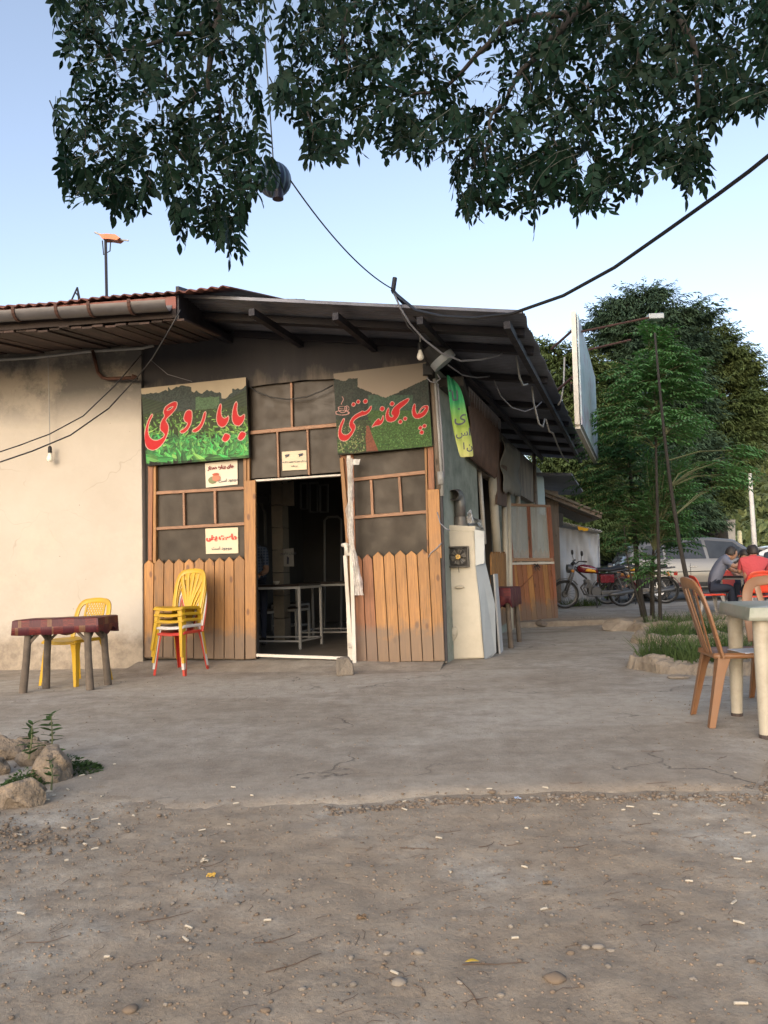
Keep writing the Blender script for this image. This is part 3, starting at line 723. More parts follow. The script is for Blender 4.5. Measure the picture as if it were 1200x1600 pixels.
def letters(rgb, X, Y, polys, holes, outline=5.5):
    ins = np.zeros(X.shape, bool); dd = np.full(X.shape, 1e9)
    for p in polys:
        p = smoothpoly(p, 1); ins |= inpoly(X, Y, p); dd = np.minimum(dd, polydist(X, Y, p))
    for p in holes:
        p = smoothpoly(p, 1); h = inpoly(X, Y, p); ins &= ~h; dd = np.minimum(dd, np.where(h | ins, polydist(X, Y, p), 1e9))
    rgb[(dd < outline) & ~ins] = L(226, 178, 165); rgb[ins] = L(205, 28, 38)
def art_left(X, Y):
    rs = np.random.RandomState(5); rgb = np.zeros(X.shape+(3,)); n1 = vnoise(X, Y, 26, 1); n2 = vnoise(X, Y, 9, 2); n3 = vnoise(X, Y, 60, 3)
    rgb[:] = np.array(L(196, 180, 152))[None, None]*(.92+.1*n3)[..., None]
    tree = 430+40*vnoise(X, Y*0, 70, 4)-25*vnoise(X, Y*0, 24, 6)-(X > 380)*(X < 600)*42-(X > 600)*5+np.clip((X-930)/170, 0, 1)*-35+((X > 880) & (X < 980))*40
    m = Y > tree; c = np.array(L(58, 74, 70))[None, None]*(.55+.9*n2)[..., None]; rgb[m] = c[m]
    m2 = (Y > 470+20*n1) & (X > 640) & (X < 860); c = np.array(L(86, 120, 84))[None, None]*(.7+.6*n2)[..., None]; rgb[m2 & (Y > tree)] = c[m2 & (Y > tree)]
    m3 = ((X < 380) & (Y > 450+X*.25)) | (X > 840) & (Y > 560-(X-840)*.55); c = np.array(L(52, 72, 48))[None, None]*(.6+.8*(np.sin((X*.4+Y)*.22)*.3+.5))[..., None]; rgb[m3] = c[m3]
    fld = Y > 640-(X-150)*.075; c = np.array(L(62, 84, 36))[None, None]*(.35+.9*n2)[..., None]; rgb[fld] = c[fld]
    dk = Y > 860; c = np.array(L(26, 34, 22))[None, None]*(.5+n1)[..., None]; t = np.clip((Y-760)/160, 0, 1)[..., None]; rgb[:] = np.where(fld[..., None], rgb*(1-t)+c*t, rgb)
    items = []
    for k in range(560):
        y = 600+470*rs.rand()**.75; x = 130+1000*rs.rand(); items.append((y, x))
    items.sort()
    for y, x in items:
        if y < 636-(x-150)*.075: continue
        t = (y-600)/470; s = 9+80*t**1.5; g = rs.rand()
        base = L(70+80*g, 125+75*g, 45+40*g) if t < .5 else L(50+95*g*rs.rand(), 105+95*g, 60+35*g)
        leafpaint(rgb, X, Y, x, y, s*rs.uniform(.7, 1.25), s*.27*rs.uniform(.8, 1.2), rs.uniform(-2.9, -.2) if rs.rand() < .75 else rs.uniform(-.4, .4), base, tuple(min(1, c*1.5) for c in base))
    P = [[(225, 640), (234, 655), (207, 700), (188, 760), (185, 820), (205, 868), (245, 893), (292, 888), (330, 865), (350, 838), (338, 815), (310, 795), (303, 765), (318, 705), (352, 662), (336, 625), (350, 580), (385, 552), (428, 529), (462, 528), (466, 552), (452, 592), (412, 640), (368, 678), (352, 705), (378, 738), (384, 782), (368, 842), (338, 905), (290, 957), (240, 980), (195, 972), (165, 938), (153, 880), (160, 800), (188, 705)],
         [(572, 603), (602, 612), (606, 655), (600, 720), (572, 780), (532, 817), (500, 818), (494, 800), (528, 785), (558, 755), (568, 722), (540, 710), (528, 680), (545, 625)],
         [(731, 616), (737, 640), (720, 712), (690, 775), (650, 808), (614, 810), (610, 795), (650, 772), (684, 738), (704, 690), (716, 640)],
         [(871, 543), (882, 560), (874, 620), (882, 668), (906, 686), (934, 672), (947, 657), (947, 700), (920, 748), (890, 765), (855, 748), (837, 700), (841, 640), (856, 580)],
         [(1016, 524), (1027, 545), (1021, 600), (1031, 655), (1056, 671), (1080, 652), (1095, 645), (1092, 690), (1065, 738), (1035, 753), (1000, 738), (981, 695), (984, 630), (998, 560)],
         [(915, 822), (962, 838), (955, 872), (922, 904), (886, 886), (900, 852)], [(1066, 805), (1107, 820), (1100, 852), (1068, 891), (1032, 876), (1045, 838)]]
    letters(rgb, X, Y, P, [[(360, 608), (392, 577), (436, 566), (418, 592), (382, 612)]], 6)
    e = (Y > 1104-(X-170)*.075) | (X > 1130+0*Y); rgb[e] = rgb[e]*.35
    return rgb
def art_right(X, Y):
    rs = np.random.RandomState(9); rgb = np.zeros(X.shape+(3,)); n1 = vnoise(X, Y, 30, 1); n2 = vnoise(X, Y, 10, 2); n3 = vnoise(X, Y, 18, 8)
    t = np.clip((Y-60)/330, 0, 1)[..., None]; rgb[:] = np.array(L(140, 129, 114))*(1-t)+np.array(L(168, 152, 132))*t
    hill = np.where(X < 620, 200+(X-80)*.38*(X > 330)+(X < 330)*30*vnoise(X, Y*0, 40, 3)+8*n2, 395-(X-640)*.47+8*n2); hill = np.where((X > 480) & (X < 760), np.maximum(hill, 350+30*n3), hill)
    m = Y > hill; c = np.array(L(52, 66, 58))[None, None]*(.45+.95*n2)[..., None]; rgb[m] = c[m]
    m = m & (X > 440) & (X < 900) & (Y > 380); c = np.array(L(66, 98, 78))[None, None]*(.55+.8*n2)[..., None]; rgb[m] = c[m]
    m = (Y > 540) & (X > 440); c = np.array(L(74, 112, 46))[None, None]*(.55+.8*n2)[..., None]; rgb[m] = c[m]
    m = (Y > 640) & (X <= 470); c = np.array(L(70, 84, 52))[None, None]*(.45+.9*n2)[..., None]; rgb[m] = c[m]
    for k in range(1300):
        y = 560+430*rs.rand(); x = 100+1000*rs.rand()
        if x < 420 and y < 700: continue
        s = 3+11*((y-560)/430); g = rs.rand(); base = L(48+60*g, 92+60*g, 40+36*g) if x > 420 or g < .5 else L(110+40*g, 128+30*g, 92)
        leafpaint(rgb, X, Y, x, y, s, s*.5, rs.uniform(0, 3.14), base, base)
    pth = [(420, 700), (445, 700), (490, 830), (545, 965), (420, 975), (410, 830)]; m = inpoly(X, Y, pth); c = np.array(L(140, 86, 66))[None, None]*(.8+.4*n2)[..., None]; rgb[m] = c[m]
    dm = lambda x, y, s=22: [(x-s*.2, y-s), (x+s, y-s*.3), (x+s*.3, y+s), (x-s, y+s*.4)]
    P = [[(915, 470), (929, 480), (926, 540), (938, 575), (955, 582), (972, 540), (992, 508), (1022, 490), (1062, 490), (1055, 545), (1022, 592), (975, 620), (930, 624), (902, 600), (893, 555), (900, 505)],
         [(857, 410), (864, 430), (832, 470), (785, 508), (762, 528), (766, 562), (746, 612), (715, 647), (670, 663), (630, 648), (620, 600), (628, 555), (650, 508), (656, 530), (650, 585), (668, 612), (694, 612), (704, 595), (682, 580), (684, 555), (704, 512), (745, 475), (802, 438)],
         [(597, 590), (600, 640), (575, 682), (540, 697), (505, 700), (475, 720), (490, 688), (520, 648), (550, 622), (562, 648), (578, 638), (586, 608)],
         [(470, 490), (476, 512), (455, 552), (420, 582), (385, 592), (352, 602), (320, 620), (292, 640), (276, 668), (300, 690), (302, 732), (270, 792), (225, 847), (180, 861), (140, 846), (122, 800), (130, 728), (158, 660), (185, 618), (187, 650), (158, 720), (152, 768), (180, 797), (220, 797), (252, 770), (268, 738), (246, 715), (240, 680), (262, 628), (302, 588), (350, 563), (382, 543), (396, 558), (426, 543), (442, 528)],
         dm(688, 470, 26), dm(585, 522, 28), dm(772, 657, 24), dm(822, 625, 22), dm(285, 478, 22), dm(335, 450, 22), dm(410, 445, 26), dm(978, 722, 22), dm(1020, 702, 22), dm(992, 768, 24)]
    letters(rgb, X, Y, P, [[(962, 565), (985, 528), (1005, 510), (1038, 508), (1008, 552), (975, 575)]], 5)
    # cup and saucer line drawing
    pk = L(214, 160, 150)
    el = lambda cx, cy, a, b: ((X-cx)/a)**2+((Y-cy)/b)**2
    for cx, cy, a, b in ((165, 566, 74, 24), (170, 512, 46, 14), (215, 520, 24, 26)):
        q = el(cx, cy, a, b); rgb[(q > .72) & (q < 1.15)] = pk
    q = el(170, 520, 46, 46); rgb[(q > .8) & (q < 1.1) & (Y > 520)] = pk
    q = np.abs(X-(168+10*np.sin((Y-400)/16.0))); rgb[(q < 4) & (Y > 395) & (Y < 480)] = pk
    rgb[Y > 985-(X-110)*.07] *= .4
    return rgb
def sign_board(label, cat, quad, quadart, art, d, depth, NX, NY, zoomdesc):
    t = thing('picture_sign', label, cat, tuple(FA.p(*quad[3], d)))
    c = [FA.p(x, y, d) for x, y in quad]; c[0] += FA.n*-.05; c[1] += FA.n*-.05   # top leans out a little
    c[0] = FA.p(*quad[0], d-.05); c[1] = FA.p(*quad[1], d-.05)
    n = (c[1]-c[0]).cross(c[3]-c[0]).normalized(); n = n if n.y > 0 else -n
    b = MB(); b.prism([p+n*.004 for p in c], n*depth); mk('sign_box', b, simple('sign_edge_metal', (.06, .055, .05), .6, .2), t, bevel=.003)
    printed('print', c, quadart, NX, NY, art, t, 0, n)
    return t
S1 = sign_board('picture sign of green tea leaves with large red Persian lettering, left of the door', 'sign', [(220.5, 607), (384, 589.5), (389.5, 715), (229, 728)], [(123, 402), (1104, 297), (1140, 1050), (172, 1128)], art_left, -.07, .05, 300, 230, 6)
S2 = sign_board('picture sign of a tea field path with a cup, right of the door', 'sign', [(521, 584), (667, 566), (675.5, 697), (528, 711)], [(75, 160), (1045, 35), (1100, 912), (118, 1005)], art_right, -.07, .05, 280, 230, 6)

# ------------------------------------------------------------------ Persian text: join letters into their written forms
FORMS = {'ا': (0xFE8D, 2), 'آ': (0xFE81, 2), 'ب': (0xFE8F, 4), 'ت': (0xFE95, 4), 'پ': (0xFB56, 4), 'ج': (0xFE9D, 4), 'چ': (0xFB7A, 4), 'ح': (0xFEA1, 4), 'خ': (0xFEA5, 4), 'د': (0xFEA9, 2), 'ر': (0xFEAD, 2), 'ز': (0xFEAF, 2),
         'س': (0xFEB1, 4), 'ش': (0xFEB5, 4), 'ق': (0xFED5, 4), 'ل': (0xFEDD, 4), 'م': (0xFEE1, 4), 'ن': (0xFEE5, 4), 'ه': (0xFEE9, 4), 'و': (0xFEED, 2), 'ی': (0xFBFC, 4)}
def shape_fa(s):
    out = []
    for i, ch in enumerate(s):
        if ch not in FORMS: out.append(ch); continue
        base, n = FORMS[ch]
        prv = i > 0 and s[i-1] in FORMS and FORMS[s[i-1]][1] == 4
        nxt = i+1 < len(s) and s[i+1] in FORMS and n == 4
        k = (3 if prv and nxt else 1 if prv else 2 if nxt else 0)
        out.append(chr(base+k))
    return ''.join(out[::-1])
def text_mesh(body, size, origin, ex, ez, mat, parent, bold=0.0, align='CENTER', name='lettering'):
    c = bpy.data.curves.new('tmp', 'FONT'); c.body = body; c.size = size; c.align_x = align; c.offset = bold; c.resolution_u = 3
    o = bpy.data.objects.new('tmp', c); COL.objects.link(o); dg = bpy.context.evaluated_depsgraph_get(); me = o.evaluated_get(dg).to_mesh()
    b = MB(); vs = [Vector(origin)+ex*v.co.x+ez*v.co.y for v in me.vertices]
    b.add(vs, [tuple(p.vertices) for p in me.polygons]); bpy.data.objects.remove(o); bpy.data.curves.remove(c)
    if not b.f: return None
    return mk(name, b, mat, parent)
PAPER = simple('cream_paper', (.62, .55, .44), .7, 0, .05, 6, .1, bscale=8)
PAPERY = simple('aged_paper', (.60, .51, .36), .7, 0, .05, 6, .1)
INKR = simple('red_ink', (.52, .05, .03), .6, 0, .03, 5, 0); INKM = simple('maroon_ink', (.16, .02, .02), .6, 0, .03, 5, 0); INKB = simple('blue_black_ink', (.03, .035, .06), .6, 0, .03, 5, 0)
def poster(label, px, d, mat, lines, F=FA, extra=None, name='paper_notice'):
    t = thing(name, label, 'notice', tuple(F.p(*px[3], d)))
    c = [F.p(x, y, d) for x, y in px]
    b = MB(); b.grid(lambda u, v: c[3].lerp(c[2], u).lerp(c[0].lerp(c[1], u), v)+F.n*(.004*noise.noise(Vector((u*3, v*3, px[0][0])))-.003), 8, 8); mk('paper', b, mat, t, solid=.001)
    ex = (c[2]-c[3]).normalized(); W = (c[2]-c[3]).length; Hh = (c[0]-c[3]).length; ez = (c[0]-c[3]).normalized()
    for body, u, v, size, m, bold in lines:
        text_mesh(shape_fa(body), size*Hh, c[3]+ex*(W*u)+ez*(Hh*v)-F.n*.010, ex, ez, m, t, bold)
    if extra: extra(t, c[3]-F.n*.010, ex*W, ez*Hh)
    return t
def tea_pic(t, o, ex, ey):
    def ell(cx, cy, a, b_, m, nm, off=0):
        b = MB(); pts = [o+ex*(cx+a*math.cos(k*math.pi/8))+ey*(cy+b_*math.sin(k*math.pi/8))-FA.n*off for k in range(16)]
        pts = [p+ex.normalized()*random.uniform(-.006, .006) for p in pts]; b.add(pts, [tuple(range(16))]); mk(nm, b, m, t)
    ell(.22, .28, .12, .15, simple('print_olive', (.16, .17, .07), .6), 'printed_leaves')
    ell(.34, .36, .13, .15, simple('print_terracotta', (.42, .15, .08), .6), 'printed_cup', .001); ell(.33, .50, .11, .055, simple('print_tea', (.35, .06, .02), .6), 'printed_tea', .002)
def cams(t, o, ex, ey):
    for u in (.22, .78):
        b = MB()
        for (x, y, a, c_) in ((u, .80, .10, .03), (u+.03, .74, .05, .03), (u-.05, .72, .02, .06)):
            pts = [o+ex*(x-a)+ey*(y-c_), o+ex*(x+a)+ey*(y-c_+.03), o+ex*(x+a)+ey*(y+c_+.03), o+ex*(x-a)+ey*(y+c_)]; b.add(pts, [(0, 1, 2, 3)])
        mk('printed_camera', b, INKB, t)
poster('white notice with maroon Persian text and a teacup, under the left sign', [(320.5, 724), (371, 719), (371.5, 757), (322, 762)], .02, PAPER, [('چای بهاره ممتاز', .5, .72, .18, INKM, .004), ('موجود است', .72, .16, .17, INKB, .001)], extra=tea_pic)
poster('cream paper notice with bold red Persian text, just above the left pickets', [(321, 826), (372, 824), (372.5, 864.5), (322, 865.5)], .02, PAPERY, [('ماست یخی', .5, .56, .27, INKR, .007), ('موجود است', .5, .16, .17, INKB, .001)])
poster('small cream notice with two camera drawings, on the glass above the doorway', [(440.5, 706), (478.5, 703.5), (479.5, 733.5), (441.5, 735.5)], .02, PAPERY, [('این سالن مجهز به دوربین مدار بسته', .5, .42, .105, INKB, .001), ('می باشد', .5, .18, .105, INKB, .001)], extra=cams)
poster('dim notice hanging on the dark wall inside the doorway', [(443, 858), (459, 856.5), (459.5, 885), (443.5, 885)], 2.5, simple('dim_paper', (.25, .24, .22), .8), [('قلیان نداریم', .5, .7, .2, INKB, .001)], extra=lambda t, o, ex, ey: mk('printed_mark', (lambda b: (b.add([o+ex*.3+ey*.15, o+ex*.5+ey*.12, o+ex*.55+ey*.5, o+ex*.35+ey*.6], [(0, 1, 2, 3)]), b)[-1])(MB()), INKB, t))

# ------------------------------------------------------------------ green to yellow cloth banner hanging at the corner
def banner_mat():
    g = NG('green_yellow_banner'); P, s = g.pos(); t = g.math('ADD', g.math('MULTIPLY', g.math('SUBTRACT', s[2], 2.0), .95), g.math('MULTIPLY', g.noise(4), .1))
    c = g.ramp(t, [(.05, (.44, .34, .22)), (.28, (.42, .44, .12)), (.55, (.25, .38, .05)), (.8, (.02, .30, .10)), (1, (.01, .16, .07))]); g.col(c); g.set(Roughness=.6); g.bump(g.noise(6, 4), .3, .02); return g.m
bt = thing('cloth_banner', 'green and yellow hanging banner with black Persian letters at the building corner', 'banner', tuple(FA.p(715, 716, -.02)))
BN = Frame(FA.w(0, -.05, 0), R(14))
bq = [BN.p(x, y, -.0) for x, y in ((697, 583), (706, 592), (740, 715), (719, 716))]
bx = [(697, 583, 706, 590), (700, 612, 722, 606), (703, 640, 728, 640), (707, 668, 733, 666), (713, 692, 737, 690), (719, 716, 740, 714)]
bv = []
for k, (x0, y0, x1, y1) in enumerate(bx):
    p, q = BN.p(x0, y0), BN.p(x1, y1)
    for j in range(7): bv.append(p.lerp(q, j/6)+BN.n*(.03*math.sin(j*1.7+k*.9)*(1-.12*k)+(.03*(j/6)**2)))
b = MB(); b.add(bv, [(k*7+j, k*7+j+1, (k+1)*7+j+1, (k+1)*7+j) for k in range(5) for j in range(6)]); o = mk('cloth', b, banner_mat(), bt, smooth=True, solid=.002)
ssd = o.modifiers.new('s', 'SUBSURF'); ssd.levels = ssd.render_levels = 2
for body, x, y, sz in (('ن', 734, 702, .10), ('ا', 725, 702, .10), ('اس', 724, 681, .11), ('ی', 719, 658, .17), ('.', 717, 640, .15), ('لا', 711, 626, .15), ('.', 703, 612, .2)):
    p = BN.p(x, y, -.09); text_mesh(shape_fa(body), sz, p, BN.e, Vector((0, 0, 1)), INKB, bt, .002)
# ------------------------------------------------------------------ plastered stove block with fan, pipe and side sheet
SF = Frame(on_z(700, 1030, 0), R(14))
st = thing('plastered_stove', 'cream plastered oven block with a flue pipe, at the corner of the tea house', 'stove', tuple(SF.w(.2, .3, 0)))
def stp(px, d0, d1, mat, name, **k):
    b = MB(); b.fpoly(SF, px, d0, d1); return mk(name, b, mat, st, **k)
b = MB(); outline = [(700, 1031), (757, 1029), (754, 1000), (750, 940), (744, 884), (741, 829), (695, 829), (696, 880), (699, 950), (701, 1000)]
b.fpoly(SF, outline, 0, .95); mk('oven_body', b, CREAMP, st, bevel=.02)
stp([(741, 827), (757, 830), (757, 880), (743, 884)], -.004, .012, GREYSH, 'side_sheet', bevel=.002)
b = MB(); q = [SF.p(x, y, .0) for x, y in ((742.5, 882), (757, 880), (771, 945), (773, 1022), (766, 1029), (757, 1030), (750, 945))]; q2 = []
b.prism([q[0], q[1]+SF.n*.10, q[2]+SF.n*.16, q[3]+SF.n*.16, q[4]+SF.n*.12, q[5], q[6]], SF.n*.008); mk('side_sheet', b, GREYSH, st)
stp([(696, 820), (743, 822), (743, 831), (695, 830)], .0, .9, CREAMP, 'top_slab', bevel=.008)
b = MB(); b.tube([SF.p(719.5, 822, .3), SF.p(719, 784, .3), SF.p(717.5, 777, .29), SF.p(714, 773, .24), SF.p(709, 773.5, .12), SF.p(708.5, 773.5, .10)], [.062, .062, .064, .066, .062, .062], 14, cap=False); b.tube([SF.p(719.5, 815, .3), SF.p(719.4, 808, .3)], .076, 14)
PIPEM = simple('galvanised_flue', (.17, .175, .17), .5, .5, .3, 6, .2, grime=(.14, .05, .03), grimeamt=.6); mk('flue_pipe', b, PIPEM, st, smooth=True, auto=50, solid=.004)
b = MB(); b.tube([SF.p(719.5, 827, .3), SF.p(719.5, 814, .3)], .082, 14); mk('flue_collar', b, PIPEM, st, smooth=True, auto=50)
# crumpled white rag and sheets on top
b = MB(); c = [SF.p(x, y, .45) for x, y in ((731, 829), (756, 829), (752, 812), (733, 808))]
b.grid(lambda u, v: c[0].lerp(c[1], u).lerp(c[3].lerp(c[2], u), v)+SF.n*(.12*noise.noise(Vector((u*3, v*3, 7))))+Vector((0, 0, .06*noise.noise(Vector((u*4, v*2, 2))))), 10, 8); tag(recenter(mk('metal_sheet_scrap', b, GREYSH, solid=.003)), 'bent grey metal scrap lying on top of the cream oven block', 'metal scrap')
WHITEC = simple('white_plastic_film', (.62, .62, .62), .35, 0, .08, 6, .2)
b = MB(); c = [SF.p(x, y, .28) for x, y in ((727, 818), (741, 817), (735, 795), (732, 800))]
b.grid(lambda u, v: c[0].lerp(c[1], u).lerp(c[3].lerp(c[2], u), v)+SF.n*(.14*noise.noise(Vector((u*4, v*4, 3)))), 10, 10); tag(recenter(mk('plastic_rag', b, WHITEC, solid=.003)), 'crumpled pale rag stuck behind the flue pipe on the oven', 'rag')
b = MB(); b.tube([SF.p(712, 827, .1), SF.p(716, 825, .1), SF.p(722, 827, .1), SF.p(727, 826, .12)], [.018, .03, .026, .012], 7); tag(recenter(mk('pinkish_rag', b, simple('pink_rag', (.45, .30, .27), .9), smooth=True)), 'small pinkish rag roll at the foot of the flue pipe', 'rag')
# fan
ft = thing('exhaust_fan', 'square black extractor fan with brass hub set in the cream oven front', 'fan', tuple(SF.p(716, 886, -.06)))
fc = SF.p(716, 870, -.045)
FANB = simple('black_fan_plastic', (.022, .022, .021), .45, 0, .3, 8, .1, grime=(.09, .07, .05)); BRASS = simple('brass_hub', (.30, .20, .06), .45, .6, .2, 20, .1)
hw = .105
b = MB()
for (x0, x1, z0, z1) in ((-1, 1, .86, 1.0), (-1, 1, -1.0, -.86), (-1, -.86, -.86, .86), (.86, 1, -.86, .86)):
    b.hexa([fc+SF.e*(x*hw*1.12)+SF.n*d+Vector((0, 0, z0*hw*1.12)) for x, d in ((x0, -.02), (x1, -.02), (x1, .04), (x0, .04))], [fc+SF.e*(x*hw*1.12)+SF.n*d+Vector((0, 0, z1*hw*1.12)) for x, d in ((x0, -.02), (x1, -.02), (x1, .04), (x0, .04))])
mk('fan_frame', b, FANB, ft, bevel=.003)
b = MB(); b.add([fc+SF.e*x*hw+SF.n*.038+Vector((0, 0, z*hw)) for x, z in ((-1, -1), (1, -1), (1, 1), (-1, 1))], [(0, 1, 2, 3)]); mk('fan_opening', b, BLACK, ft, solid=.004)
for k in range(6):
    a0 = k*math.pi/3+.3; pts = []
    for r, w0, w1 in ((.028, -.25, .35), (.06, -.38, .34), (.088, -.36, .28)):
        pts.append((fc+SF.e*r*math.cos(a0+w0)+Vector((0, 0, r*math.sin(a0+w0)))+SF.n*.0, fc+SF.e*r*math.cos(a0+w1)+Vector((0, 0, r*math.sin(a0+w1)))+SF.n*.028))
    b = MB(); b.add([p for q in pts for p in q], [(0, 1, 3, 2), (2, 3, 5, 4)]); mk('fan_blade', b, simple('grey_fan_blade', (.16, .15, .135), .4), ft, solid=.003)
b = MB(); b.tube([fc-SF.n*.022, fc+SF.n*.03], .028, 14); mk('fan_hub', b, BRASS, ft, smooth=True, auto=40)
b = MB(); ring = [fc+SF.e*.095*math.cos(k*math.pi/12)+Vector((0, 0, .095*math.sin(k*math.pi/12)))-SF.n*.012 for k in range(24)]; b.tube(ring, .004, 5, closed=True)
for k in range(3):
    a = k*math.pi/3+.2; b.tube([fc+SF.e*.1*math.cos(a)+Vector((0, 0, .1*math.sin(a)))-SF.n*.02, fc-SF.e*.1*math.cos(a)-Vector((0, 0, .1*math.sin(a)))-SF.n*.02], .003, 5)
mk('wire_guard', b, FANB, ft)
b = MB(); b.tube([fc+Vector((0, 0, -hw))-SF.n*.02, fc+Vector((.006, 0, -hw-.07))-SF.n*.025], .004, 5); mk('pull_cord', b, CABLE, ft)
# sponge-like block stuck on the front, broken stones at its left foot
def rockmesh(c, r, seed, sub=2, amp=.28, flat=.8):
    bm = bmesh.new(); bmesh.ops.create_icosphere(bm, subdivisions=sub, radius=1)
    b = MB(); vs = []; rr_ = random.Random(int(seed*7+1)); planes = []
    for _ in range(9):
        pn = Vector((rr_.gauss(0, 1), rr_.gauss(0, 1), rr_.gauss(0, 1)+.3)).normalized(); planes.append((pn, rr_.uniform(.66, .95)))
    for v in bm.verts:
        n = v.co.normalized(); k = 1+amp*noise.noise(n*1.1+Vector((seed*3.1, 0, 0)))*1.4+amp*.5*noise.noise(n*2.6+Vector((seed, 5, 0)))+amp*.16*noise.noise(n*7+Vector((seed, 5, 0)))
        q = n*k
        for pn, pd in planes:
            t_ = q.dot(pn)
            if t_ > pd: q = q-pn*(t_-pd)*.92
        q *= 1+.012*noise.noise(n*16)
        vs.append((c[0]+q.x*r[0], c[1]+q.y*r[1], c[2]+q.z*r[2]))
    b.add(vs, [tuple(v.index for v in f.verts) for f in bm.faces]); bm.free(); return b
STONEW = simple('pale_mortar', (.40, .36, .28), .9, 0, .25, 20, .7, bscale=40, bdist=.01)
b = rockmesh(SF.p(718, 917, -.03), (.055, .03, .022), 3); tag(recenter(mk('mortar_lump', b, STONEW)), 'white mortar lump stuck on the front of the cream oven under the fan', 'mortar lump')
for (x, y, rx, rz, lab) in ((703, 962, .025, .075, 'narrow pale stone chip wedged upright in the gap left of the oven'), (708, 990, .055, .085, 'blocky pale stone wedged at the lower left of the oven')):
    b = rockmesh(SF.p(x, y, -.02), (rx, .03, rz), x, amp=.2); tag(recenter(mk('wedged_stone', b, STONEW)), lab, 'stone')
b = MB(); b.tube([SF.p(704, 1008, -.04), SF.p(704, 1014, -.04)], .03, 10); b.tube([SF.p(704, 1014, -.04), SF.p(704.5, 1030, -.04)], .02, 8); tag(recenter(mk('drain_pipe_stub', b, simple('green_plastic_cap', (.16, .27, .20), .5), smooth=True, auto=40)), 'small green capped pipe stub standing by the oven foot', 'pipe')
b = MB(); b.tube([SF.p(698, 882, -.03), SF.p(699, 920, -.03), SF.p(700, 945, -.03)], .014, 6); b.tube([FA.p(683, 800, -.05), FA.p(688, 818, -.06), FA.p(697, 826, -.07), FA.p(703, 829, -.06)], .006, 5)
b.tube([FA.p(690, 848, -.06), FA.p(683, 856, -.06), FA.p(673, 864, -.06), FA.p(669, 871, -.06)], .006, 5)
tag(mk('loose_cable', b, CABLEG, smooth=True), 'thin pale cable looping beside the orange corner board and the oven', 'cable')

# leaning boards behind the oven
def lean(pxb, pxt, yb, yt, w, d, mat, lab):
    p0 = SF.p(pxb, yb, d); p1 = SF.p(pxt, yt, d); b = MB(); p0.z = 0
    b.prism([p0, p0+SF.e*w, p1+SF.e*w, p1], SF.n*.35); tag(recenter(mk('leaning_board', b, mat, bevel=.003)), lab, 'board')
lean(772, 766, 1022, 898, .05, .55, BLACK, 'black sheet leaning on the side of the cream oven')
lean(779, 770, 1019, 897, .022, .52, simple('pale_edge_board', (.45, .44, .42), .6), 'narrow white strip leaning outside the black sheet by the oven')

# plastic film tied on the door leaf
b = MB(); pth = [(546, 716), (548, 760), (547, 800), (550, 850), (556, 890), (562, 930)]; wd = [10, 7, 10, 9, 10, 14]
vs = []
for k in range(41):
    t = k/40*5; i = min(4, int(t)); f = t-i; x = pth[i][0]*(1-f)+pth[i+1][0]*f; y = pth[i][1]*(1-f)+pth[i+1][1]*f; wv = wd[i]*(1-f)+wd[i+1]*f
    for j in range(9):
        u = j/8-.5; p = FA.p(x+u*wv*(1+.35*noise.noise(Vector((k*.35, 0, 3)))), y, -.20); vs.append(p+FA.n*(.05*math.sin(j*2.3+k*.25)+.04*noise.noise(Vector((j*.9, k*.3, 0)))))
b.add(vs, [(k*9+j, k*9+j+1, (k+1)*9+j+1, (k+1)*9+j) for k in range(40) for j in range(8)])
c = [FA.p(x, y, -.2) for x, y in ((546, 718), (563, 717), (561, 726), (547, 727))]
n0 = len(b.v); b.grid(lambda u, v: c[0].lerp(c[1], u).lerp(c[3].lerp(c[2], u), v)+FA.n*.03*noise.noise(Vector((u*4, v*4, 1))), 6, 4)
g = NG('clear_film'); g.col((.75, .74, .72)); g.set(Roughness=.3, Alpha=g.ramp(g.noise(14, 5), [(.35, .35), (.65, .8)])); g.bump(g.noise(25, 4), .4, .01)
tag(recenter(mk('plastic_film', b, g.m, smooth=True)), 'torn translucent plastic sheet hanging along the open white door leaf', 'plastic sheet')
b = MB(); q = [on_z(526, 1057, 0), on_z(553, 1055, 0)]; e1 = q[1]-q[0]
b.prism([q[0], q[1], q[1]+Vector((-.01, 0, .10)), q[1]+Vector((-.05, .02, .17)), q[0]+Vector((.0, 0, .17))], Vector((0, .10, 0))); tag(recenter(mk('concrete_block', b, CONCB, bevel=.01)), 'broken concrete block propping the foot of the white door leaf', 'block')
b = rockmesh(on_z(845, 974, .06), (.10, .08, .07), 12); tag(recenter(mk('door_stone', b, simple('dark_stone', (.12, .10, .085), .9, 0, .2, 12, .5))), 'rounded dark stone holding the open side door', 'stone')

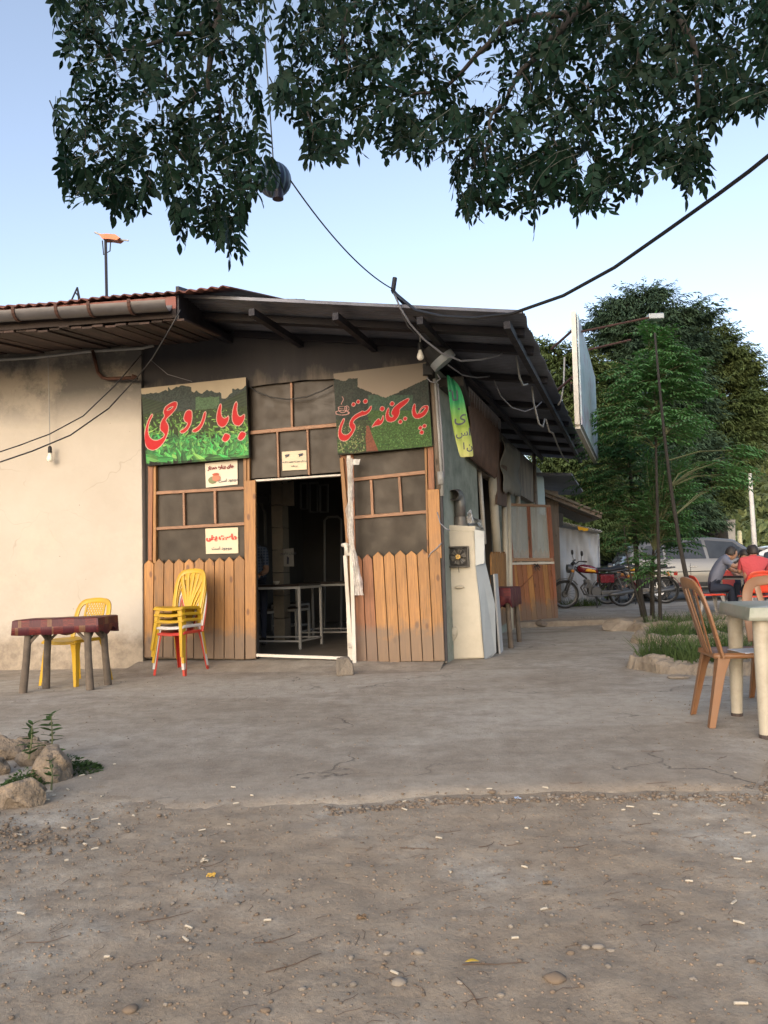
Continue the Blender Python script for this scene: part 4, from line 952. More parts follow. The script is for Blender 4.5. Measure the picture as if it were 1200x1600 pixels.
# ------------------------------------------------------------------ open side door
D0 = on_z(804, 981, 0); D1 = on_z(872, 974, 0); da = math.atan2(-(D1-D0).y, (D1-D0).x); DF = Frame(D0, da)
sdr = thing('side_door', 'open pine door with glass top and small pickets, propped by a dark stone', 'door', tuple(D0))
def dp(px, d0, d1, mat, name, **k):
    b = MB(); b.fpoly(DF, px, d0, d1); return mk(name, b, mat, sdr, **k)
REDW = wood('worn_red_wood', (.28, .10, .045), (.07, .03, .02), grime=.4); PALEW = wood('worn_pale_wood', (.36, .22, .13), (.12, .07, .04), grime=.4, axis='X', knots=False)
dp([(790, 787), (796, 787), (811, 981), (805, 982)], -.02, .03, REDW, 'stile'); dp([(855, 790), (860.5, 790), (873, 974), (868, 975)], -.02, .03, REDW, 'stile')
dp([(790, 786), (860, 789), (860, 792.5), (790, 790)], -.025, .035, PALEW, 'rail'); dp([(797, 872), (864, 872), (865, 877), (798, 877)], -.022, .032, PALEW, 'rail'); dp([(798, 879), (866, 877.5), (866, 881), (798, 882.5)], -.03, .03, WHITEP, 'rail'); dp([(806, 976), (872, 970), (873, 974), (806, 981)], -.025, .035, PALEW, 'rail')
dp([(824, 791), (828.5, 791), (832, 872), (828, 872)], -.015, .03, REDW, 'middle_bar')
g = NG('clear_glass'); g.col((.45, .47, .46)); g.set(Roughness=.12, Alpha=.42); CLG = g.m
dp([(796, 790), (824, 791), (828, 872), (800, 872)], .0, .006, CLG, 'pane'); dp([(828.5, 791), (855, 791.5), (862, 872), (832, 872)], .0, .006, CLG, 'pane')
for i in range(9):
    if i == 4: continue
    x = 800+7*i; yt = 860+(1.5 if i % 2 else 0); dp([(x, 873), (x+6.3, 873), (x+5.9, yt+4), (x+3, yt-3), (x-.2, yt+4)], .008, .024, WOODO, 'picket', bevel=.002)
for i in range(8):
    x0 = 799+8.1*i; x1 = 809+7.9*i; dp([(x1, 978-i*.7), (x1+7.4, 977.4-i*.7), (x0+7.5, 882), (x0, 882)], -.012+.002*(i % 2), .012, WOODR if i % 3 else WOODO, 'plank', bevel=.0025)
b = MB(); b.bar(DF.p(807, 925, -.02), DF.p(838, 893, -.02), .012, .01); mk('brace', b, REDW, sdr)
b = MB()
for k in range(9):
    a = random.uniform(0, 6.3); p = DF.p(838, 884, -.05); b.tube([p, p+Vector((.04*math.cos(a), -.02, .04*math.sin(a))), p+Vector((.06*math.cos(a+.4), -.02, .06*math.sin(a)-.03))], .008, 4)
mk('latch', b, BLACK, sdr)

# ------------------------------------------------------------------ billboard seen nearly edge-on
bb = thing('billboard', 'tall pale blue billboard seen nearly edge-on above the canopy eave', 'billboard', (3.6, 12.2, 3.2))
def P3(px, py, y): return on_y(px, py, y)
f = [P3(901, 492, 9.6), P3(917.5, 592, 13.4), P3(914.5, 717, 13.4), P3(896, 663, 9.6)]
f = [P3(901, 491, 9.6), None, None, P3(893.5, 664, 9.6)]
# a rectangle board: near edge at 9.6 m, far edge further back along the wall
near_t, near_b = f[0], f[3]; dirb = (P3(926, 600, 13.0)-P3(900.5, 560, 9.6)); dirb.z = 0; dirb.normalize(); Lb = 3.55
nb_ = Vector((dirb.y, -dirb.x, 0))
near_b = Vector((near_t.x-.02, near_t.y, near_b.z))
q = [near_t, near_t+dirb*Lb, near_b+dirb*Lb, near_b]
g = NG('faded_billboard'); n = g.noise(1.6, 5, .6, stretch=(1, 1, 2.2)); c = g.ramp(n, [(.3, (.22, .32, .36)), (.5, (.36, .47, .52)), (.62, (.30, .29, .36)), (.75, (.16, .32, .26))]); g.col(c); g.set(Roughness=.5); BBM = g.m
b = MB(); b.prism(q, nb_*.02); mk('panel', b, BBM, bb)
b = MB()
for a, c in ((0, 1), (1, 2), (2, 3), (3, 0)): b.bar(q[a]-nb_*.04, q[c]-nb_*.04, .10, .06, up=nb_)
mk('panel_frame', b, WHITEP, bb)
b = MB()
b.tube([P3(898, 513, 9.8), P3(862, 545, 10.6)], .018, 6); b.tube([P3(895, 521, 9.9), P3(1020, 495, 11.0)], .016, 6); b.tube([P3(905, 550, 11.4), P3(985, 531, 12.3)], .018, 6)
b.tube([P3(894, 590, 9.8), P3(866, 614, 10.4)], .018, 6); b.tube([P3(893, 598, 9.7), P3(893, 610, 10.0)], .018, 6); mk('support_tube', b, RUSTY, bb)
b = MB(); h = P3(1022, 495, 11.0); b.box(h.x-.1, h.x+.12, h.y-.08, h.y+.08, h.z-.05, h.z+.03); mk('flood_lamp', b, GREYSH, bb, bevel=.01)
# ------------------------------------------------------------------ wires, bulbs, antenna, striped lamp
def sagpts(p, q, sag, n=18):
    return [p.lerp(q, k/n)+Vector((0, 0, -sag*4*(k/n)*(1-k/n))) for k in range(n+1)]
def cable(name, pts, r, mat, label, group=None):
    b = MB(); b.tube(pts, r, 6); o = mk(name, b, mat, smooth=True); recenter(o); return tag(o, label, 'cable', group)
def hanging_bulb(top, bot, label):
    t = thing('hanging_bulb', label, 'light bulb', tuple(bot))
    b = MB(); b.tube([top, (top+bot)/2+Vector((.004, 0, 0)), bot+Vector((0, 0, .17))], .006, 5); mk('cord', b, PIPEG, t)
    b = MB(); b.lathe([(.012, .185), (.020, .175), (.024, .12), (.022, .105)], bot, 10); mk('socket', b, BLACK, t, smooth=True, auto=40)
    b = MB(); b.lathe([(.017, .11), (.020, .085), (.032, .055), (.036, .035), (.030, .014), (.014, .002), (.002, 0)], bot, 14); mk('bulb', b, BULB, t, smooth=True)
hanging_bulb(WL.p(75, 556, -.1), WL.p(78, 722, -.1), 'frosted bulb on a long cord in front of the cream wall')
bp = FA.p(657, 563, -.6); hanging_bulb(FA.p(655, 502, -.6), bp, 'frosted bulb hanging under the canopy above the right picture sign')
# black drum lamp at the corner
dl = thing('drum_lamp', 'dark drum-shaped lamp with a pale rim under the canopy corner', 'lamp', tuple(FA.p(690, 580, -.3)))
a_ = FA.p(674, 541, -.3); c_ = FA.p(696, 568, -.27); b = MB(); b.tube([a_, a_.lerp(c_, .9)], [.125, .135], 18); mk('housing', b, BLACK, dl, smooth=True, auto=50)
b = MB(); b.tube([a_.lerp(c_, .66), a_.lerp(c_, .98)], [.140, .139], 18); mk('rim', b, GREYSH, dl, smooth=True, auto=50)
b = MB(); b.box(-.05, .05, -.04, .04, -.06, .06); b.v = [tuple(Vector(v)+FA.p(668, 578, -.12)) for v in b.v]; b.bar(FA.p(667, 575, -.12), a_, .03); mk('bracket', b, BLACK, dl)
b = MB(); b.tube([FA.p(667, 590, -.14), FA.p(672, 596, -.15), FA.p(680, 598, -.15), FA.p(688, 592, -.15), FA.p(684, 585, -.15)], .007, 5); mk('lead', b, CABLEG, dl, smooth=True)
# pole stub on the canopy edge
pt = thing('cable_mast', 'bent steel mast standing up from the canopy edge and carrying the cables', 'mast', tuple(sheet(.66, .1, .0)))
m0 = on_y(617, 434, 7.0); m1 = on_y(614, 455, 7.0); m2 = on_y(662, 508, 7.5); b = MB(); b.tube([m0, m1], .022, 8); b.tube([m1, m2], .020, 8); mk('mast_tube', b, STEELD, pt, smooth=True, auto=50)
# wires
W0 = on_y(1215, 232, 4.2); cable('thick_power_cable', [m1]+[on_y(x, y, d) for x, y, d in ((650, 485, 6.6), (690, 494, 6.3), (740, 497, 6.0), (800, 490, 5.8), (880, 462, 5.5), (960, 418, 5.2), (1040, 362, 4.9), (1120, 305, 4.6), (1170, 268, 4.4))]+[W0, on_y(1300, 150, 4.0)], .013, CABLE, 'thick black power cable sweeping from the canopy mast up to the right')
LP = on_y(428, 281, 5.3)
cable('lamp_wire', sagpts(on_y(454, 282, 5.2), m1+Vector((0, 0, .02)), .10), .006, CABLE, 'thin wire from the striped hanging lamp down to the canopy mast')
cable('drooping_wire', [m1, on_y(625, 480, 7.0), on_y(640, 505, 7.1), on_y(662, 530, 7.2), on_y(690, 552, 7.3), on_y(720, 564, 7.5), on_y(752, 562, 7.7), on_y(780, 555, 8.0), on_y(797, 541, 8.3)], .010, CABLEG, 'pale doubled wire drooping under the canopy from the mast to the eave')
cable('drooping_wire', [on_y(700, 570, 8.0), on_y(722, 586, 8.4), on_y(745, 590, 8.8), on_y(765, 588, 9.2)], .008, CABLEG, 'short pale wire under the canopy right of the drum lamp')
cable('drooping_wire', [on_y(772, 595, 9.2), on_y(783, 620, 9.3), on_y(800, 637, 9.4), on_y(820, 643, 9.5), on_y(838, 636, 9.6), on_y(846, 628, 9.7)], .008, CABLEG, 'pale wire hanging in a long bow under the middle of the canopy')
cable('drooping_wire', [on_y(803, 542, 8.4), on_y(808, 565, 8.5), on_y(812, 590, 8.5), on_y(817, 602, 8.6), on_y(824, 600, 8.7)], .012, PIPEG, 'pale hooked cable hanging from the canopy eave, nearest of the eave loops')
cable('drooping_wire', [on_y(831, 604, 9.4), on_y(834, 630, 9.5), on_y(842, 662, 9.5), on_y(848, 667, 9.6), on_y(851, 655, 9.7)], .012, PIPEG, 'pale looped cable hanging from the middle of the canopy eave')
cable('drooping_wire', [on_y(853, 655, 10.3), on_y(858, 674, 10.4), on_y(864, 677, 10.5), on_y(869, 690, 11.0), on_y(874, 702, 11.6), on_y(880, 714, 12.2), on_y(888, 722, 12.8)], .012, PIPEG, 'pale cable dipping in short steps along the far canopy eave')
cable('drooping_wire', [on_y(882, 558, 10.2), on_y(881, 600, 10.2), on_y(877, 625, 10.2), on_y(872, 633, 10.2)], .012, PIPEG, 'pale cable hanging between canopy eave and billboard')
cable('drooping_wire', [on_y(620, 468, 7.0), on_y(628, 490, 7.2), on_y(638, 510, 7.4), on_y(650, 522, 7.6)], .007, CABLEG, 'thin pale wire hanging short from the mast under the canopy')
br = WL.p(214, 590, -.15)
cable('wall_wire', [on_y(282, 484, 7.2), on_y(262, 520, 7.3), on_y(238, 560, 7.5), br, on_y(170, 638, 7.5), on_y(110, 680, 7.3), on_y(50, 705, 7.1), on_y(0, 722, 7.0), on_y(-60, 738, 6.9)], .007, CABLE, 'lower black wire slanting across the cream wall to the bracket pipe')
cable('wall_wire', [WL.p(222, 553, -.12), on_y(180, 602, 7.6), on_y(130, 650, 7.4), on_y(78, 678, 7.2), on_y(30, 696, 7.1), on_y(0, 706, 7.0), on_y(-60, 722, 6.9)], .006, CABLE, 'upper black wire slanting across the cream wall')
cable('window_wire', [FA.p(388, 602, -.06), FA.p(400, 612, -.06), FA.p(425, 621, -.06), FA.p(450, 624, -.06), FA.p(480, 620, -.06), FA.p(505, 610, -.06), FA.p(520, 602, -.06)], .007, CABLE, 'black wire sagging across the glass above the doorway')
cable('fascia_wire', [FA.p(235, 562, -.03), FA.p(262, 585, -.03), FA.p(300, 596, -.03)], .004, CABLEG, 'thin pale wire across the dark-topped board above the left sign')
# antenna
at = thing('roof_antenna', 'thin antenna mast on the red roof with an orange element on top', 'antenna', tuple(on_y(167, 463, 9.4)))
b = MB(); b.tube([on_y(167, 480, 9.4), on_y(165, 376, 9.4)], .018, 6); mk('mast', b, STEELD, at)
b = MB(); b.bar(on_y(148, 363, 9.4), on_y(158, 367, 9.4), .02); b.bar(on_y(182, 374, 9.4), on_y(201, 376, 9.4), .015); mk('element_rod', b, PIPEG, at)
b = MB(); b.prism([on_y(x, y, 9.35) for x, y in ((154, 366), (166, 365), (180, 366), (187, 371), (182, 375), (170, 373), (160, 373))], Vector((0, .16, .02))); mk('reflector', b, simple('orange_plastic', (.50, .14, .05), .5), at)
b = MB(); b.tube([on_y(160, 376, 9.4), on_y(162, 398, 9.4), on_y(172, 392, 9.4), on_y(173, 376, 9.4)], .008, 5); mk('lead_loop', b, CABLE, at)
b = MB(); A_ = on_y(121, 449, 8.6)
for x, y in ((107, 480), (124, 477), (125, 468)): b.tube([A_, on_y(x, y, 8.6)], .010, 5)
b.tube([on_y(117, 456, 8.6), on_y(122, 462, 8.6), on_y(124, 470, 8.6)], .008, 4); tag(recenter(mk('wire_tripod', b, STEELD)), 'small bent wire tripod standing on the red roof edge', 'wire bracket')
# striped globe lamp among the leaves
lt = thing('striped_globe_lamp', 'blue and white striped globe lamp with a dark socket hanging among the leaves', 'lamp', tuple(LP))
g = NG('blue_stripe'); s = g.sep('Object'); an = g.math('ARCTAN2', s[1], s[0]); w_ = g.math('SINE', g.math('MULTIPLY', an, 16.0))
g.col(g.mix(g.ramp(w_, [(.45, 0.0), (.55, 1.0)], 'LINEAR'), (.012, .028, .075), (.09, .16, .24))); g.set(Roughness=.4)
gl = MB(); rr = .125; prof = [(rr*math.sin(math.pi*k/14), -rr*math.cos(math.pi*k/14)) for k in range(1, 14)]; gl.lathe(prof, LP, 32, 'Z'); 
o = mk('globe', gl, g.m, lt, smooth=True); o.rotation_euler = (R(20), R(12), 0)
b = MB(); b.lathe([(.05, -.02), (.048, -.06), (.036, -.08), (.040, -.14), (.040, -.16)], LP+Vector((.03, -.03, 0)), 16); mk('socket', b, simple('dark_navy_plastic', (.015, .015, .04), .4), lt, smooth=True, auto=40)
b = MB(); b.tube([LP+Vector((0, 0, .1)), LP+Vector((-.05, 0, 1.2))], .005, 5); mk('cord', b, CABLE, lt)
# ------------------------------------------------------------------ plastic chairs
def sweep(b, pts, w, t, nrm, taper=None):
    """flat strip swept along pts: w wide across, t thick along nrm"""
    pts = [Vector(p) for p in pts]; n = len(pts); vs = []
    for i, p in enumerate(pts):
        tg = (pts[min(i+1, n-1)]-pts[max(i-1, 0)]).normalized(); nn = Vector(nrm(i/(n-1)) if callable(nrm) else nrm).normalized()
        s = tg.cross(nn).normalized(); nn = s.cross(tg).normalized(); ww = (w if not taper else w*taper(i/(n-1)))/2; tt = t/2
        c = .3
        for a, e in ((-1, -1+c), (-1+c*.4, -1), (1-c*.4, -1), (1, -1+c), (1, 1-c), (1-c*.4, 1), (-1+c*.4, 1), (-1, 1-c)): vs.append(p+s*a*ww+nn*e*tt)
    k = 8; fs = [tuple(range(k))[::-1], tuple(range((n-1)*k, n*k))]+[(i*k+j, i*k+(j+1) % k, (i+1)*k+(j+1) % k, (i+1)*k+j) for i in range(n-1) for j in range(k)]
    b.add(vs, fs)
def bez(p0, p1, p2, p3, n=12):
    p0, p1, p2, p3 = map(Vector, (p0, p1, p2, p3)); r = []
    for i in range(n+1):
        t = i/n; r.append(p0*(1-t)**3+p1*3*t*(1-t)**2+p2*3*t*t*(1-t)+p3*t**3)
    return r
def plastic(name, c):
    g = NG(name); n = g.noise(5, 5, .7); g.col(g.mix(g.math('MULTIPLY', g.ramp(n, [(.48, 0.0), (.75, 1.0)]), .35), g.ramp(g.noise(2), [(.3, tuple(x*.9 for x in c)), (.7, c)]), (.16, .12, .08)))
    g.set(Roughness=g.ramp(g.noise(9, 4), [(.3, .32), (.7, .5)])); g.bump(g.noise(60, 3), .06, .002); return g.m
PY = plastic('yellow_plastic', (.52, .31, .010)); PW = plastic('white_plastic', (.60, .56, .52)); PR = plastic('red_plastic', (.48, .035, .02)); PB = plastic('brown_plastic', (.20, .092, .038)); PO = plastic('orange_red_plastic', (.62, .055, .025)); PGY = plastic('grey_plastic', (.30, .30, .30))
def make_chair(label, m, loc, rz, group=None, style='fan', hgt=.80, name='plastic_chair', legm=None):
    """faces -Y; origin at floor centre"""
    ORGL = (0, 0, 0); t = thing(name, label, 'chair', ORGL, group); legm = legm or m
    zs = .42; W = .205; D0_, D1_ = -.22, .20
    def seat(u, v):
        a = 2*u-1; c = 2*v-1
        x = a*W*(1-.10*max(0, c)); y = (D0_+D1_)/2+c*(D1_-D0_)/2*(1-.0*abs(a))
        r = max(abs(a), abs(c)); z = zs+.012*(a*a)-.015*(1-c*c)*(1-a*a)
        if c < -.8: z -= .016*((-c-.8)/.2)**2
        if abs(a) > .93 or c > .93: z -= .0
        return Vector((x, y, z))
    b = MB(); b.grid(seat, 14, 14)
    # apron
    rim = [seat(i/14, 0) for i in range(15)]+[seat(1, j/14) for j in range(1, 15)]+[seat(i/14, 1) for i in range(13, -1, -1)]+[seat(0, j/14) for j in range(13, 0, -1)]
    n = len(rim); b.add(rim+[Vector((p.x*1.02, p.y*1.02, min(p.z, zs)-.016)) for p in rim], [(i, (i+1) % n, (i+1) % n+n, i+n) for i in range(n)])
    mk('seat', b, m, t, smooth=True, solid=.006, auto=50)
    for sx in (-1, 1):
        for (y0, y1, x1, w) in ((-.20, -.235, .235, .058), (.185, .27, .225, .062)):
            b = MB(); p0 = Vector((sx*(W-.012), y0, zs-.005)); p1 = Vector((sx*x1, y1, 0)); s = 1 if y0 > 0 else -1
            # angle-section leg: two webs meeting at the outer corner
            for web in (0, 1):
                vs = []
                for k in range(5):
                    f = k/4; p = p0.lerp(p1, f); ww = w*(1-.38*f)*(1.25 if k == 0 else 1)
                    a = Vector((-sx*ww, 0, 0)) if web == 0 else Vector((0, -s*ww, 0)); th = Vector((0, -s*.006, 0)) if web == 0 else Vector((-sx*.006, 0, 0))
                    vs += [p, p+a, p+a+th, p+th]
                b.add(vs, [(0, 1, 2, 3), (16, 17, 18, 19)]+[(k*4+j, k*4+(j+1) % 4, (k+1)*4+(j+1) % 4, (k+1)*4+j) for k in range(4) for j in range(4)])
            mk('leg', b, legm, t, bevel=.002)
    # back
    yb0, yb1 = .19, .30; zt_ = hgt
    prof = lambda z: yb0+(yb1-yb0)*((z-zs)/(zt_-zs))
    def bp_(x, z): return Vector((x, prof(z)+.03*(1-(x/.22)**2)*0-.035*(abs(x)/.22)**2, z))
    left = [bp_(*q) for q in [(x, z) for x, _, z in [tuple(v) for v in bez((-.195, 0, zs-.01), (-.20, 0, zs+.2), (-.235, 0, zt_-.01), (-.10, 0, zt_-.008), 12)]]]
    right = [Vector((-p.x, p.y, p.z)) for p in left][::-1]; top = [bp_(x, zt_-.008+.008*(1-(x/.1)**2)) for x in (-.06, -.02, .02, .06)]
    b = MB(); sweep(b, left+top+right, .052 if style != 'loop' else .068, .016, (0, -1, .25)); mk('back_frame', b, m, t, smooth=True, auto=45)
    if style == 'fan':
        for k in range(5):
            a = (k-2)/2; q = bez((a*.035, prof(zs+.03)+.0, zs-.005), (a*.05, prof(zs+.15), zs+.14), (a*.12, prof(zs+.2), zs+.2), (a*.155, prof(zt_-.03), zt_-.022-.022*a*a), 10); q = [Vector((p.x, prof(p.z)-.035*(abs(p.x)/.22)**2, p.z)) for p in q]
            b = MB(); sweep(b, q, .034, .008, (0, -1, .25), lambda f: .7+.9*abs(f-.1)*(f > .1)); mk('back_slat', b, m, t, smooth=True, auto=45)
    elif style == 'loop':
        for k in range(3):
            a = (k-1); q = bez((a*.06, prof(zs), zs-.005), (a*.06, prof(zs+.1), zs+.12), (a*.10, prof(zs+.2), zs+.22), (a*.12, prof(zt_-.03), zt_-.02), 10); q = [Vector((p.x, prof(p.z)-.035*(abs(p.x)/.22)**2, p.z)) for p in q]
            b = MB(); sweep(b, q, .040, .008, (0, -1, .25)); mk('back_slat', b, m, t, smooth=True, auto=45)
    elif style == 'mesh':
        b = MB()
        z0, z1, x0 = zs+.10, zt_-.02, .115
        for sx in (-1, 1): sweep(b, [bp_(sx*x0, z0+(z1-z0)*k/5) for k in range(6)], .024, .010, (0, -1, .25))
        sweep(b, [bp_(-x0+2*x0*k/6, z0) for k in range(7)], .024, .010, (0, -1, .25))
        for k in range(-6, 11):
            for sgn in (-1, 1):
                pts = []
                for j in range(9):
                    f = j/8; x = -x0+(k*.032+f*(z1-z0)*.7); z = z0+(z1-z0)*f
                    if abs(x) < x0: pts.append(bp_(sgn*x, z))
                if len(pts) > 1: sweep(b, pts, .011, .005, (0, -1, .25))
        mk('woven_panel', b, m, t)
    elif style == 'solid':
        b = MB(); b.grid(lambda u, v: bp_((2*u-1)*.19, zs+.05+(zt_-zs-.06)*v), 8, 8); mk('back_panel', b, m, t, smooth=True, solid=.008)
    t.location = loc; t.rotation_euler = (0, 0, rz); return t
# the stack by the pickets
sp = on_z(283, 1052, 0); SR = R(-22)
mats = [(PR, 'red plastic chair at the bottom of the stack by the left pickets'), (PW, 'white plastic chair, second from the bottom of the stack by the pickets'), (PY, 'yellow plastic chair directly above the white one in the stack'), (PY, 'yellow plastic chair between two yellow ones in the stack'), (PY, 'topmost yellow plastic chair of the stack by the left pickets')]
for k, (m, lab) in enumerate(mats):
    if k < 3: ch = make_chair(lab, m, (0, 0, 0), 0, 'plastic chairs stacked by the pickets')
    else: ch = dup(ch, (0, 0, 0), 0, lab)
    ch.scale = (.84, .86, 1.03); ch.location = sp+Vector((-.006*k, -.004*k, .062*k)); ch.rotation_euler = (R(-.6*k), 0, SR+R(random.uniform(-1.5, 1.5)))
cy = on_z(118, 1067, 0); make_chair('yellow plastic chair with a woven back panel behind the small cloth-covered table', PY, cy, R(-22), style='mesh', hgt=.79)

# ------------------------------------------------------------------ cloth covered tables
def cloth_mat(name='maroon_woven_cloth'):
    g = NG(name); P = g.c.outputs['Object']; s = g.sep()
    # basket pattern of dark red bands crossed by tan ones
    cm = g.n('ShaderNodeCombineXYZ'); xx = g.math('ADD', s[0], g.math('MULTIPLY', s[1], .8)); g.l(xx, cm.inputs[0]); g.l(s[2], cm.inputs[1])
    ck = g.n('ShaderNodeTexChecker'); ck.inputs['Scale'].default_value = 9.5; g.l(cm.outputs[0], ck.inputs[0])
    sh = g.noise(1.0, 6, .8, vec=cm.outputs[0], stretch=(16, 170, 1)); sv = g.noise(1.0, 6, .8, vec=cm.outputs[0], stretch=(170, 16, 1))
    red1 = g.ramp(sh, [(.35, (.02, .005, .008)), (.65, (.19, .026, .024))]); red2 = g.ramp(sv, [(.35, (.035, .006, .012)), (.65, (.10, .014, .022))])
    c = g.mix(ck.outputs[1], red1, red2)
    # narrow tan straps crossing the weave
    st = g.math('GREATER_THAN', g.math('SINE', g.math('MULTIPLY', xx, 2*math.pi/.30)), .82); c = g.mix(g.math('MULTIPLY', g.math('MULTIPLY', st, g.math('SUBTRACT', 1.0, ck.outputs[1])), .8), c, g.ramp(sv, [(.3, (.10, .05, .028)), (.7, (.20, .11, .055))]))
    g.col(c); g.set(Roughness=.55); g.bump(sh, .3, .004); return g.m
CLOTH = cloth_mat()
LOG = simple('grey_peeled_log', (.105, .082, .062), .85, 0, .35, 12, .5)
def low_table(legs, ztop, label, clabel, over=.10, drop=.135, mat=CLOTH, br=True):
    c = sum(legs, Vector())/4; t = thing('wooden_table', label, 'table', tuple(c))
    for i, p in enumerate(legs):
        b = MB(); q = p+(c-p)*.12; q.z = ztop-.05; m_ = p.lerp(q, .5)+Vector((random.uniform(-.008, .008), 0, 0)); b.tube([p, m_, q], [.036, .032, .031], 9); mk('leg', b, LOG, t, smooth=True, auto=50)
        if br:
            for j in ((i+1) % 4, (i-1) % 4):
                d = (legs[j]-p).normalized(); u = q+Vector((0, 0, -.17)); b = MB(); b.bar(u, q+d*.15+Vector((0, 0, -.01)), .03, .022); mk('brace', b, LOG, t)
    q = [p+(p-c).normalized()*over*.75 for p in legs]; q = [Vector((p.x, p.y, 0)) for p in q]
    b = MB(); b.prism([p+Vector((0, 0, ztop-.045)) for p in q], Vector((0, 0, .035))); mk('tabletop', b, WOODG, t)
    # cloth
    cv = []; n = 10; qq = [p+(p-c).normalized()*.012 for p in q]; per = []
    for i in range(4):
        a, d = qq[i], qq[(i+1) % 4]
        for k in range(n*2): per.append(a.lerp(d, k/(2*n)))
    b = MB(); N = len(per); cc = Vector((c.x, c.y, ztop+.0))
    rings = [[Vector((c.x, c.y, ztop))+(Vector((p.x, p.y, 0))-Vector((c.x, c.y, 0)))*f+Vector((0, 0, 0)) for p in per] for f in (.01, .5, .97)]
    for fz, off in ((-.012, 1.0), (-.05, 1.01), (-.5, 1.02), (-1.0, 1.03)):
        r = []
        for k, p in enumerate(per):
            d = Vector((p.x-c.x, p.y-c.y, 0)); wv = 1+.035*noise.noise(Vector((k*.35, 0, fz*2)))*(-fz); dz = (1+.45*noise.noise(Vector((k*.16, 7, 0)))) if fz < -.3 else 1
            z = ztop+fz*drop*dz if abs(fz) > .04 else ztop-.006
            r.append(Vector((c.x, c.y, z))+d*off*wv)
        rings.append(r)
    vs = [v+Vector((0, 0, .004*noise.noise(v*7))) for r in rings for v in r]
    b.add(vs, [(i*N+k, i*N+(k+1) % N, (i+1)*N+(k+1) % N, (i+1)*N+k) for i in range(len(rings)-1) for k in range(N)]+[tuple(range(N))])
    o = mk('tablecloth', b, mat, smooth=True, solid=.003, auto=60); recenter(o); o.location = o.location; tag(o, clabel, 'tablecloth'); return t
legsA = [on_z(36, 1083, 0), on_z(141, 1078, 0), on_z(169, 1070, 0), on_z(72, 1076, 0)]
low_table(legsA, .655, 'low rustic table on four peeled log legs beside the cream wall', 'maroon and tan woven-pattern cloth over the low rustic table')
legsB = [on_z(799, 1013, 0), on_z(812, 1003, 0), on_z(812, 1003, 0)+Vector((-.42, .30, 0)), on_z(799, 1013, 0)+Vector((-.42, .22, 0))]
low_table(legsB, .74, 'small rustic table on square posts between the cream oven and side door', 'dark maroon patterned cloth over the small table by the oven', over=.06, drop=.24)
# white plastic table in the right foreground
TW = thing('plastic_table', 'white plastic table with thick legs in the right foreground', 'table', (2.45, 4.5, 0))
ta = on_z(1164, 954, .72); tb = on_z(1117, 944, .72); tr = on_z(1290, 950, .72); ez_ = Vector((0, 0, 1))
dx_ = Vector((.98, -.2, 0)).normalized(); dy_ = Vector((.2, .98, 0)).normalized(); tc = Vector((2.46, 4.60, 0))
PT = simple('cream_white_plastic', (.38, .34, .265), .5, 0, .1, 6, .15, grime=(.16, .12, .07), grimeamt=.6)
for sx, sy in ((-1, -1), (-1, 1), (1, 1), (1, -1)):
    p0 = tc+dx_*sx*.30+dy_*sy*.30; p1 = tc+dx_*sx*.325+dy_*sy*.325
    b = MB(); b.tube([p1+ez_*.018, p1.lerp(p0, .5)+ez_*.35, p0+ez_*.69], [.034, .042, .048], 12); lg = mk('leg', b, PT, TW, smooth=True, auto=50)
    b = MB(); b.tube([p1, p1+ez_*.02], .035, 12); mk('foot_cap', b, simple('dark_foot_cap', (.05, .035, .03), .7), lg)
b = MB(); b.prism([tc+dx_*x*.365+dy_*y*.365+ez_*.67 for x, y in ((-1, -1), (1, -1), (1, 1), (-1, 1))], ez_*.045); mk('tabletop', b, PT, TW, bevel=.01)
g = NG('green_oilcloth'); n = g.noise(3, 6, .7); n2 = g.voro(9); c = g.ramp(n, [(.35, (.19, .21, .16)), (.6, (.32, .32, .28))]); c = g.mix(g.ramp(n2, [(.12, .6), (.3, 0.0)]), c, (.36, .30, .27)); c = g.mix(g.math('MULTIPLY', g.ramp(g.noise(6, 6, .8), [(.5, 0.0), (.72, 1.0)]), .6), c, (.13, .115, .06)); g.col(c); g.set(Roughness=.35)
b = MB(); per = []
cn = [(-1, -1), (1, -1), (1, 1), (-1, 1)]
for i in range(4):
    for k in range(16):
        f = k/16; per.append(Vector(cn[i]).lerp(Vector(cn[(i+1) % 4]), f))
N = len(per); rings = []
for r_, z in ((.01, .722), (.6, .722), (.97, .722), (1.0, .718), (1.012, .70), (1.025, .67), (1.03, .648)):
    rings += [tc+dx_*(p[0]*.372*r_)+dy_*(p[1]*.372*r_)+ez_*(z+(.008*noise.noise(Vector((k*.3, 0, 1))) if z < .68 else 0)) for k, p in enumerate(per)]
b.add(rings, [(i*N+k, i*N+(k+1) % N, (i+1)*N+(k+1) % N, (i+1)*N+k) for i in range(6) for k in range(N)]+[tuple(range(N))])
o = mk('oilcloth', b, g.m, smooth=True, solid=.003, auto=50); recenter(o); tag(o, 'pale green stained oilcloth on the white plastic table', 'tablecloth')
b = MB(); b.tube([tc+dx_*-.02+dy_*.20+ez_*.73, tc+dx_*.22+dy_*.02+ez_*.73], .006, 6); tag(recenter(mk('pen', b, BLACK)), 'black pen lying on the green oilcloth', 'pen')
make_chair('brown plastic chair with its back to the left of the white plastic table', PB, (2.18, 4.82, 0), R(82), 'brown plastic chairs at the table', style='loop', hgt=.86, name='brown_chair')
make_chair('brown plastic chair facing the camera from behind the white plastic table', PB, (2.75, 5.32, 0), R(-12), 'brown plastic chairs at the table', style='loop', hgt=.84, name='brown_chair')
# papers under the table on the chair seat
b = MB(); b.box(2.12, 2.36, 4.62, 4.86, .432, .437); tag(recenter(mk('folded_paper', b, simple('blue_grey_paper', (.45, .5, .6), .6))), 'folded pale newspaper on the seat of the left brown chair', 'paper')

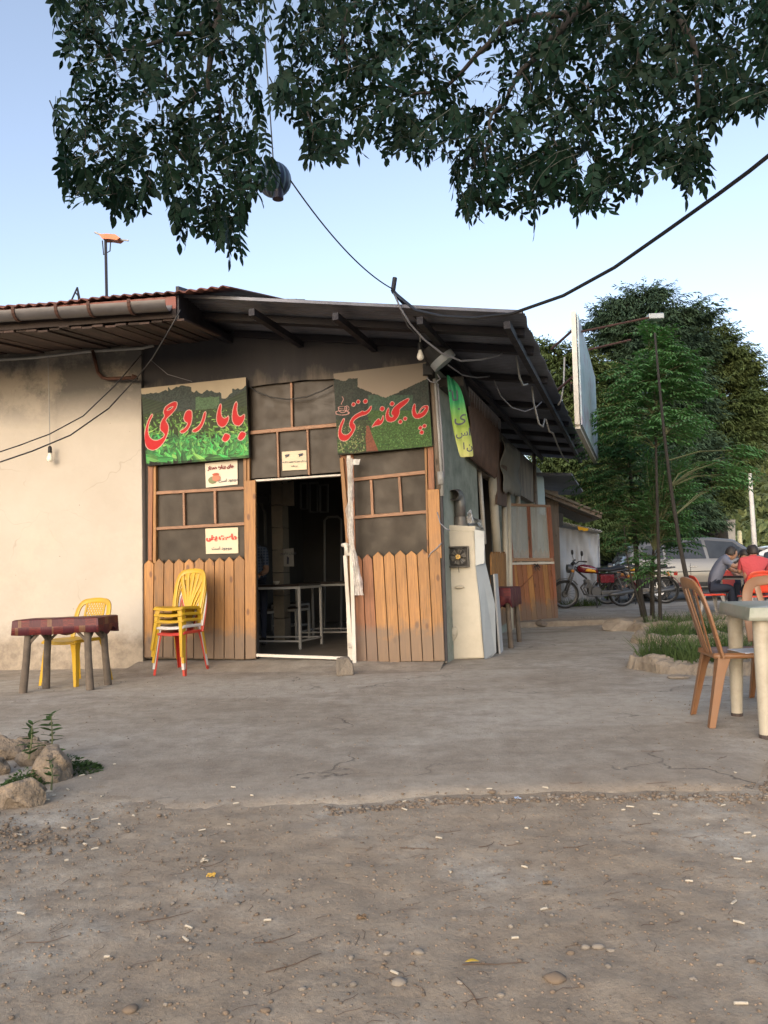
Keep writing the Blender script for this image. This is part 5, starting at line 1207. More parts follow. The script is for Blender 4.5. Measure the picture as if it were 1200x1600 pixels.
# ------------------------------------------------------------------ inside the room: tables, stool
TUBE = simple('grey_white_tube', (.34, .33, .31), .5, 0, .1, 6, .1); TOPD = simple('dark_table_top', (.03, .022, .018), .35)
def tube_table(c, w, d, h, rz, label, cat='table', low=True, name='tube_table'):
    t = thing(name, label, cat, (0, 0, 0))
    b = MB(); b.box(-w/2, w/2, -d/2, d/2, h-.0, h+.03); mk('tabletop' if cat == 'table' else 'seat', b, TOPD, t, bevel=.004)
    b = MB()
    for sx in (-1, 1):
        b.bar((sx*w/2, -d/2, h-.015), (sx*w/2, d/2, h-.015), .03); b.bar((-w/2, sx*d/2, h-.015), (w/2, sx*d/2, h-.015), .03)
        if low: b.bar((-w/2, sx*d/2, .10), (w/2, sx*d/2, .10), .022); b.bar((sx*w/2, -d/2, .10), (sx*w/2, d/2, .10), .022)
    mk('tube_frame', b, TUBE, t, kind='stuff')
    for sx in (-1, 1):
        for sy in (-1, 1): b = MB(); b.bar((sx*(w/2), sy*(d/2), 0), (sx*(w/2), sy*(d/2), h-.03), .03); mk('leg', b, TUBE, t)
    t.location = c; t.rotation_euler = (0, 0, rz)
q = FA.w(FA.sz(430, 1000, 1.75)[0], 1.85, .035); tube_table(q, 1.0, .65, .80, R(-20), 'tubular steel table with dark top just inside the doorway')
q = FA.w(FA.sz(522, 1000, 3.0)[0], 3.2, .035); tube_table(q, 1.0, .7, .80, R(-14), 'tubular steel table with dark top at the right inside the doorway')
q = FA.w(FA.sz(462, 1000, 3.1)[0], 2.95, .035); tube_table(q, .36, .36, .45, R(-25), 'small tubular stool between the two indoor tables', 'stool', False, 'tube_stool')
q = FA.w(FA.sz(455, 1000, 4.6)[0], 4.6, .035); tube_table(q, .5, .45, .46, R(-14), 'tubular bench seat at the back of the room', 'stool', True, 'tube_bench')
b = MB(); b.lathe([(.02, 0), (.04, .03), (.042, .045)], FA.w(FA.sz(432, 905, 1.8)[0], 1.8, .865), 12); tag(recenter(mk('ashtray', b, WHITEP, smooth=True)), 'small white bowl on the table inside the doorway', 'bowl')
# ------------------------------------------------------------------ overhead ash branches
def leaf_mat(name, c, tr=.35, var=.3):
    g = NG(name); r = g.rnd(); n = g.noise(1.1, 3)
    c1 = g.ramp(n, [(.3, tuple(x*(1-var) for x in c)), (.7, tuple(x*(1+var) for x in c))])
    g.col(c1); g.set(Roughness=.6, Specular_IOR_Level=.12)
    tl = g.n('ShaderNodeBsdfTranslucent'); g.l(g.mix(1.0, c1, (1.0, 1.25, .45), 'MULTIPLY'), tl.inputs[0])
    mx = g.n('ShaderNodeMixShader'); mx.inputs[0].default_value = tr; g.l(g.b.outputs[0], mx.inputs[1]); g.l(tl.outputs[0], mx.inputs[2]); g.l(mx.outputs[0], g.out.inputs[0]); return g.m
LEAFA = leaf_mat('ash_leaf', (.0055, .0185, .0105), .12)
BARK = simple('ash_bark', (.022, .019, .016), .9, 0, .3, 20, .5)
def proj(p):
    d = p-CAM; z = d.dot(cf); return 600+1200*d.dot(cr)/z, 800-1200*d.dot(cu)/z
# a leaflet: 8 quads, folded along its midrib, pointed and slightly curled. unit length along +X
LF_U = [0, .18, .42, .68, .88, 1.0]; LF_W = [0.02, .17, .24, .19, .08, .0]
def leaflet_arrays():
    v = []; f = []
    for u, w in zip(LF_U, LF_W):
        zc = -.10*u*u
        v += [(u, -w, zc+.05*w*4*.3), (u, 0, zc-.02), (u, w, zc+.05*w*4*.3)]
    for i in range(5): f += [(i*3, i*3+3, i*3+4, i*3+1), (i*3+1, i*3+4, i*3+5, i*3+2)]
    return np.array(v, np.float32), np.array(f, np.int32)
LV, LFc = leaflet_arrays()
me_leaf = bpy.data.meshes.new('leaf'); me_leaf.from_pydata([tuple(v) for v in LV], [], [tuple(f) for f in LFc]); me_leaf.materials.append(LEAFA); me_leaf.polygons.foreach_set('use_smooth', [True]*len(me_leaf.polygons))
def frame_of(dirv, up, roll=0.0):
    x = dirv.normalized(); y = up.cross(x); y = y.normalized() if y.length > 1e-4 else Vector((0, 1, 0)); z = x.cross(y)
    return Matrix((x, y, z)).transposed() @ Matrix.Rotation(roll, 3, 'X')
def compound(base, dirv, ln, nl, size, out, rach, rng):
    """pinnate leaf hanging from base: appends leaflet (pos, matrix, size)"""
    pts = []; d = dirv.normalized(); p = base.copy()
    for k in range(nl+1):
        pts.append(p.copy()); p = p+d*(ln/nl); d = (d+Vector((0, 0, -.16))).normalized()
    rach.append(pts)
    side0 = d.cross(Vector((rng.uniform(-1, 1), rng.uniform(-1, 1), .4))).normalized()
    for k in range(1, nl+1):
        t = (pts[k]-pts[k-1]).normalized(); s = (side0-t*side0.dot(t)).normalized(); up = t.cross(s)
        if k == nl: out.append((pts[k], frame_of(t+Vector((0, 0, -.15)), up, rng.uniform(-.3, .3)), size*1.15)); continue
        for sg in (-1, 1):
            dd = (s*sg*1.0+t*.75+Vector((0, 0, -.35))+Vector((rng.uniform(-.2, .2), rng.uniform(-.2, .2), rng.uniform(-.2, .15)))).normalized()
            out.append((pts[k], frame_of(dd, up, rng.uniform(-.5, .5)), size*rng.uniform(.8, 1.12)*(.8+.35*math.sin(math.pi*k/nl))))
def leaves_to_mesh(name, items, mat, parent, kind='stuff'):
    n = len(items); M = np.array([np.array(m)*s for _, m, s in items], np.float32); P = np.array([tuple(p) for p, _, _ in items], np.float32)
    V = np.einsum('nij,vj->nvi', M, LV)+P[:, None]; k = len(LV); F = (LFc[None]+(np.arange(n)*k)[:, None, None]).reshape(-1, 4)
    return mkraw(name, V.reshape(-1, 3), F, mat, parent, kind, smooth=True)
def overhead(label, outline, holes, loc, trunkpts, limbs, seed, dens, y0, y1, strands):
    rng = random.Random(seed); T = thing('ash_tree', label, 'tree', loc)
    items = []; rach = []
    xs = [p[0] for p in outline]; ys = [p[1] for p in outline]; A = np.array(outline)
    poly = outline
    def inside(x, y, pl=poly):
        c = False; n = len(pl)
        for i in range(n):
            a, b = pl[i], pl[(i+1) % n]
            if (a[1] > y) != (b[1] > y) and x < (b[0]-a[0])*(y-a[1])/(b[1]-a[1])+a[0]: c = not c
        return c
    def dist_edge(x, y):
        d = 1e9; n = len(poly)
        for i in range(n):
            a, b = poly[i], poly[(i+1) % n]; dx, dy = b[0]-a[0], b[1]-a[1]; t = max(0, min(1, ((x-a[0])*dx+(y-a[1])*dy)/(dx*dx+dy*dy+1e-9))); d = min(d, math.hypot(x-a[0]-t*dx, y-a[1]-t*dy))
        return d
    cnt = 0; tries = 0
    twigs = []
    while cnt < dens and tries < dens*30:
        tries += 1; x = rng.uniform(min(xs), max(xs)); y = rng.uniform(min(ys), max(ys))
        if not inside(x, y): continue
        if any(math.hypot((x-hx)/hr, (y-hy)/hr) < 1 for hx, hy, hr in holes): continue
        de = dist_edge(x, y)
        g = noise.noise(Vector((x*.017, y*.017, seed)))
        g2 = noise.noise(Vector((x*.045, y*.045, seed+9)))
        if (g < -.12 and rng.random() < .75) or (g2 < -.15 and rng.random() < .6): continue
        Y = rng.uniform(y0, y1); ln = rng.uniform(.13, .21)
        # keep the drooping tip inside the mass
        base = on_y(x, y, Y); pxl = ln*1200/Y
        for _ in range(7):
            an = rng.uniform(-1, 1)*1.25+math.pi/2*0; dirv = Vector((math.sin(an), rng.uniform(-.6, .6), -math.cos(an)*rng.uniform(.25, 1)+.15)); tip = base+dirv.normalized()*ln+Vector((0, 0, -ln*.22)); tx, ty = proj(tip)
            if inside(tx, ty-24): break
        else: continue
        compound(base, dirv, ln, rng.choice((3, 4, 4, 5)), rng.uniform(.036, .062), items, rach, rng); cnt += 1
        if rng.random() < .12: twigs.append((base, base+Vector((rng.uniform(-.05, .05), rng.uniform(-.1, .1), rng.uniform(.05, .14)))))
    # drooping outer leaves along the lower outline
    n_ = len(outline)
    for i in range(n_):
        a, c = outline[i], outline[(i+1) % n_]; seg = math.hypot(c[0]-a[0], c[1]-a[1])
        if max(a[1], c[1]) < 10: continue
        for q in range(max(1, int(seg/15))):
            f = rng.random(); x = a[0]+(c[0]-a[0])*f; y = a[1]+(c[1]-a[1])*f; mx_ = sum(xs)/len(xs)
            x0 = x+(8 if x < mx_ else -8)*rng.random()*2; y0q = y-rng.uniform(38, 62); Yq = rng.uniform(3.6, 4.2)
            p = on_y(x0, y0q, Yq); tip = on_y(x+rng.uniform(-12, 12), y+rng.uniform(-12, 14), Yq+rng.uniform(-.1, .1)); compound(p, (tip-p)+Vector((0, 0, .12*(tip-p).length)), (tip-p).length*.9, rng.choice((4, 5, 5)), rng.uniform(.046, .062), items, rach, rng)
    for (x0, y0_, x1, y1_, Y) in strands:      # the hanging tips that can be told apart against the sky
        p, q = on_y(x0, y0_, Y), on_y(x1, y1_, Y*rng.uniform(.97, 1.03)); n = max(4, int((q-p).length/.038)); compound(p, (q-p)+Vector((0, 0, .10*(q-p).length)), (q-p).length, n, .060, items, rach, rng)
    # thin rachises and twigs, limbs and trunk
    b = MB()
    for pts in rach: b.tube([pts[0], pts[len(pts)//2], pts[-1]], .0016, 3, cap=False)
    mk('leaf_stalks', b, simple('green_stalk', (.016, .022, .012), .6), T, kind='stuff')
    b = MB()
    for p, q in twigs: b.tube([p, p.lerp(q, .5)+Vector((.02, 0, -.01)), q], [.002, .003, .004], 4, cap=False)
    mk('twigs', b, BARK, T, kind='stuff')
    for pts, r0_, r1_ in limbs:
        b = MB(); pp = []
        for i in range(len(pts)-1):
            for k in range(4): pp.append(pts[i].lerp(pts[i+1], k/4)+Vector((rng.uniform(-.02, .02), rng.uniform(-.02, .02), rng.uniform(-.02, .02))))
        pp.append(pts[-1]); n = len(pp); b.tube(pp, [r0_+(r1_-r0_)*i/(n-1) for i in range(n)], 8); mk('branch', b, BARK, T, smooth=True)
    b = MB(); n = len(trunkpts); b.tube(trunkpts, [.20-.08*i/(n-1) for i in range(n)], 12); mk('trunk', b, BARK, T, smooth=True)
    # largest 300 leaves in view as parts, the rest as foliage
    def score(it):
        x, y = proj(it[0]); vis = -20 < x < 1220 and -20 < y < 1000
        return -(it[2]/max(.5, it[0].y))*(1 if vis else 0)-(.05 if vis and dist_edge(x, y) < 26 else 0)
    items.sort(key=score)
    org = ORG[T.name]
    for p, m, s in items[:300]:
        o = bpy.data.objects.new('leaf', me_leaf); COL.objects.link(o); o.parent = T; o.matrix_local = Matrix.Translation(p-org) @ m.to_4x4() @ Matrix.Scale(s, 4)
    leaves_to_mesh('foliage', items[300:], LEAFA, T); return T
outL = [(95, -60), (88, 20), (100, 75), (108, 105), (128, 140), (120, 165), (88, 195), (84, 240), (100, 262), (96, 300), (112, 308), (150, 280), (180, 335), (200, 325), (225, 318), (245, 290), (262, 268), (272, 330), (285, 378), (300, 345), (325, 335), (340, 380), (358, 400), (378, 385), (382, 330), (398, 290), (430, 285), (428, 250), (410, 195), (392, 165), (404, 110), (412, 60), (425, 35), (420, -60)]
strL = [(110, 215, 96, 300, 4.2), (140, 60, 88, 70, 4.1), (130, 95, 104, 150, 4.1), (190, 290, 178, 338, 4.0), (232, 270, 226, 320, 4.1), (285, 320, 280, 380, 3.9), (292, 300, 290, 372, 4.0), (352, 330, 360, 402, 3.8), (372, 330, 378, 392, 3.8), (120, 180, 86, 235, 4.2), (395, 40, 422, 60, 4.2), (150, 150, 128, 175, 4.1), (345, 318, 342, 372, 4.0), (205, 285, 200, 330, 4.0), (160, 262, 112, 302, 4.1)]
overhead('leafy ash branches hanging into the upper left of the picture', outL, [(390, 130, 12)], (-3.4, -1.2, 0), [Vector((-3.4, -1.2, -.1)), Vector((-3.4, -1.1, 1.5)), Vector((-3.2, -.8, 3.2)), Vector((-2.9, -.3, 4.6))],
         [([Vector((-2.9, -.3, 4.6)), Vector((-2.2, 1.5, 5.1)), on_y(345, -60, 4.4), on_y(336, 40, 4.3), on_y(325, 120, 4.3)], .07, .012), ([on_y(336, 40, 4.3), on_y(250, 60, 4.2), on_y(160, 90, 4.1)], .018, .006), ([on_y(325, 120, 4.3), on_y(345, 180, 4.4), on_y(355, 260, 4.4)], .012, .005), ([Vector((-2.2, 1.5, 5.1)), on_y(180, -80, 4.0), on_y(150, -20, 4.1)], .03, .01)],
         11, 690, 3.8, 4.9, strL)
outR = [(462, -60), (452, 10), (440, 70), (428, 120), (426, 172), (440, 172), (452, 150), (470, 200), (478, 245), (490, 240), (520, 232), (545, 240), (560, 225), (585, 215), (600, 238), (620, 225), (640, 235), (665, 243), (680, 240), (695, 215), (712, 190), (722, 230), (712, 280), (715, 325), (728, 335), (748, 325), (770, 300), (790, 320), (812, 300), (834, 340), (850, 305), (880, 290), (897, 330), (915, 318), (940, 300), (955, 310), (975, 280), (990, 300), (1000, 292), (1020, 232), (1040, 262), (1060, 270), (1072, 300), (1085, 270), (1105, 285), (1115, 205), (1110, 150), (1122, 168), (1138, 180), (1150, 155), (1168, 165), (1185, 150), (1205, 185), (1240, 150), (1240, -60)]
strR = [(470, 10, 445, 60, 3.9), (455, 95, 428, 170, 3.9), (490, 190, 480, 245, 4.0), (520, 190, 520, 232, 4.0), (560, 190, 560, 240, 4.0), (610, 200, 603, 240, 4.0), (672, 200, 668, 243, 3.9), (740, 270, 730, 338, 3.7), (838, 295, 834, 355, 3.5), (900, 280, 902, 335, 3.6), (955, 240, 945, 318, 3.6), (990, 260, 995, 298, 3.7), (1075, 250, 1072, 310, 3.7), (1090, 220, 1096, 282, 3.7), (1105, 120, 1112, 185, 3.8), (1190, 120, 1182, 180, 3.6), (660, 40, 735, 60, 4.1), (1040, 215, 1040, 262, 3.7), (1145, 130, 1150, 175, 3.7), (860, 270, 862, 300, 3.6)]
overhead('dense ash branches filling the upper right of the picture', outR, [(728, 110, 42), (745, 50, 30), (742, 95, 30), (700, 60, 14), (1185, 95, 16), (440, 30, 20), (455, 75, 10), (715, 20, 18), (1130, 120, 12)], (4.6, -1.5, 0), [Vector((4.6, -1.5, -.1)), Vector((4.5, -1.4, 1.6)), Vector((4.2, -1.0, 3.4)), Vector((3.6, -.4, 4.9))],
         [([Vector((3.6, -.4, 4.9)), Vector((2.9, 1.6, 5.2)), on_y(1000, -90, 4.0), on_y(900, 20, 4.0), on_y(830, 90, 4.0)], .08, .015), ([on_y(900, 20, 4.0), on_y(780, 40, 4.1), on_y(700, 130, 4.1), on_y(640, 150, 4.1)], .02, .005), ([Vector((2.9, 1.6, 5.2)), on_y(620, -90, 4.2), on_y(540, 20, 4.1), on_y(520, 120, 4.1)], .035, .006), ([on_y(1000, -90, 4.0), on_y(1080, 60, 3.8), on_y(1090, 180, 3.7)], .03, .006), ([on_y(830, 90, 4.0), on_y(770, 180, 3.8), on_y(760, 260, 3.7)], .014, .004), ([on_y(700, 38, 4.1), on_y(735, 60, 4.1), on_y(745, 95, 4.1)], .004, .002)],
         23, 1700, 3.5, 5.0, strR)
# ------------------------------------------------------------------ trees behind
def small_leaf(): 
    v = np.array([(0, 0, 0), (.45, -.2, .03), (1, 0, -.12), (.45, .2, .03)], np.float32); return v, np.array([(0, 1, 2, 3)], np.int32)
SV, SFc = small_leaf(); CVV = SV*np.array([1, .55, 1], np.float32)
def inst(name, items, mat, parent, V0=None, F0=None, kind='stuff', mats=None):
    V0 = SV if V0 is None else V0; F0 = SFc if F0 is None else F0; n = len(items)
    M = np.array([np.array(m)*s for _, m, s in items], np.float32); P = np.array([tuple(p) for p, _, _ in items], np.float32)
    V = np.einsum('nij,vj->nvi', M, V0)+P[:, None]; k = len(V0); F = (F0[None]+(np.arange(n)*k)[:, None, None]).reshape(-1, F0.shape[1])
    return mkraw(name, V.reshape(-1, 3), F, mat, parent, kind, smooth=False)
def conifer_mat(name, c1, c2):
    g = NG(name); P, s = g.pos(); n = g.noise(.9, 4, .6, vec=P); n2 = g.noise(6, 3, .6, vec=P)
    c = g.ramp(n, [(.35, c1), (.65, c2)]); c = g.mix(1.0, c, g.ramp(n2, [(.3, .7), (.7, 1.35)]), 'MULTIPLY'); g.col(c); g.set(Roughness=.8, Specular_IOR_Level=.2); return g.m
CON1 = conifer_mat('conifer_dark', (.020, .042, .030), (.050, .088, .050)); CON2 = conifer_mat('conifer_olive', (.038, .065, .022), (.085, .115, .040))
def conifer(label, foot, trunk, blobs, mat, seed, per=1.0):
    rng = random.Random(seed); T = thing('conifer_tree', label, 'tree', foot)
    b = MB(); n = len(trunk); b.tube(trunk, [.28*(1-.8*i/(n-1)) for i in range(n)], 9); mk('trunk', b, BARK, T, smooth=True)
    axis = trunk; items = []; br = MB()
    for (px, py, rx, ry, Y) in blobs:
        c = on_y(px, py, Y); k = Y/1200*.88; a = rx*k; h = ry*k; N = int(per*1.9*(rx*ry)**.5*(rx+ry)**.50)+8
        cz = min(axis, key=lambda q: abs(q.z-c.z)-0)
        cl = []
        for _ in range(max(5, int(.030*(rx+ry)**1.45))):
            u = Vector((rng.gauss(0, 1), rng.gauss(0, 1), rng.gauss(0, 1))).normalized(); r_ = rng.uniform(.45, 1.05); cl.append(c+Vector((u.x*a*r_, u.y*a*.85*r_, u.z*h*r_)))
        for _ in range(int(N*1.5)):
            while True:
                u = Vector((rng.gauss(0, 1), rng.gauss(0, 1), rng.gauss(0, 1)))
                if u.length > .1: break
            u.normalize(); rr = rng.uniform(.4, 1.0)*(1+.75*noise.noise(u*1.9+Vector((seed, px*.05, py*.03))))
            if noise.noise(Vector((u.x*2.6+px, u.y*2.6, u.z*4+py))) < -.12 and rng.random() < .75: continue
            q_ = rng.choice(cl); p = q_+Vector((u.x*.62, u.y*.55, u.z*.17))*rng.uniform(.3, 1.2)+Vector((0, 0, -.25*abs(u.x))) if rng.random() < .86 else c+Vector((u.x*a*rr, u.y*a*.85*rr, u.z*h*rr))*.8+c*0
            out = Vector((p.x-cz.x, p.y-cz.y, 0)); out = (out.normalized() if out.length > .05 else Vector((1, 0, 0)))+u*.5+Vector((0, 0, .22)); out.normalize()
            L_ = rng.uniform(.4, .85)
            side = out.cross(Vector((0, 0, 1))).normalized()
            if rng.random() < .10: br.tube([cz+Vector((0, 0, -.3)), cz.lerp(p, .6)+Vector((0, 0, -.1)), p], [.05, .03, .012], 4, cap=False)
            # a drooping fan of scale-leaved fingers
            for j in range(17):
                f = j/16; q = p+out*(L_*f)+Vector((0, 0, -.12*f*f*L_)); sg = 1 if j % 2 else -1
                d = (out*.75+side*sg*rng.uniform(.4, 1.0)*(1-.5*f)+Vector((0, 0, rng.uniform(-1.2, .1)))).normalized()
                items.append((q, frame_of(d, Vector((rng.uniform(-.5, .5), rng.uniform(-.5, .5), 1)), rng.uniform(-1, 1)), L_*rng.uniform(.24, .46)*(1.1-.5*f)))
    mk('limbs', br, BARK, T, kind='stuff'); inst('foliage', items, mat, T, CVV, SFc); return T
def vtrunk(px, y0, y1, Y, lean=0, n=8):
    p = on_y(px, y0, Y); q = on_y(px+lean, y1, Y); p.z = 0; return [p.lerp(q, i/n)+Vector((.12*math.sin(i*1.3), 0, 0)) for i in range(n+1)]
tk = vtrunk(1035, 900, 455, 27, -22); conifer('tallest dark conifer with ragged drooping top behind the saplings', tk[0], tk, [(1008, 462, 22, 12, 27), (975, 484, 22, 9, 27), (1000, 488, 34, 12, 27), (950, 498, 12, 7, 27), (985, 512, 40, 14, 27), (1035, 502, 28, 14, 27), (1068, 490, 18, 6, 27), (962, 528, 20, 9, 27), (1015, 535, 44, 18, 27), (1055, 545, 38, 20, 27), (1005, 570, 45, 22, 27), (1050, 590, 50, 26, 27), (985, 610, 45, 28, 27), (1040, 640, 60, 40, 27), (985, 670, 55, 40, 27), (1050, 710, 60, 50, 27), (990, 745, 60, 50, 27), (1050, 790, 55, 45, 27), (1010, 835, 60, 35, 27)], CON1, 3)
tk = vtrunk(1125, 900, 520, 29, -10); conifer('broad dark conifer at the right edge of the clump above the parked cars', tk[0], tk, [(1098, 516, 22, 10, 29), (1118, 536, 26, 12, 29), (1100, 550, 34, 16, 29), (1138, 566, 24, 14, 29), (1150, 590, 22, 12, 29), (1112, 596, 44, 22, 29), (1160, 618, 18, 12, 29), (1130, 640, 42, 26, 29), (1158, 668, 20, 18, 29), (1105, 680, 44, 30, 29), (1140, 705, 28, 22, 29), (1100, 740, 44, 30, 29), (1085, 790, 42, 35, 29), (1075, 835, 36, 25, 29), (1115, 770, 18, 22, 29)], CON2, 4)
tk = vtrunk(880, 900, 545, 26, 0); conifer('dark conifer rising behind the canopy eave and billboard', tk[0], tk, [(872, 556, 24, 14, 26), (900, 575, 24, 16, 26), (868, 600, 34, 26, 26), (915, 625, 30, 26, 26), (880, 660, 44, 34, 26), (930, 690, 38, 36, 26), (885, 730, 50, 40, 26), (935, 770, 42, 40, 26), (885, 800, 45, 40, 26), (930, 835, 45, 35, 26)], CON2, 5)
# hedge-like shrubs at the far roadside
def shrub(label, blobs, mat, seed, size=.14, N=900, name='roadside_shrub'):
    rng = random.Random(seed); c0 = on_y(blobs[0][0], blobs[0][1], blobs[0][4]); T = thing(name, label, 'shrub', (c0.x, c0.y, 0)); items = []; br = MB()
    for (px, py, rx, ry, Y) in blobs:
        c = on_y(px, py, Y); k = Y/1200
        for j in range(5):
            e = c+Vector((rng.uniform(-1, 1)*rx*k*.7, rng.uniform(-.3, .3)*rx*k, rng.uniform(0, .6)*ry*k)); br.tube([Vector((c.x, c.y, 0)), c.lerp(e, .4), e], [.03, .02, .008], 4, cap=False)
        for _ in range(N):
            u = Vector((rng.gauss(0, 1), rng.gauss(0, 1), rng.gauss(0, 1))).normalized(); r_ = rng.uniform(.4, 1)**.6; p = c+Vector((u.x*rx*k*r_, u.y*rx*k*.8*r_, u.z*ry*k*r_)); p.z = max(.05, p.z)
            d = (u+Vector((rng.uniform(-.8, .8), rng.uniform(-.8, .8), rng.uniform(-.9, .4)))).normalized(); items.append((p, frame_of(d, Vector((0, 0, 1)), rng.uniform(-1.2, 1.2)), size*rng.uniform(.7, 1.4)))
    mk('stems', br, BARK, T, kind='stuff'); inst('foliage', items, mat, T); return T
SHR = leaf_mat('shrub_leaf', (.05, .085, .03), .25); SHR2 = leaf_mat('shrub_leaf_bright', (.09, .13, .045), .25)
shrub('round green shrub beyond the parked silver car', [(1090, 868, 55, 22, 26), (1040, 865, 40, 30, 26)], SHR, 6)
shrub('light green shrub in front of the grey tarp shed corner', [(948, 910, 20, 22, 21)], SHR2, 7, .09, 700)
shrub('olive roadside bush behind the grey tarp shed', [(905, 880, 60, 40, 31), (960, 860, 50, 40, 33)], SHR, 8, .2)

# ------------------------------------------------------------------ hillside with distant wood
def hill_h(x, y):
    t = (x-20)/95; a = max(0, min(1, (y-60)/110)); a = a*a*(3-2*a)
    return a*(11+32*max(0, min(1.4, t))**1.1)+a*3*noise.noise(Vector((x*.02, y*.02, 0)))-.1
b = MB(); b.grid(lambda u, v: (lambda x, y: (x, y, hill_h(x, y)))(-260+620*u, 55+330*v), 90, 60)
struct(mk('hillside', b, simple('hill_earth', (.085, .11, .04), .95, 0, .3, .05, .3), smooth=True))
rng = random.Random(2); items = []
HLF = conifer_mat('far_wood', (.05, .075, .03), (.13, .15, .06))
for _ in range(7000):
    x = rng.uniform(-40, 190); y = rng.uniform(62, 230)
    if (x/y < .38 or x/y > .62) and rng.random() < .6: continue
    g_ = noise.noise(Vector((x*.045, y*.045, 8)))
    if g_ < -.40: continue
    p = Vector((x, y, hill_h(x, y)+.5)); r_ = rng.uniform(1.2, 2.6)
    for j in range(12):
        u = Vector((rng.gauss(0, 1), rng.gauss(0, 1), abs(rng.gauss(0, 1))*.9)).normalized(); d = (u+Vector((rng.uniform(-.7, .7), rng.uniform(-.7, .7), rng.uniform(-.5, .3)))).normalized()
        items.append((p+u*r_, frame_of(d, Vector((0, 0, 1)), rng.uniform(-1, 1)), r_*.75))
o = inst('distant_wood', items, HLF, None); o['label'] = 'mass of far green trees covering the hillside'; o['category'] = 'woodland'

# ------------------------------------------------------------------ saplings in the planters
ASH2 = leaf_mat('sapling_leaf', (.085, .19, .075), .3, .35); ASH3 = leaf_mat('sapling_leaf_dark', (.06, .14, .06), .3, .35)
PV = np.array([(0, 0, 0), (.4, -.17, .02), (.4, 0, -.02), (1, 0, -.10), (.4, .17, .02)], np.float32); PF = np.array([(0, 1, 3, 2), (0, 2, 3, 4)], np.int32)
def sapling(label, stems, blobs, mat, seed, n=150, ln=.42, ls=.105, name='sapling'):
    rng = random.Random(seed); T = thing(name, label, 'tree', tuple(stems[0][0][0])); items = []; rach = []; br = MB()
    for pts, r0_ in stems:
        b = MB(); m = len(pts); b.tube(pts, [r0_*(1-.65*i/(m-1)) for i in range(m)], 8); mk('trunk', b, BARK, T, smooth=True)
    allp = [p for pts, _ in stems for i in range(len(pts)-1) for p in (pts[i], pts[i].lerp(pts[i+1], .5))]+[stems[0][0][-1]]
    for (px, py, rx, ry, Y) in blobs:
        c = on_y(px, py, Y); k = Y/1200; N = int(n*rx*ry/2500)
        for _ in range(N):
            u = Vector((rng.gauss(0, 1), rng.gauss(0, 1), rng.gauss(0, 1))).normalized(); r_ = rng.uniform(.15, 1)**.7; p = c+Vector((u.x*rx*k*r_*.9, u.y*rx*k*.8*r_, u.z*ry*k*r_*.9))
            root = min(allp, key=lambda q: (q-p).length+.8*max(0, q.z-p.z+.2)); out = p-root; out.z *= .4; out = (out.normalized() if out.length > .05 else Vector((1, 0, 0)))+Vector((rng.uniform(-.5, .5), rng.uniform(-.5, .5), rng.uniform(-.15, .35)))
            L_ = ln*rng.uniform(.7, 1.15); base = p-out.normalized()*L_*.5; 
            d = out.normalized(); nl = 7; pp = base.copy(); pts = []
            for k2 in range(nl+1): pts.append(pp.copy()); pp = pp+d*(L_/nl); d = (d+Vector((0, 0, -.10))).normalized()
            s = d.cross(Vector((0, 0, 1)));  s = s.normalized() if s.length > .05 else Vector((1, 0, 0))
            for k2 in range(1, nl+1):
                t = (pts[k2]-pts[k2-1]).normalized(); w2 = .75+.4*math.sin(math.pi*k2/nl)
                for sg in (-1, 1):
                    dd = (s*sg+t*.55+Vector((0, 0, rng.uniform(-.65, -.1)))).normalized(); items.append((pts[k2], frame_of(dd, Vector((0, 0, 1)), rng.uniform(-.4, .4)), ls*w2*rng.uniform(.85, 1.15)))
            items.append((pts[-1], frame_of(d, Vector((0, 0, 1))), ls)); rach.append(pts)
            if rng.random() < .22: br.tube([root, root.lerp(base, .5)+Vector((0, 0, .05)), base], [.010, .008, .004], 4, cap=False)
    for pts in rach: br.tube([pts[0], pts[4], pts[-1]], .003, 3, cap=False)
    mk('twigs', br, simple('green_twig', (.07, .08, .035), .7), T, kind='stuff'); inst('foliage', items, mat, T, PV, PF); return T
def pl(pts, Y): return [on_y(x, y, Y) for x, y in pts]
def ground_first(pts): pts[0].z = min(pts[0].z, -.02); return pts
sapling('tall leafy sapling, crown tip beside the billboard lamp', [(ground_first(pl([(1032, 985), (1030, 900), (1027, 800), (1025, 700), (1022, 600), (1020, 500)], 11.2)), .03)], [(1022, 530, 30, 45, 11.2), (1000, 590, 60, 50, 11.2), (1050, 580, 52, 50, 11.2), (990, 650, 62, 45, 11.2), (1045, 660, 50, 45, 11.2), (1080, 610, 30, 18, 11.2)], ASH2, 31, 85)
sapling('forked sapling with a dense low crown nearest the side door', [(ground_first(pl([(1008, 962), (1000, 930), (995, 880), (990, 800), (985, 740), (980, 690)], 13.0)), .06), (ground_first(pl([(1018, 960), (1018, 900), (1022, 850), (1030, 780)], 13.0)), .035)], [(975, 700, 55, 50, 13), (945, 690, 45, 40, 13), (940, 750, 50, 45, 13), (990, 770, 60, 50, 13), (1040, 760, 50, 50, 13), (1000, 830, 50, 30, 13), (1050, 830, 45, 35, 13)], ASH3, 32, 80)
sapling('bright green bushy sapling low between the planters', [(ground_first(pl([(1020, 960), (1020, 900), (1022, 860)], 12.0)), .025)], [(1025, 800, 60, 48, 12), (1052, 822, 40, 28, 12), (1040, 730, 55, 36, 12), (1015, 880, 34, 35, 12), (1060, 770, 45, 30, 12)], ASH2, 33, 95, ln=.36, ls=.09)
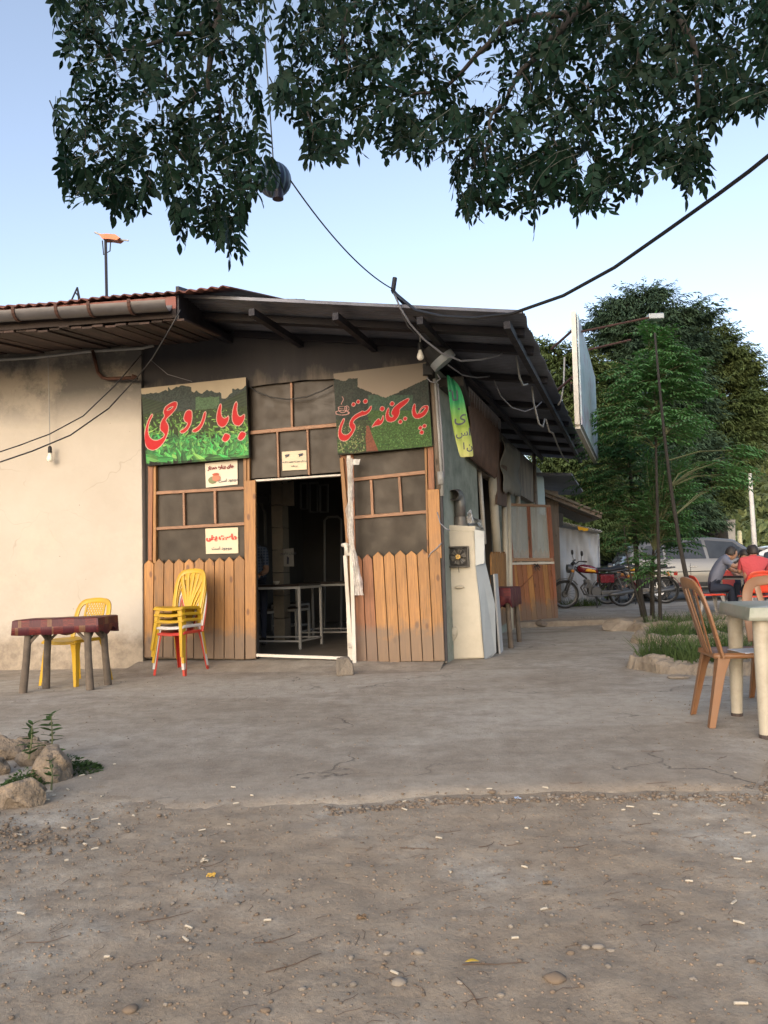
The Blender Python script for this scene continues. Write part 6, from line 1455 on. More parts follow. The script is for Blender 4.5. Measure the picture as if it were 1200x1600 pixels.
sapling('leaning thin sapling trunk rising behind the brown chair', [(ground_first(pl([(1103, 1030), (1085, 950), (1072, 900), (1062, 850), (1048, 760), (1038, 680), (1030, 600), (1023, 520)], 9.4)), .036)], [(1110, 725, 28, 12, 9.4), (1145, 735, 40, 22, 9.4), (1160, 700, 30, 14, 9.4), (1070, 660, 32, 20, 9.4), (1120, 760, 14, 12, 9.4)], ASH2, 34, 70, ln=.38, ls=.085)
sapling('spindly sapling stem beside the planter grass', [(ground_first(pl([(1012, 980), (985, 900), (978, 860), (975, 820)], 11.8)), .018)], [(975, 850, 22, 30, 11.8)], ASH3, 35, 60, ln=.3, ls=.07)

# ------------------------------------------------------------------ planters, grass, weeds, rocks
def ring_bed(label, c, rx, ry, h, w, seed):
    T = thing('planter_bed', label, 'planter', c); N = 150; b = MB(); vs = []; prof = [(0, -.05), (.06, h*.5), (.16, h*.9), (.45, h), (.8, h*.95), (1.0, h*.55), (1.02, -.02)]
    for k in range(N):
        a = 2*math.pi*k/N; d = Vector((math.cos(a), math.sin(a), 0))
        jr = 1+.06*noise.noise(Vector((math.cos(a)*2, math.sin(a)*2, seed)))
        for r_, z in prof:
            q = Vector((c[0]+d.x*(rx-w*r_)*jr, c[1]+d.y*(ry-w*r_)*jr, z)); nn = noise.noise(q*5)*.06+noise.noise(q*13)*.03+noise.noise(q*34)*.010; vs.append(q+Vector((d.x*nn, d.y*nn, nn if z > 0 else 0)))
    m = len(prof); b.add(vs, [(k*m+j, k*m+j+1, ((k+1) % N)*m+j+1, ((k+1) % N)*m+j) for k in range(N) for j in range(m-1)]); mk('concrete_rim', b, CONCB, T, smooth=False)
    b = MB(); vs = [Vector((c[0], c[1], .05))]+[Vector((c[0]+math.cos(2*math.pi*k/24)*(rx-w*.8), c[1]+math.sin(2*math.pi*k/24)*(ry-w*.8), .04)) for k in range(24)]; b.add(vs, [(0, k+1, (k+1) % 24+1) for k in range(24)]); mk('soil', b, DIRT, T); return T
GRASS = leaf_mat('grass_blade', (.055, .085, .03), .25, .4)
GV = np.array([(0, -.02, 0), (0, .02, 0), (.5, .016, .04), (.5, -.016, .04), (1, 0, -.05)], np.float32)
def grass(label, c, rx, ry, z, n, h, seed, name='grass_clump'):
    rng = random.Random(seed); V = []; F = []
    for _ in range(n):
        a = rng.uniform(0, 6.283); r_ = rng.random()**.5; p = Vector((c[0]+math.cos(a)*rx*r_, c[1]+math.sin(a)*ry*r_, z)); hh = h*rng.uniform(.35, 1.1); d = Vector((rng.gauss(0, .35), rng.gauss(0, .35), 1)).normalized(); s = Vector((math.cos(a*3), math.sin(a*3), 0))*.0045
        q = p+d*hh*.5; e = p+d*hh+Vector((d.x*hh*.4, d.y*hh*.4, -hh*.12)); i = len(V)
        V += [p-s, p+s, q+s*.8, q-s*.8, e-s*.15, e+s*.15]; F += [(i, i+1, i+2, i+3), (i+3, i+2, i+5, i+4)]
    o = mkraw(name, [tuple(v) for v in V], F, GRASS, None, 'stuff'); o['label'] = label; o['category'] = 'grass'; return o
c1 = (3.15, 7.35, 0); ring_bed('nearest low planter ring of rough crumbling concrete, left of the brown chair', c1, .86, .68, .12, .20, 1)
grass('tall green grass growing in the nearest concrete planter', (c1[0]-.15, c1[1], 0), .62, .55, .05, 1500, .34, 1)
c2 = (3.85, 9.75, 0); ring_bed('middle planter ring of rough concrete with saplings', c2, .80, .58, .12, .20, 2)
grass('grass in the middle concrete planter', (c2[0], c2[1], 0), .6, .4, .05, 900, .30, 2)
c3 = (4.45, 11.6, 0); ring_bed('farthest planter ring of rough concrete near the pavement kerb', c3, .9, .6, .14, .22, 3)
grass('sparse grass in the farthest concrete planter', (c3[0], c3[1], 0), .6, .4, .05, 500, .26, 3)
q = on_z(925, 966, .1); grass('low weed clump on the pavement kerb', q, .30, .15, .0, 260, .14, 4); q = on_z(908, 947, .1); grass('green grass tuft at the foot of the grey tarp shed', q, .45, .2, .1, 500, .22, 5)
b = rockmesh(on_z(975, 978, .06), (.34, .22, .12), 41, 3, .25); tag(recenter(mk('rough_stone', b, CONCB)), 'low rough stone lump left of the planter rings', 'stone')
b = rockmesh(on_z(1060, 1058, .01), (.10, .07, .025), 42, 2, .2); tag(recenter(mk('flat_stone', b, CONCB)), 'flat stone chip on the concrete in front of the nearest planter', 'stone')
# rocks at the left edge
RK = simple('tan_rock', (.21, .165, .12), .9, 0, .45, 14, 1.0, grime=(.07, .06, .045), grimeamt=.85, bscale=26, bdist=.03)
for (x, y, rx, ry, rz, sd_, lab) in ((22, 1262, .17, .13, .11, 51, 'wedge-shaped tan rock, nearest at the left picture edge'), (72, 1222, .15, .12, .15, 52, 'large rounded pale rock beside the leafy weeds'), (48, 1196, .12, .11, .11, 53, 'grey mossy rock behind the large rounded one'), (8, 1188, .12, .10, .12, 54, 'brown rock cut by the left picture edge'), (40, 1172, .08, .07, .07, 55, 'small grey rock at the back of the pile by the weeds'), (-35, 1215, .15, .12, .10, 56, 'rock at the far left of the pile')):
    p = on_z(x, y, 0); b = rockmesh((p.x, p.y+.05, rz*.30), (rx*.76, ry*.76, rz*.78), sd_, 4, .38); tag(recenter(mk('rock', b, RK, smooth=True, auto=28)), lab, 'rock', 'rocks piled at the left edge')
def weed(label, foot, h, nwh, ll, seed, name='leafy_weed'):
    rng = random.Random(seed); T = thing(name, label, 'plant', tuple(foot)); top = foot+Vector((rng.uniform(-.02, .02), 0, h)); b = MB(); b.tube([foot, foot.lerp(top, .5)+Vector((.006, 0, 0)), top], [.005, .004, .002], 6); mk('stem', b, simple('weed_stem', (.12, .13, .06), .6), T)
    m = LEAFW
    for k in range(nwh):
        z = (k+1)/nwh; p = foot.lerp(top, z)
        for j in range(3 if k < nwh-1 else 5):
            a = k*2.1+j*2.094+rng.uniform(-.4, .4) if k < nwh-1 else j*1.256; d = Vector((math.cos(a), math.sin(a), rng.uniform(-.1, .75))); o = bpy.data.objects.new('leaf', WLM); COL.objects.link(o); o.parent = T; o.matrix_local = Matrix.Translation(p-ORG[T.name]) @ frame_of(d, Vector((0, 0, 1)), rng.uniform(-.4, .4)).to_4x4() @ Matrix.Scale(ll*rng.uniform(.7, 1.15)*(1.1-.35*z), 4)
    return T
LEAFW = leaf_mat('weed_leaf', (.055, .095, .035), .25)
WLM = me_leaf.copy(); WLM.name = 'weed_leaf'; WLM.materials.clear(); WLM.materials.append(LEAFW)
weed('taller leafy weed standing among the rocks at the left edge', on_z(80, 1192, .0), .26, 9, .075, 61); weed('shorter leafy weed left of the tall one on the rocks', on_z(45, 1186, .05), .18, 7, .07, 62); weed('small leafy weed in front of the large rounded rock', on_z(80, 1236, .0), .14, 4, .05, 63)
def ground_herb(label, px, py, r_, n, seed):
    rng = random.Random(seed); c = on_z(px, py, 0); items = []
    for _ in range(n):
        a = rng.uniform(0, 6.28); q = rng.random()**.6*r_; z = (1-q/r_)*.09*rng.random(); d = Vector((math.cos(a), math.sin(a), rng.uniform(.0, .8))).normalized(); items.append((Vector((c.x+math.cos(a)*q, c.y+math.sin(a)*q*.7, z)), frame_of(d, Vector((0, 0, 1)), rng.uniform(-1, 1)), rng.uniform(.012, .028)))
    o = inst('ground_herb', items, LEAFW, None); o['label'] = label; o['category'] = 'weeds'
ground_herb('low feathery weeds spreading right of the rocks', 108, 1205, .17, 1300, 71); ground_herb('low green weeds between the nearest rocks', 38, 1226, .10, 700, 72)
# ------------------------------------------------------------------ cars
def carpaint(name, c, metal=.4):
    g = NG(name); g.col(g.mix(g.math('MULTIPLY', g.ramp(g.noise(1.5, 5, .7), [(.45, 0.0), (.75, 1.0)]), .3), c, (.2, .17, .13))); g.set(Roughness=.28, Metallic=metal, Coat_Weight=.6, Coat_Roughness=.08); return g.m
CGL = glass_mat('car_window_glass', (.03, .035, .04), .06); TYRE = simple('tyre_rubber', (.02, .02, .02), .85, 0, .2, 10, .2); RIM = simple('alloy_rim', (.4, .4, .4), .3, .8, .1, 8, 0); TRIM = simple('black_trim', (.025, .025, .027), .6, 0, .2, 6, .1); LAMPW = simple('lamp_glass', (.6, .6, .58), .15); LAMPR = simple('red_lamp', (.35, .02, .015), .25)
CARS = {  # stations along x (front +): (x, sill z, belt z, roof z or None, half width sill/belt, half width roof)
 'suv': dict(L=4.6, st=[(-2.28, .55, .80, None, .72, .6), (-2.18, .36, .98, 1.05, .84, .70), (-1.95, .30, 1.03, 1.42, .88, .66), (-1.5, .28, 1.02, 1.53, .90, .66), (-.8, .27, 1.0, 1.57, .91, .67), (0, .27, .98, 1.57, .91, .67), (.55, .27, .96, 1.50, .91, .66), (1.05, .27, .96, 1.16, .90, .66), (1.3, .28, .95, .99, .90, .66), (1.8, .30, .88, None, .87, .62), (2.15, .34, .78, None, .82, .55), (2.3, .42, .62, None, .70, .5)], wheels=(-1.42, 1.38), wr=.345),
 'sedan': dict(L=4.3, st=[(-2.15, .50, .82, None, .72, .6), (-2.05, .34, .92, None, .80, .66), (-1.5, .28, .92, .96, .83, .62), (-1.15, .27, .92, 1.22, .84, .56), (-.7, .26, .90, 1.38, .84, .56), (0, .26, .88, 1.41, .84, .56), (.35, .26, .88, 1.37, .84, .56), (.85, .26, .87, 1.05, .84, .58), (1.05, .27, .86, .90, .84, .60), (1.6, .28, .80, None, .82, .60), (2.0, .32, .70, None, .78, .54), (2.14, .40, .58, None, .68, .48)], wheels=(-1.22, 1.28), wr=.30)}
def car(label, kind, paint, loc, rz, windows, name='parked_car', group=None, low=None):
    sp_ = CARS[kind]; t = thing(name, label, 'car', (0, 0, 0), group); st_ = sp_['st']
    # densify stations
    S = []
    for i in range(len(st_)-1):
        a, c = st_[i], st_[i+1]
        for k in range(3):
            f = k/3; ra = a[3] if a[3] else a[2]+.02; rc = c[3] if c[3] else c[2]+.02; S.append((a[0]+(c[0]-a[0])*f, a[1]+(c[1]-a[1])*f, a[2]+(c[2]-a[2])*f, ra+(rc-ra)*f, a[4]+(c[4]-a[4])*f, a[5]+(c[5]-a[5])*f))
    a = st_[-1]; S.append((a[0], a[1], a[2], (a[3] or a[2]+.02), a[4], a[5])); rings = []
    for (x, zs, zb, zr, wb, wr) in S:
        half = [(0, zs), (wb*.9, zs), (wb*.985, zs+.06), (wb, zs+(zb-zs)*.45), (wb*.99, zb-.10), (wb*.955, zb)]
        if zr-zb > .08: half += [(wb*.955+(wr*1.02-wb*.955)*.5, zb+(zr-zb)*.48), (wr*1.04, zr-.07), (wr*.93, zr-.015), (wr*.5, zr+.012), (0, zr+.018)]
        else: half += [(wb*.90, zb+.012), (wb*.8, zb+.02), (wb*.65, zr+.012), (wb*.35, zr+.02), (0, zr+.025)]
        full = half+[(-y, z) for y, z in half[::-1][1:-1]]; rings.append([(x, y, z) for y, z in full])
    b = MB(); n = len(rings[0]); vs = [p for r in rings for p in r]; W_ = sp_['wheels']; R_ = sp_['wr']
    fs = []
    for i in range(len(rings)-1):
        for k in range(n):
            # wheel arch cut: drop the low side faces round the wheels
            xm = (S[i][0]+S[i+1][0])/2
            if k in (1, 2, n-2, n-3) and any(abs(xm-w_) < R_*1.0 for w_ in W_): continue
            fs.append((i*n+k, i*n+(k+1) % n, (i+1)*n+(k+1) % n, (i+1)*n+k))
    fs += [tuple(range(n))[::-1], tuple(range((len(rings)-1)*n, len(rings)*n))]
    b.add(vs, fs); mk('body', b, paint, t, smooth=True, auto=35)
    def side_at(x, sgn, z, out=.006):
        i = max(0, min(len(S)-2, max(j for j in range(len(S)) if S[j][0] <= x or j == 0))); f = max(0, min(1, (x-S[i][0])/(S[i+1][0]-S[i][0]))); v = [S[i][k]+(S[i+1][k]-S[i][k])*f for k in range(6)]
        x_, zs, zb, zr, wb, wr = v
        pr = [(wb*.9, zs), (wb*.985, zs+.06), (wb, zs+(zb-zs)*.45), (wb*.99, zb-.10), (wb*.955, zb), (wb*.955+(wr*1.02-wb*.955)*.5, zb+(zr-zb)*.48), (wr*1.04, zr-.07), (wr*.93, zr-.015)]
        for (y0, z0), (y1, z1) in zip(pr[:-1], pr[1:]):
            if z0 <= z <= z1 and z1 > z0: y = y0+(y1-y0)*(z-z0)/(z1-z0); return Vector((x, sgn*(y+out), z))
        return Vector((x, sgn*(pr[-1][0]+out), z))
    for sgn in (-1, 1):
        for w_ in windows:   # polygon (x,z) -> subdivided strip following the flank
            b = MB(); (xa, za), (xb, zb_), (xc, zc), (xd, zd) = w_
            b.grid(lambda u, v: side_at((xa+(xb-xa)*u)*(1-v)+(xd+(xc-xd)*u)*v, sgn, (za+(zb_-za)*u)*(1-v)+(zd+(zc-zd)*u)*v), 6, 4); mk('window', b, CGL, t, smooth=True)
        b = MB()
        for x in ([-.62, .42, 1.25] if kind == 'suv' else [-.75, .2, .98]):
            b.tube([side_at(x+.03*(z-.4), sgn, z, .003) for z in (.40, .55, .7, .85, .92)], .006, 4)
        b.tube([side_at(x, sgn, .72, .004) for x in np.linspace(-1.9, 1.6, 12)], .010, 4); mk('door_seam', b, TRIM, t)
        b = MB(); b.grid(lambda u, v: side_at(W_[0]+R_+.05+(W_[1]-W_[0]-2*R_-.1)*u, sgn, .29+.17*v, .012), 8, 2); mk('sill_trim', b, TRIM if low is None else low, t, smooth=True)
        for x in (-.52, .55) if kind == 'suv' else (-.6, .35): b = MB(); p = side_at(x-.1, sgn, .84, .015); q = side_at(x+.06, sgn, .84, .015); b.bar(p, q, .02, .025); mk('door_handle', b, CHROME, t, bevel=.004)
        b = MB(); p = side_at(1.02 if kind == 'suv' else .82, sgn, .95, .10); b.box(p.x-.06, p.x+.08, p.y-.09, p.y+.09, p.z-.03, p.z+.11); mk('wing_mirror', b, paint, t, bevel=.02)
        for x in W_:
            b = MB(); b.lathe([(R_*.62, -.09), (R_*.9, -.11), (R_, -.07), (R_, .07), (R_*.9, .11), (R_*.62, .09)], (x, sgn*.76, R_), 28, 'Y'); wh = mk('tyre', b, TYRE, t, smooth=True, auto=40)
            b = MB(); b.lathe([(R_*.62, 0), (R_*.58, -.03), (R_*.2, .0), (.02, .01)], (x, sgn*.84, R_), 20, 'Y')
            for k in range(7): a = k*2*math.pi/7; b.bar((x, sgn*.86, R_), (x+math.cos(a)*R_*.58, sgn*.85, R_+math.sin(a)*R_*.58), .05, .02)
            mk('rim', b, RIM, wh)
            b = MB(); arc = [(x+math.cos(a)*R_*1.13, sgn*(.905 if kind == 'suv' else .83), R_+math.sin(a)*R_*1.13) for a in [math.pi*k/14 for k in range(15)]]; b.tube(arc, .022, 5); mk('wheel_arch_trim', b, TRIM, t)
            b = MB(); b.box(x-R_*1.1, x+R_*1.1, min(sgn*.55, sgn*.62), max(sgn*.55, sgn*.62), .2, R_*2.1); mk('wheel_well', b, TRIM, t)
    b = MB(); F_ = st_[-1][0]; b.box(F_-.10, F_+.04, -.62, .62, .38, .52); mk('bumper', b, TRIM, t, bevel=.03); b = MB(); Bk = st_[0][0]; b.box(Bk-.04, Bk+.1, -.62, .62, .42, .56); mk('bumper', b, TRIM, t, bevel=.03)
    for sgn in (-1, 1):
        b = MB(); b.box(F_-.28, F_-.04, min(sgn*.48, sgn*.74), max(sgn*.48, sgn*.74), .60, .72); mk('headlight', b, LAMPW, t, bevel=.03)
        b = MB(); b.box(Bk+.02, Bk+.16, min(sgn*.50, sgn*.76), max(sgn*.50, sgn*.76), .72, .92); mk('tail_light', b, LAMPR, t, bevel=.02)
    # windscreen and rear window following the hull
    def glass(x0, x1, nm):
        b = MB()
        def fn(u, v):
            x = x0+(x1-x0)*v; i = max(0, min(len(S)-2, max([j for j in range(len(S)) if S[j][0] <= x] or [0]))); f = (x-S[i][0])/(S[i+1][0]-S[i][0]); zr = S[i][3]+(S[i+1][3]-S[i][3])*f; wr = S[i][5]; a = 2*u-1; return Vector((x, a*wr*.92, zr+.026-.03*abs(a)**3))
        b.grid(fn, 8, 6); mk(nm, b, CGL, t, smooth=True)
    if kind == 'suv': glass(.60, 1.22, 'windscreen'); glass(-2.12, -1.98, 'rear_window')
    else: glass(.42, 1.0, 'windscreen'); glass(-1.42, -.85, 'rear_window')
    t.location = loc; t.rotation_euler = (0, 0, rz); return t
WSUV = [[(-1.85, 1.07), (-1.22, 1.05), (-1.22, 1.44), (-1.62, 1.38)], [(-1.17, 1.05), (-.20, 1.03), (-.26, 1.49), (-1.15, 1.45)], [(-.13, 1.03), (1.0, 1.0), (.50, 1.42), (-.18, 1.49)]]
WSED = [[(-1.25, .95), (-.78, .94), (-.70, 1.28), (-1.05, 1.18)], [(-.72, .94), (.12, .92), (.08, 1.32), (-.66, 1.29)], [(.18, .92), (.85, .90), (.38, 1.28), (.14, 1.32)]]
SILV = carpaint('silver_paint', (.17, .165, .155), .5)
p = on_y(1105, 940, 19.6); car('silver grey crossover parked on the road beyond the seated men', 'suv', SILV, (p.x+.1, 19.9, .045), R(-5), WSUV)
car('white saloon car parked at the right edge beyond the silver one', 'sedan', carpaint('white_paint', (.62, .62, .60), .0), (on_y(1235, 900, 24.5).x, 24.6, .045), R(2), WSED)
car('small silver car parked at the left behind the red motorcycle', 'sedan', carpaint('pale_silver_paint', (.45, .47, .48), .4), (on_y(935, 890, 29).x, 28.6, .045), R(8), WSED)
car('pale blue saloon seen between the sapling trunks', 'sedan', carpaint('pale_blue_paint', (.22, .34, .42), .3), (on_y(1000, 890, 27).x, 26.5, .045), R(160), WSED)

# ------------------------------------------------------------------ motorcycles (front wheel at -x)
MOTM = simple('dull_motorcycle_metal', (.12, .12, .12), .42, .6, .15, 9, .05)
def motorcycle(label, tank, stripe, loc, rz, group, glass=True):
    t = thing('motorcycle', label, 'motorcycle', (0, 0, 0), group); WB = .62; Rw = .30
    for sx in (-1, 1):
        b = MB(); b.lathe([(Rw-.045, -.03), (Rw-.02, -.045), (Rw, -.02), (Rw, .02), (Rw-.02, .045), (Rw-.045, .03), (Rw-.045, -.03)], (sx*WB, 0, Rw), 32, 'Y', cap=False); ty = mk('tyre', b, TYRE, t, smooth=True, auto=40)
        b = MB(); b.lathe([(Rw-.045, -.028), (Rw-.062, -.02), (Rw-.062, .02), (Rw-.045, .028)], (sx*WB, 0, Rw), 32, 'Y', cap=False); mk('rim', b, MOTM, ty, smooth=True, auto=40)
        b = MB()
        for k in range(18):
            a = k*2*math.pi/18; b.bar((sx*WB+.03*math.cos(a+.8), .02*(-1)**k, Rw+.03*math.sin(a+.8)), (sx*WB+(Rw-.06)*math.cos(a), 0, Rw+(Rw-.06)*math.sin(a)), .005)
        mk('spokes', b, MOTM, ty, kind='stuff'); b = MB(); b.lathe([(.06, -.05), (.07, -.03), (.07, .03), (.06, .05)], (sx*WB, 0, Rw), 16, 'Y'); mk('hub', b, MOTM, ty, smooth=True, auto=40)
        arc = [Vector((sx*WB+(Rw+.035)*math.cos(a), 0, Rw+(Rw+.035)*math.sin(a))) for a in [R(d) for d in (range(35, 165, 10) if sx < 0 else range(10, 130, 10))]]; b = MB(); sweep(b, arc, .11, .012, lambda f: Vector((0, 0, 1)) if 0 else Vector((math.cos(R(35+130*f) if sx < 0 else R(10+120*f)), 0, math.sin(R(35+130*f) if sx < 0 else R(10+120*f))))); mk('mudguard', b, MOTM if sx < 0 else tank, t, smooth=True, auto=40)
    hd = Vector((-.40, 0, .88))
    for sy in (-1, 1):
        b = MB(); b.tube([(-WB, sy*.08, Rw), (-.47, sy*.08, .68), (-.40, sy*.08, .90)], [.024, .022, .018], 8); mk('front_fork', b, MOTM, t, smooth=True)
        b = MB(); b.tube([(WB, sy*.11, Rw), (.46, sy*.13, .70)], .018, 8)
        for k in range(9): z = .36+.03*k; f = (z-Rw)/.4; b.lathe([(.03, -.005), (.03, .005)], (WB-.16*f, sy*(.11+.02*f), z), 10)
        mk('shock_absorber', b, MOTM, t)
        b = MB(); b.tube([(-.40, sy*.05, .93), (-.36, sy*.20, 1.0), (-.28, sy*.33, 1.0)], .011, 7); b.tube([(-.30, sy*.26, 1.0), (-.26, sy*.38, 1.0)], .017, 8); mk('handlebar', b, BLACK, t, smooth=True)
        b = MB(); b.tube([(-.33, sy*.24, 1.0), (-.34, sy*.30, 1.10), (-.34, sy*.32, 1.15)], .006, 5); b.tube([(-.345, sy*.32, 1.17), (-.325, sy*.32, 1.17)], .055, 14); mk('mirror', b, BLACK, t)
        for x in (-.50, .70): b = MB(); b.tube([(x, sy*.06, .80 if x < 0 else .66), (x, sy*.17, .80 if x < 0 else .66)], .008, 6); b.tube([(x-.02, sy*.18, .80 if x < 0 else .66), (x+.03, sy*.18, .80 if x < 0 else .66)], .03, 10); mk('indicator', b, simple('amber_lens', (.5, .2, .02), .3), t)
    b = MB(); b.lathe([(.03, .0), (.085, -.02), (.095, -.09), (.09, -.12), (.03, -.14)], (-.44, 0, .84), 20, 'X'); mk('headlamp', b, MOTM, t, smooth=True, auto=40)
    b = MB(); b.tube([(-.41, 0, .93), (-.44, 0, .97)], .05, 12); mk('speedometer', b, BLACK, t)
    # tank: lofted teardrop with painted panel
    def loft(secs, nm, mat, nseg=16, p=2.4, par=None):
        b = MB(); vs = []
        for (x, zc, hw, hh) in secs:
            for k in range(nseg):
                a = 2*math.pi*k/nseg; c, s = math.cos(a), math.sin(a); vs.append((x, hw*abs(c)**(2/p)*(1 if c > 0 else -1), zc+hh*abs(s)**(2/p)*(1 if s > 0 else -1)))
        m = len(secs); b.add(vs, [(i*nseg+k, i*nseg+(k+1) % nseg, (i+1)*nseg+(k+1) % nseg, (i+1)*nseg+k) for i in range(m-1) for k in range(nseg)]+[tuple(range(nseg))[::-1], tuple(range((m-1)*nseg, m*nseg))]); return mk(nm, b, mat, par or t, smooth=True, auto=55)
    tk_ = loft([(-.34, .83, .03, .03), (-.31, .83, .10, .07), (-.2, .83, .135, .095), (-.05, .81, .13, .09), (.06, .785, .10, .065), (.11, .77, .06, .04)], 'fuel_tank', tank)
    for sy in (-1, 1):
        b = MB(); b.grid(lambda u, v: Vector((-.27+.32*u, sy*(.139-.05*(2*u-1)**2*abs(2*u-1)-.012*(2*v-1)**2), .80-.03*u+(.045-.02*u)*(2*v-1)+.03*(1-u))), 8, 4); mk('tank_stripe', b, stripe, tk_, smooth=True, solid=.003)
        b = MB(); b.grid(lambda u, v: Vector((-.30+.34*u, sy*(.143-.05*(2*u-1)**2*abs(2*u-1)), .855-.04*u+.008*(2*v-1)+.03*(1-u))), 8, 2); mk('tank_stripe', b, LAMPW, tk_, smooth=True, solid=.003)
        b = MB(); b.box(.12, .42, min(sy*.09, sy*.125), max(sy*.09, sy*.125), .52, .70); mk('side_cover', b, tank, t, bevel=.03)
    loft([(.06, .80, .09, .03), (.12, .80, .13, .045), (.35, .79, .14, .045), (.52, .82, .14, .05), (.66, .83, .11, .04), (.70, .83, .05, .02)], 'seat', BLACK)
    b = MB(); b.tube([(.35, .12, .75), (.62, .13, .78), (.84, .10, .80), (.86, 0, .80), (.84, -.10, .80), (.62, -.13, .78), (.35, -.12, .75)], .011, 6); b.bar((.70, -.12, .79), (.70, .12, .79), .02); b.bar((.78, -.12, .80), (.78, .12, .80), .02); mk('luggage_rack', b, MOTM, t)
    b = MB(); b.tube([(-.38, 0, .82), (-.15, 0, .62), (-.12, 0, .35), (.12, 0, .24)], .022, 8); b.tube([(-.36, 0, .86), (.1, 0, .72), (.5, 0, .70)], .018, 8); b.tube([(.12, 0, .70), (.16, 0, .28)], .018, 8)
    for sy in (-1, 1): b.tube([(.14, sy*.06, .32), (WB, sy*.10, Rw)], .016, 8); b.tube([(.50, sy*.06, .72), (.16, sy*.06, .40)], .012, 6)
    mk('frame', b, BLACK, t, smooth=True)
    b = MB(); b.lathe([(.10, -.11), (.12, -.09), (.12, .09), (.10, .11)], (.03, 0, .34), 18, 'Y'); b.box(-.12, .10, -.075, .075, .26, .42); mk('engine_case', b, MOTM, t, smooth=True, auto=40)
    b = MB()
    for k in range(7): z = .42+.025*k; q = Vector((-.07-.012*k, 0, z)); b.box(q.x-.065, q.x+.065, -.07, .07, z, z+.012)
    b.box(-.18, -.10, -.05, .05, .42, .60); mk('cylinder_fins', b, MOTM, t)
    b = MB(); b.tube([(-.16, .08, .52), (-.24, .10, .42), (-.16, .12, .27), (.1, .13, .24), (.3, .14, .27)], .020, 8); b.tube([(.28, .14, .27), (.36, .145, .275), (.82, .15, .34)], [.024, .042, .040], 12); mk('exhaust_pipe', b, MOTM, t, smooth=True)
    b = MB(); b.tube([(-.16, -.08, .52), (-.24, -.10, .42), (-.16, -.12, .27), (.1, -.13, .24), (.3, -.14, .27)], .020, 8); b.tube([(.28, -.14, .27), (.36, -.145, .275), (.82, -.15, .34)], [.024, .042, .040], 12); mk('exhaust_pipe', b, MOTM, t, smooth=True)
    b = MB(); b.box(.14, WB+.02, -.105, -.075, Rw-.05, Rw+.06); mk('chain_guard', b, MOTM, t, bevel=.02)
    b = MB(); b.tube([(.0, -.25, .24), (.0, .25, .24)], .012, 6); b.tube([(.02, -.10, .24), (-.02, -.26, .01)], .010, 6); mk('side_stand', b, BLACK, t)
    b = MB(); b.box(.82, .90, -.05, .05, .62, .70); mk('tail_lamp', b, LAMPR, t, bevel=.01)
    t.location = loc; t.rotation_euler = (0, 0, rz); return t
p = on_z(928, 949, .10); TANKR = simple('burgundy_paint', (.14, .012, .02), .25); YEL = simple('yellow_stripe', (.62, .30, .02), .35)
mc = motorcycle('red motorcycle with yellow tank stripe parked in front of the grey tarp shed', TANKR, YEL, (p.x, p.y, .10), R(4), 'parked motorcycles')
mc.rotation_euler = (R(4), 0, R(4))
p = on_z(1006, 945, .10); m2 = dup(mc, (p.x, p.y+.5, .10), R(-18), 'darker motorcycle half hidden behind the sapling trunks', 'parked motorcycles'); m2.rotation_euler = (R(5), 0, R(-18))
for ch in m2.children:
    if ch.name.split('.')[0] in ('fuel_tank', 'side_cover'):
        ch.data = ch.data.copy(); ch.data.materials.clear(); ch.data.materials.append(TRIM)

# ------------------------------------------------------------------ rear sheds
RF = Frame(on_z(874, 960, .0), R(2)); RF = Frame((SD.w(10.6, .5, 0).x, 17.4), R(2))
sh = thing('lean_to_shed', 'weathered lean-to with rough sloping timber roof behind the side door', 'shed', tuple(RF.w(0, 0, 0)))
def rp(px, d0, d1, mat, name, F=RF, par=None, **k):
    b = MB(); b.fpoly(F, px, d0, d1); return mk(name, b, mat, par or sh, **k)
rp([(853, 765), (872, 768), (878, 965), (862, 965)], 0, .08, WOODG, 'corner_board'); rp([(845, 780), (856, 780), (866, 965), (850, 965)], .1, .2, GREENW, 'back_wall')
for (a, c, w_) in (((848, 768), (940, 806), 4), ((850, 776), (925, 808), 3)):
    rp([(a[0], a[1]), (c[0], c[1]-2), (c[0], c[1]+w_), (a[0], a[1]+w_+2)], -.2 if w_ == 4 else .2, 1.6, WOODG, 'roof_beam')
rp([(848, 763), (942, 801), (942, 804), (848, 768)], -.25, 1.9, simple('old_roof_tin', (.16, .13, .09), .8, 0, .3, 6, .3), 'roof_sheet')
rp([(868, 800), (880, 803), (880, 822), (868, 822)], .1, .2, BLACK, 'dark_box')
g2 = thing('tarp_shed', 'grey tarp-walled shed with pale corrugated roof behind the motorcycle', 'shed', tuple(RF.w(.2, .6, 0)))
RG = Frame(RF.w(0, .7, 0), R(1))
c = [RG.p(x, y, 0) for x, y in ((868, 822), (935, 834), (938, 950), (874, 955))]
b = MB(); b.grid(lambda u, v: c[0].lerp(c[1], u).lerp(c[3].lerp(c[2], u), v)+RG.n*(.10*noise.noise(Vector((u*4, v*2.2, 2)))+.04*noise.noise(Vector((u*12, v*3, 5)))), 40, 40); mk('tarp_wall', b, TARPG, g2, smooth=True, solid=.01)
b = MB(); c2_ = RG.p(935, 834, 0); c3_ = RG.p(938, 950, 0); b.prism([c2_, c2_+RG.n*3, c3_+RG.n*3, c3_], RG.e*.02); mk('tarp_wall', b, TARPG, g2)
q = [RG.p(879, 816, -.3), RG.p(941, 830, -.3)]
b = MB(); b.grid(lambda u, v: q[0].lerp(q[1], u)+RG.n*(2.6*v)+Vector((0, 0, .02*math.sin(u*2*math.pi*14)-.1*v)), 112, 2); mk('roof_sheet', b, simple('pale_tin', (.50, .50, .50), .5, .2), g2, smooth=True, solid=.01)
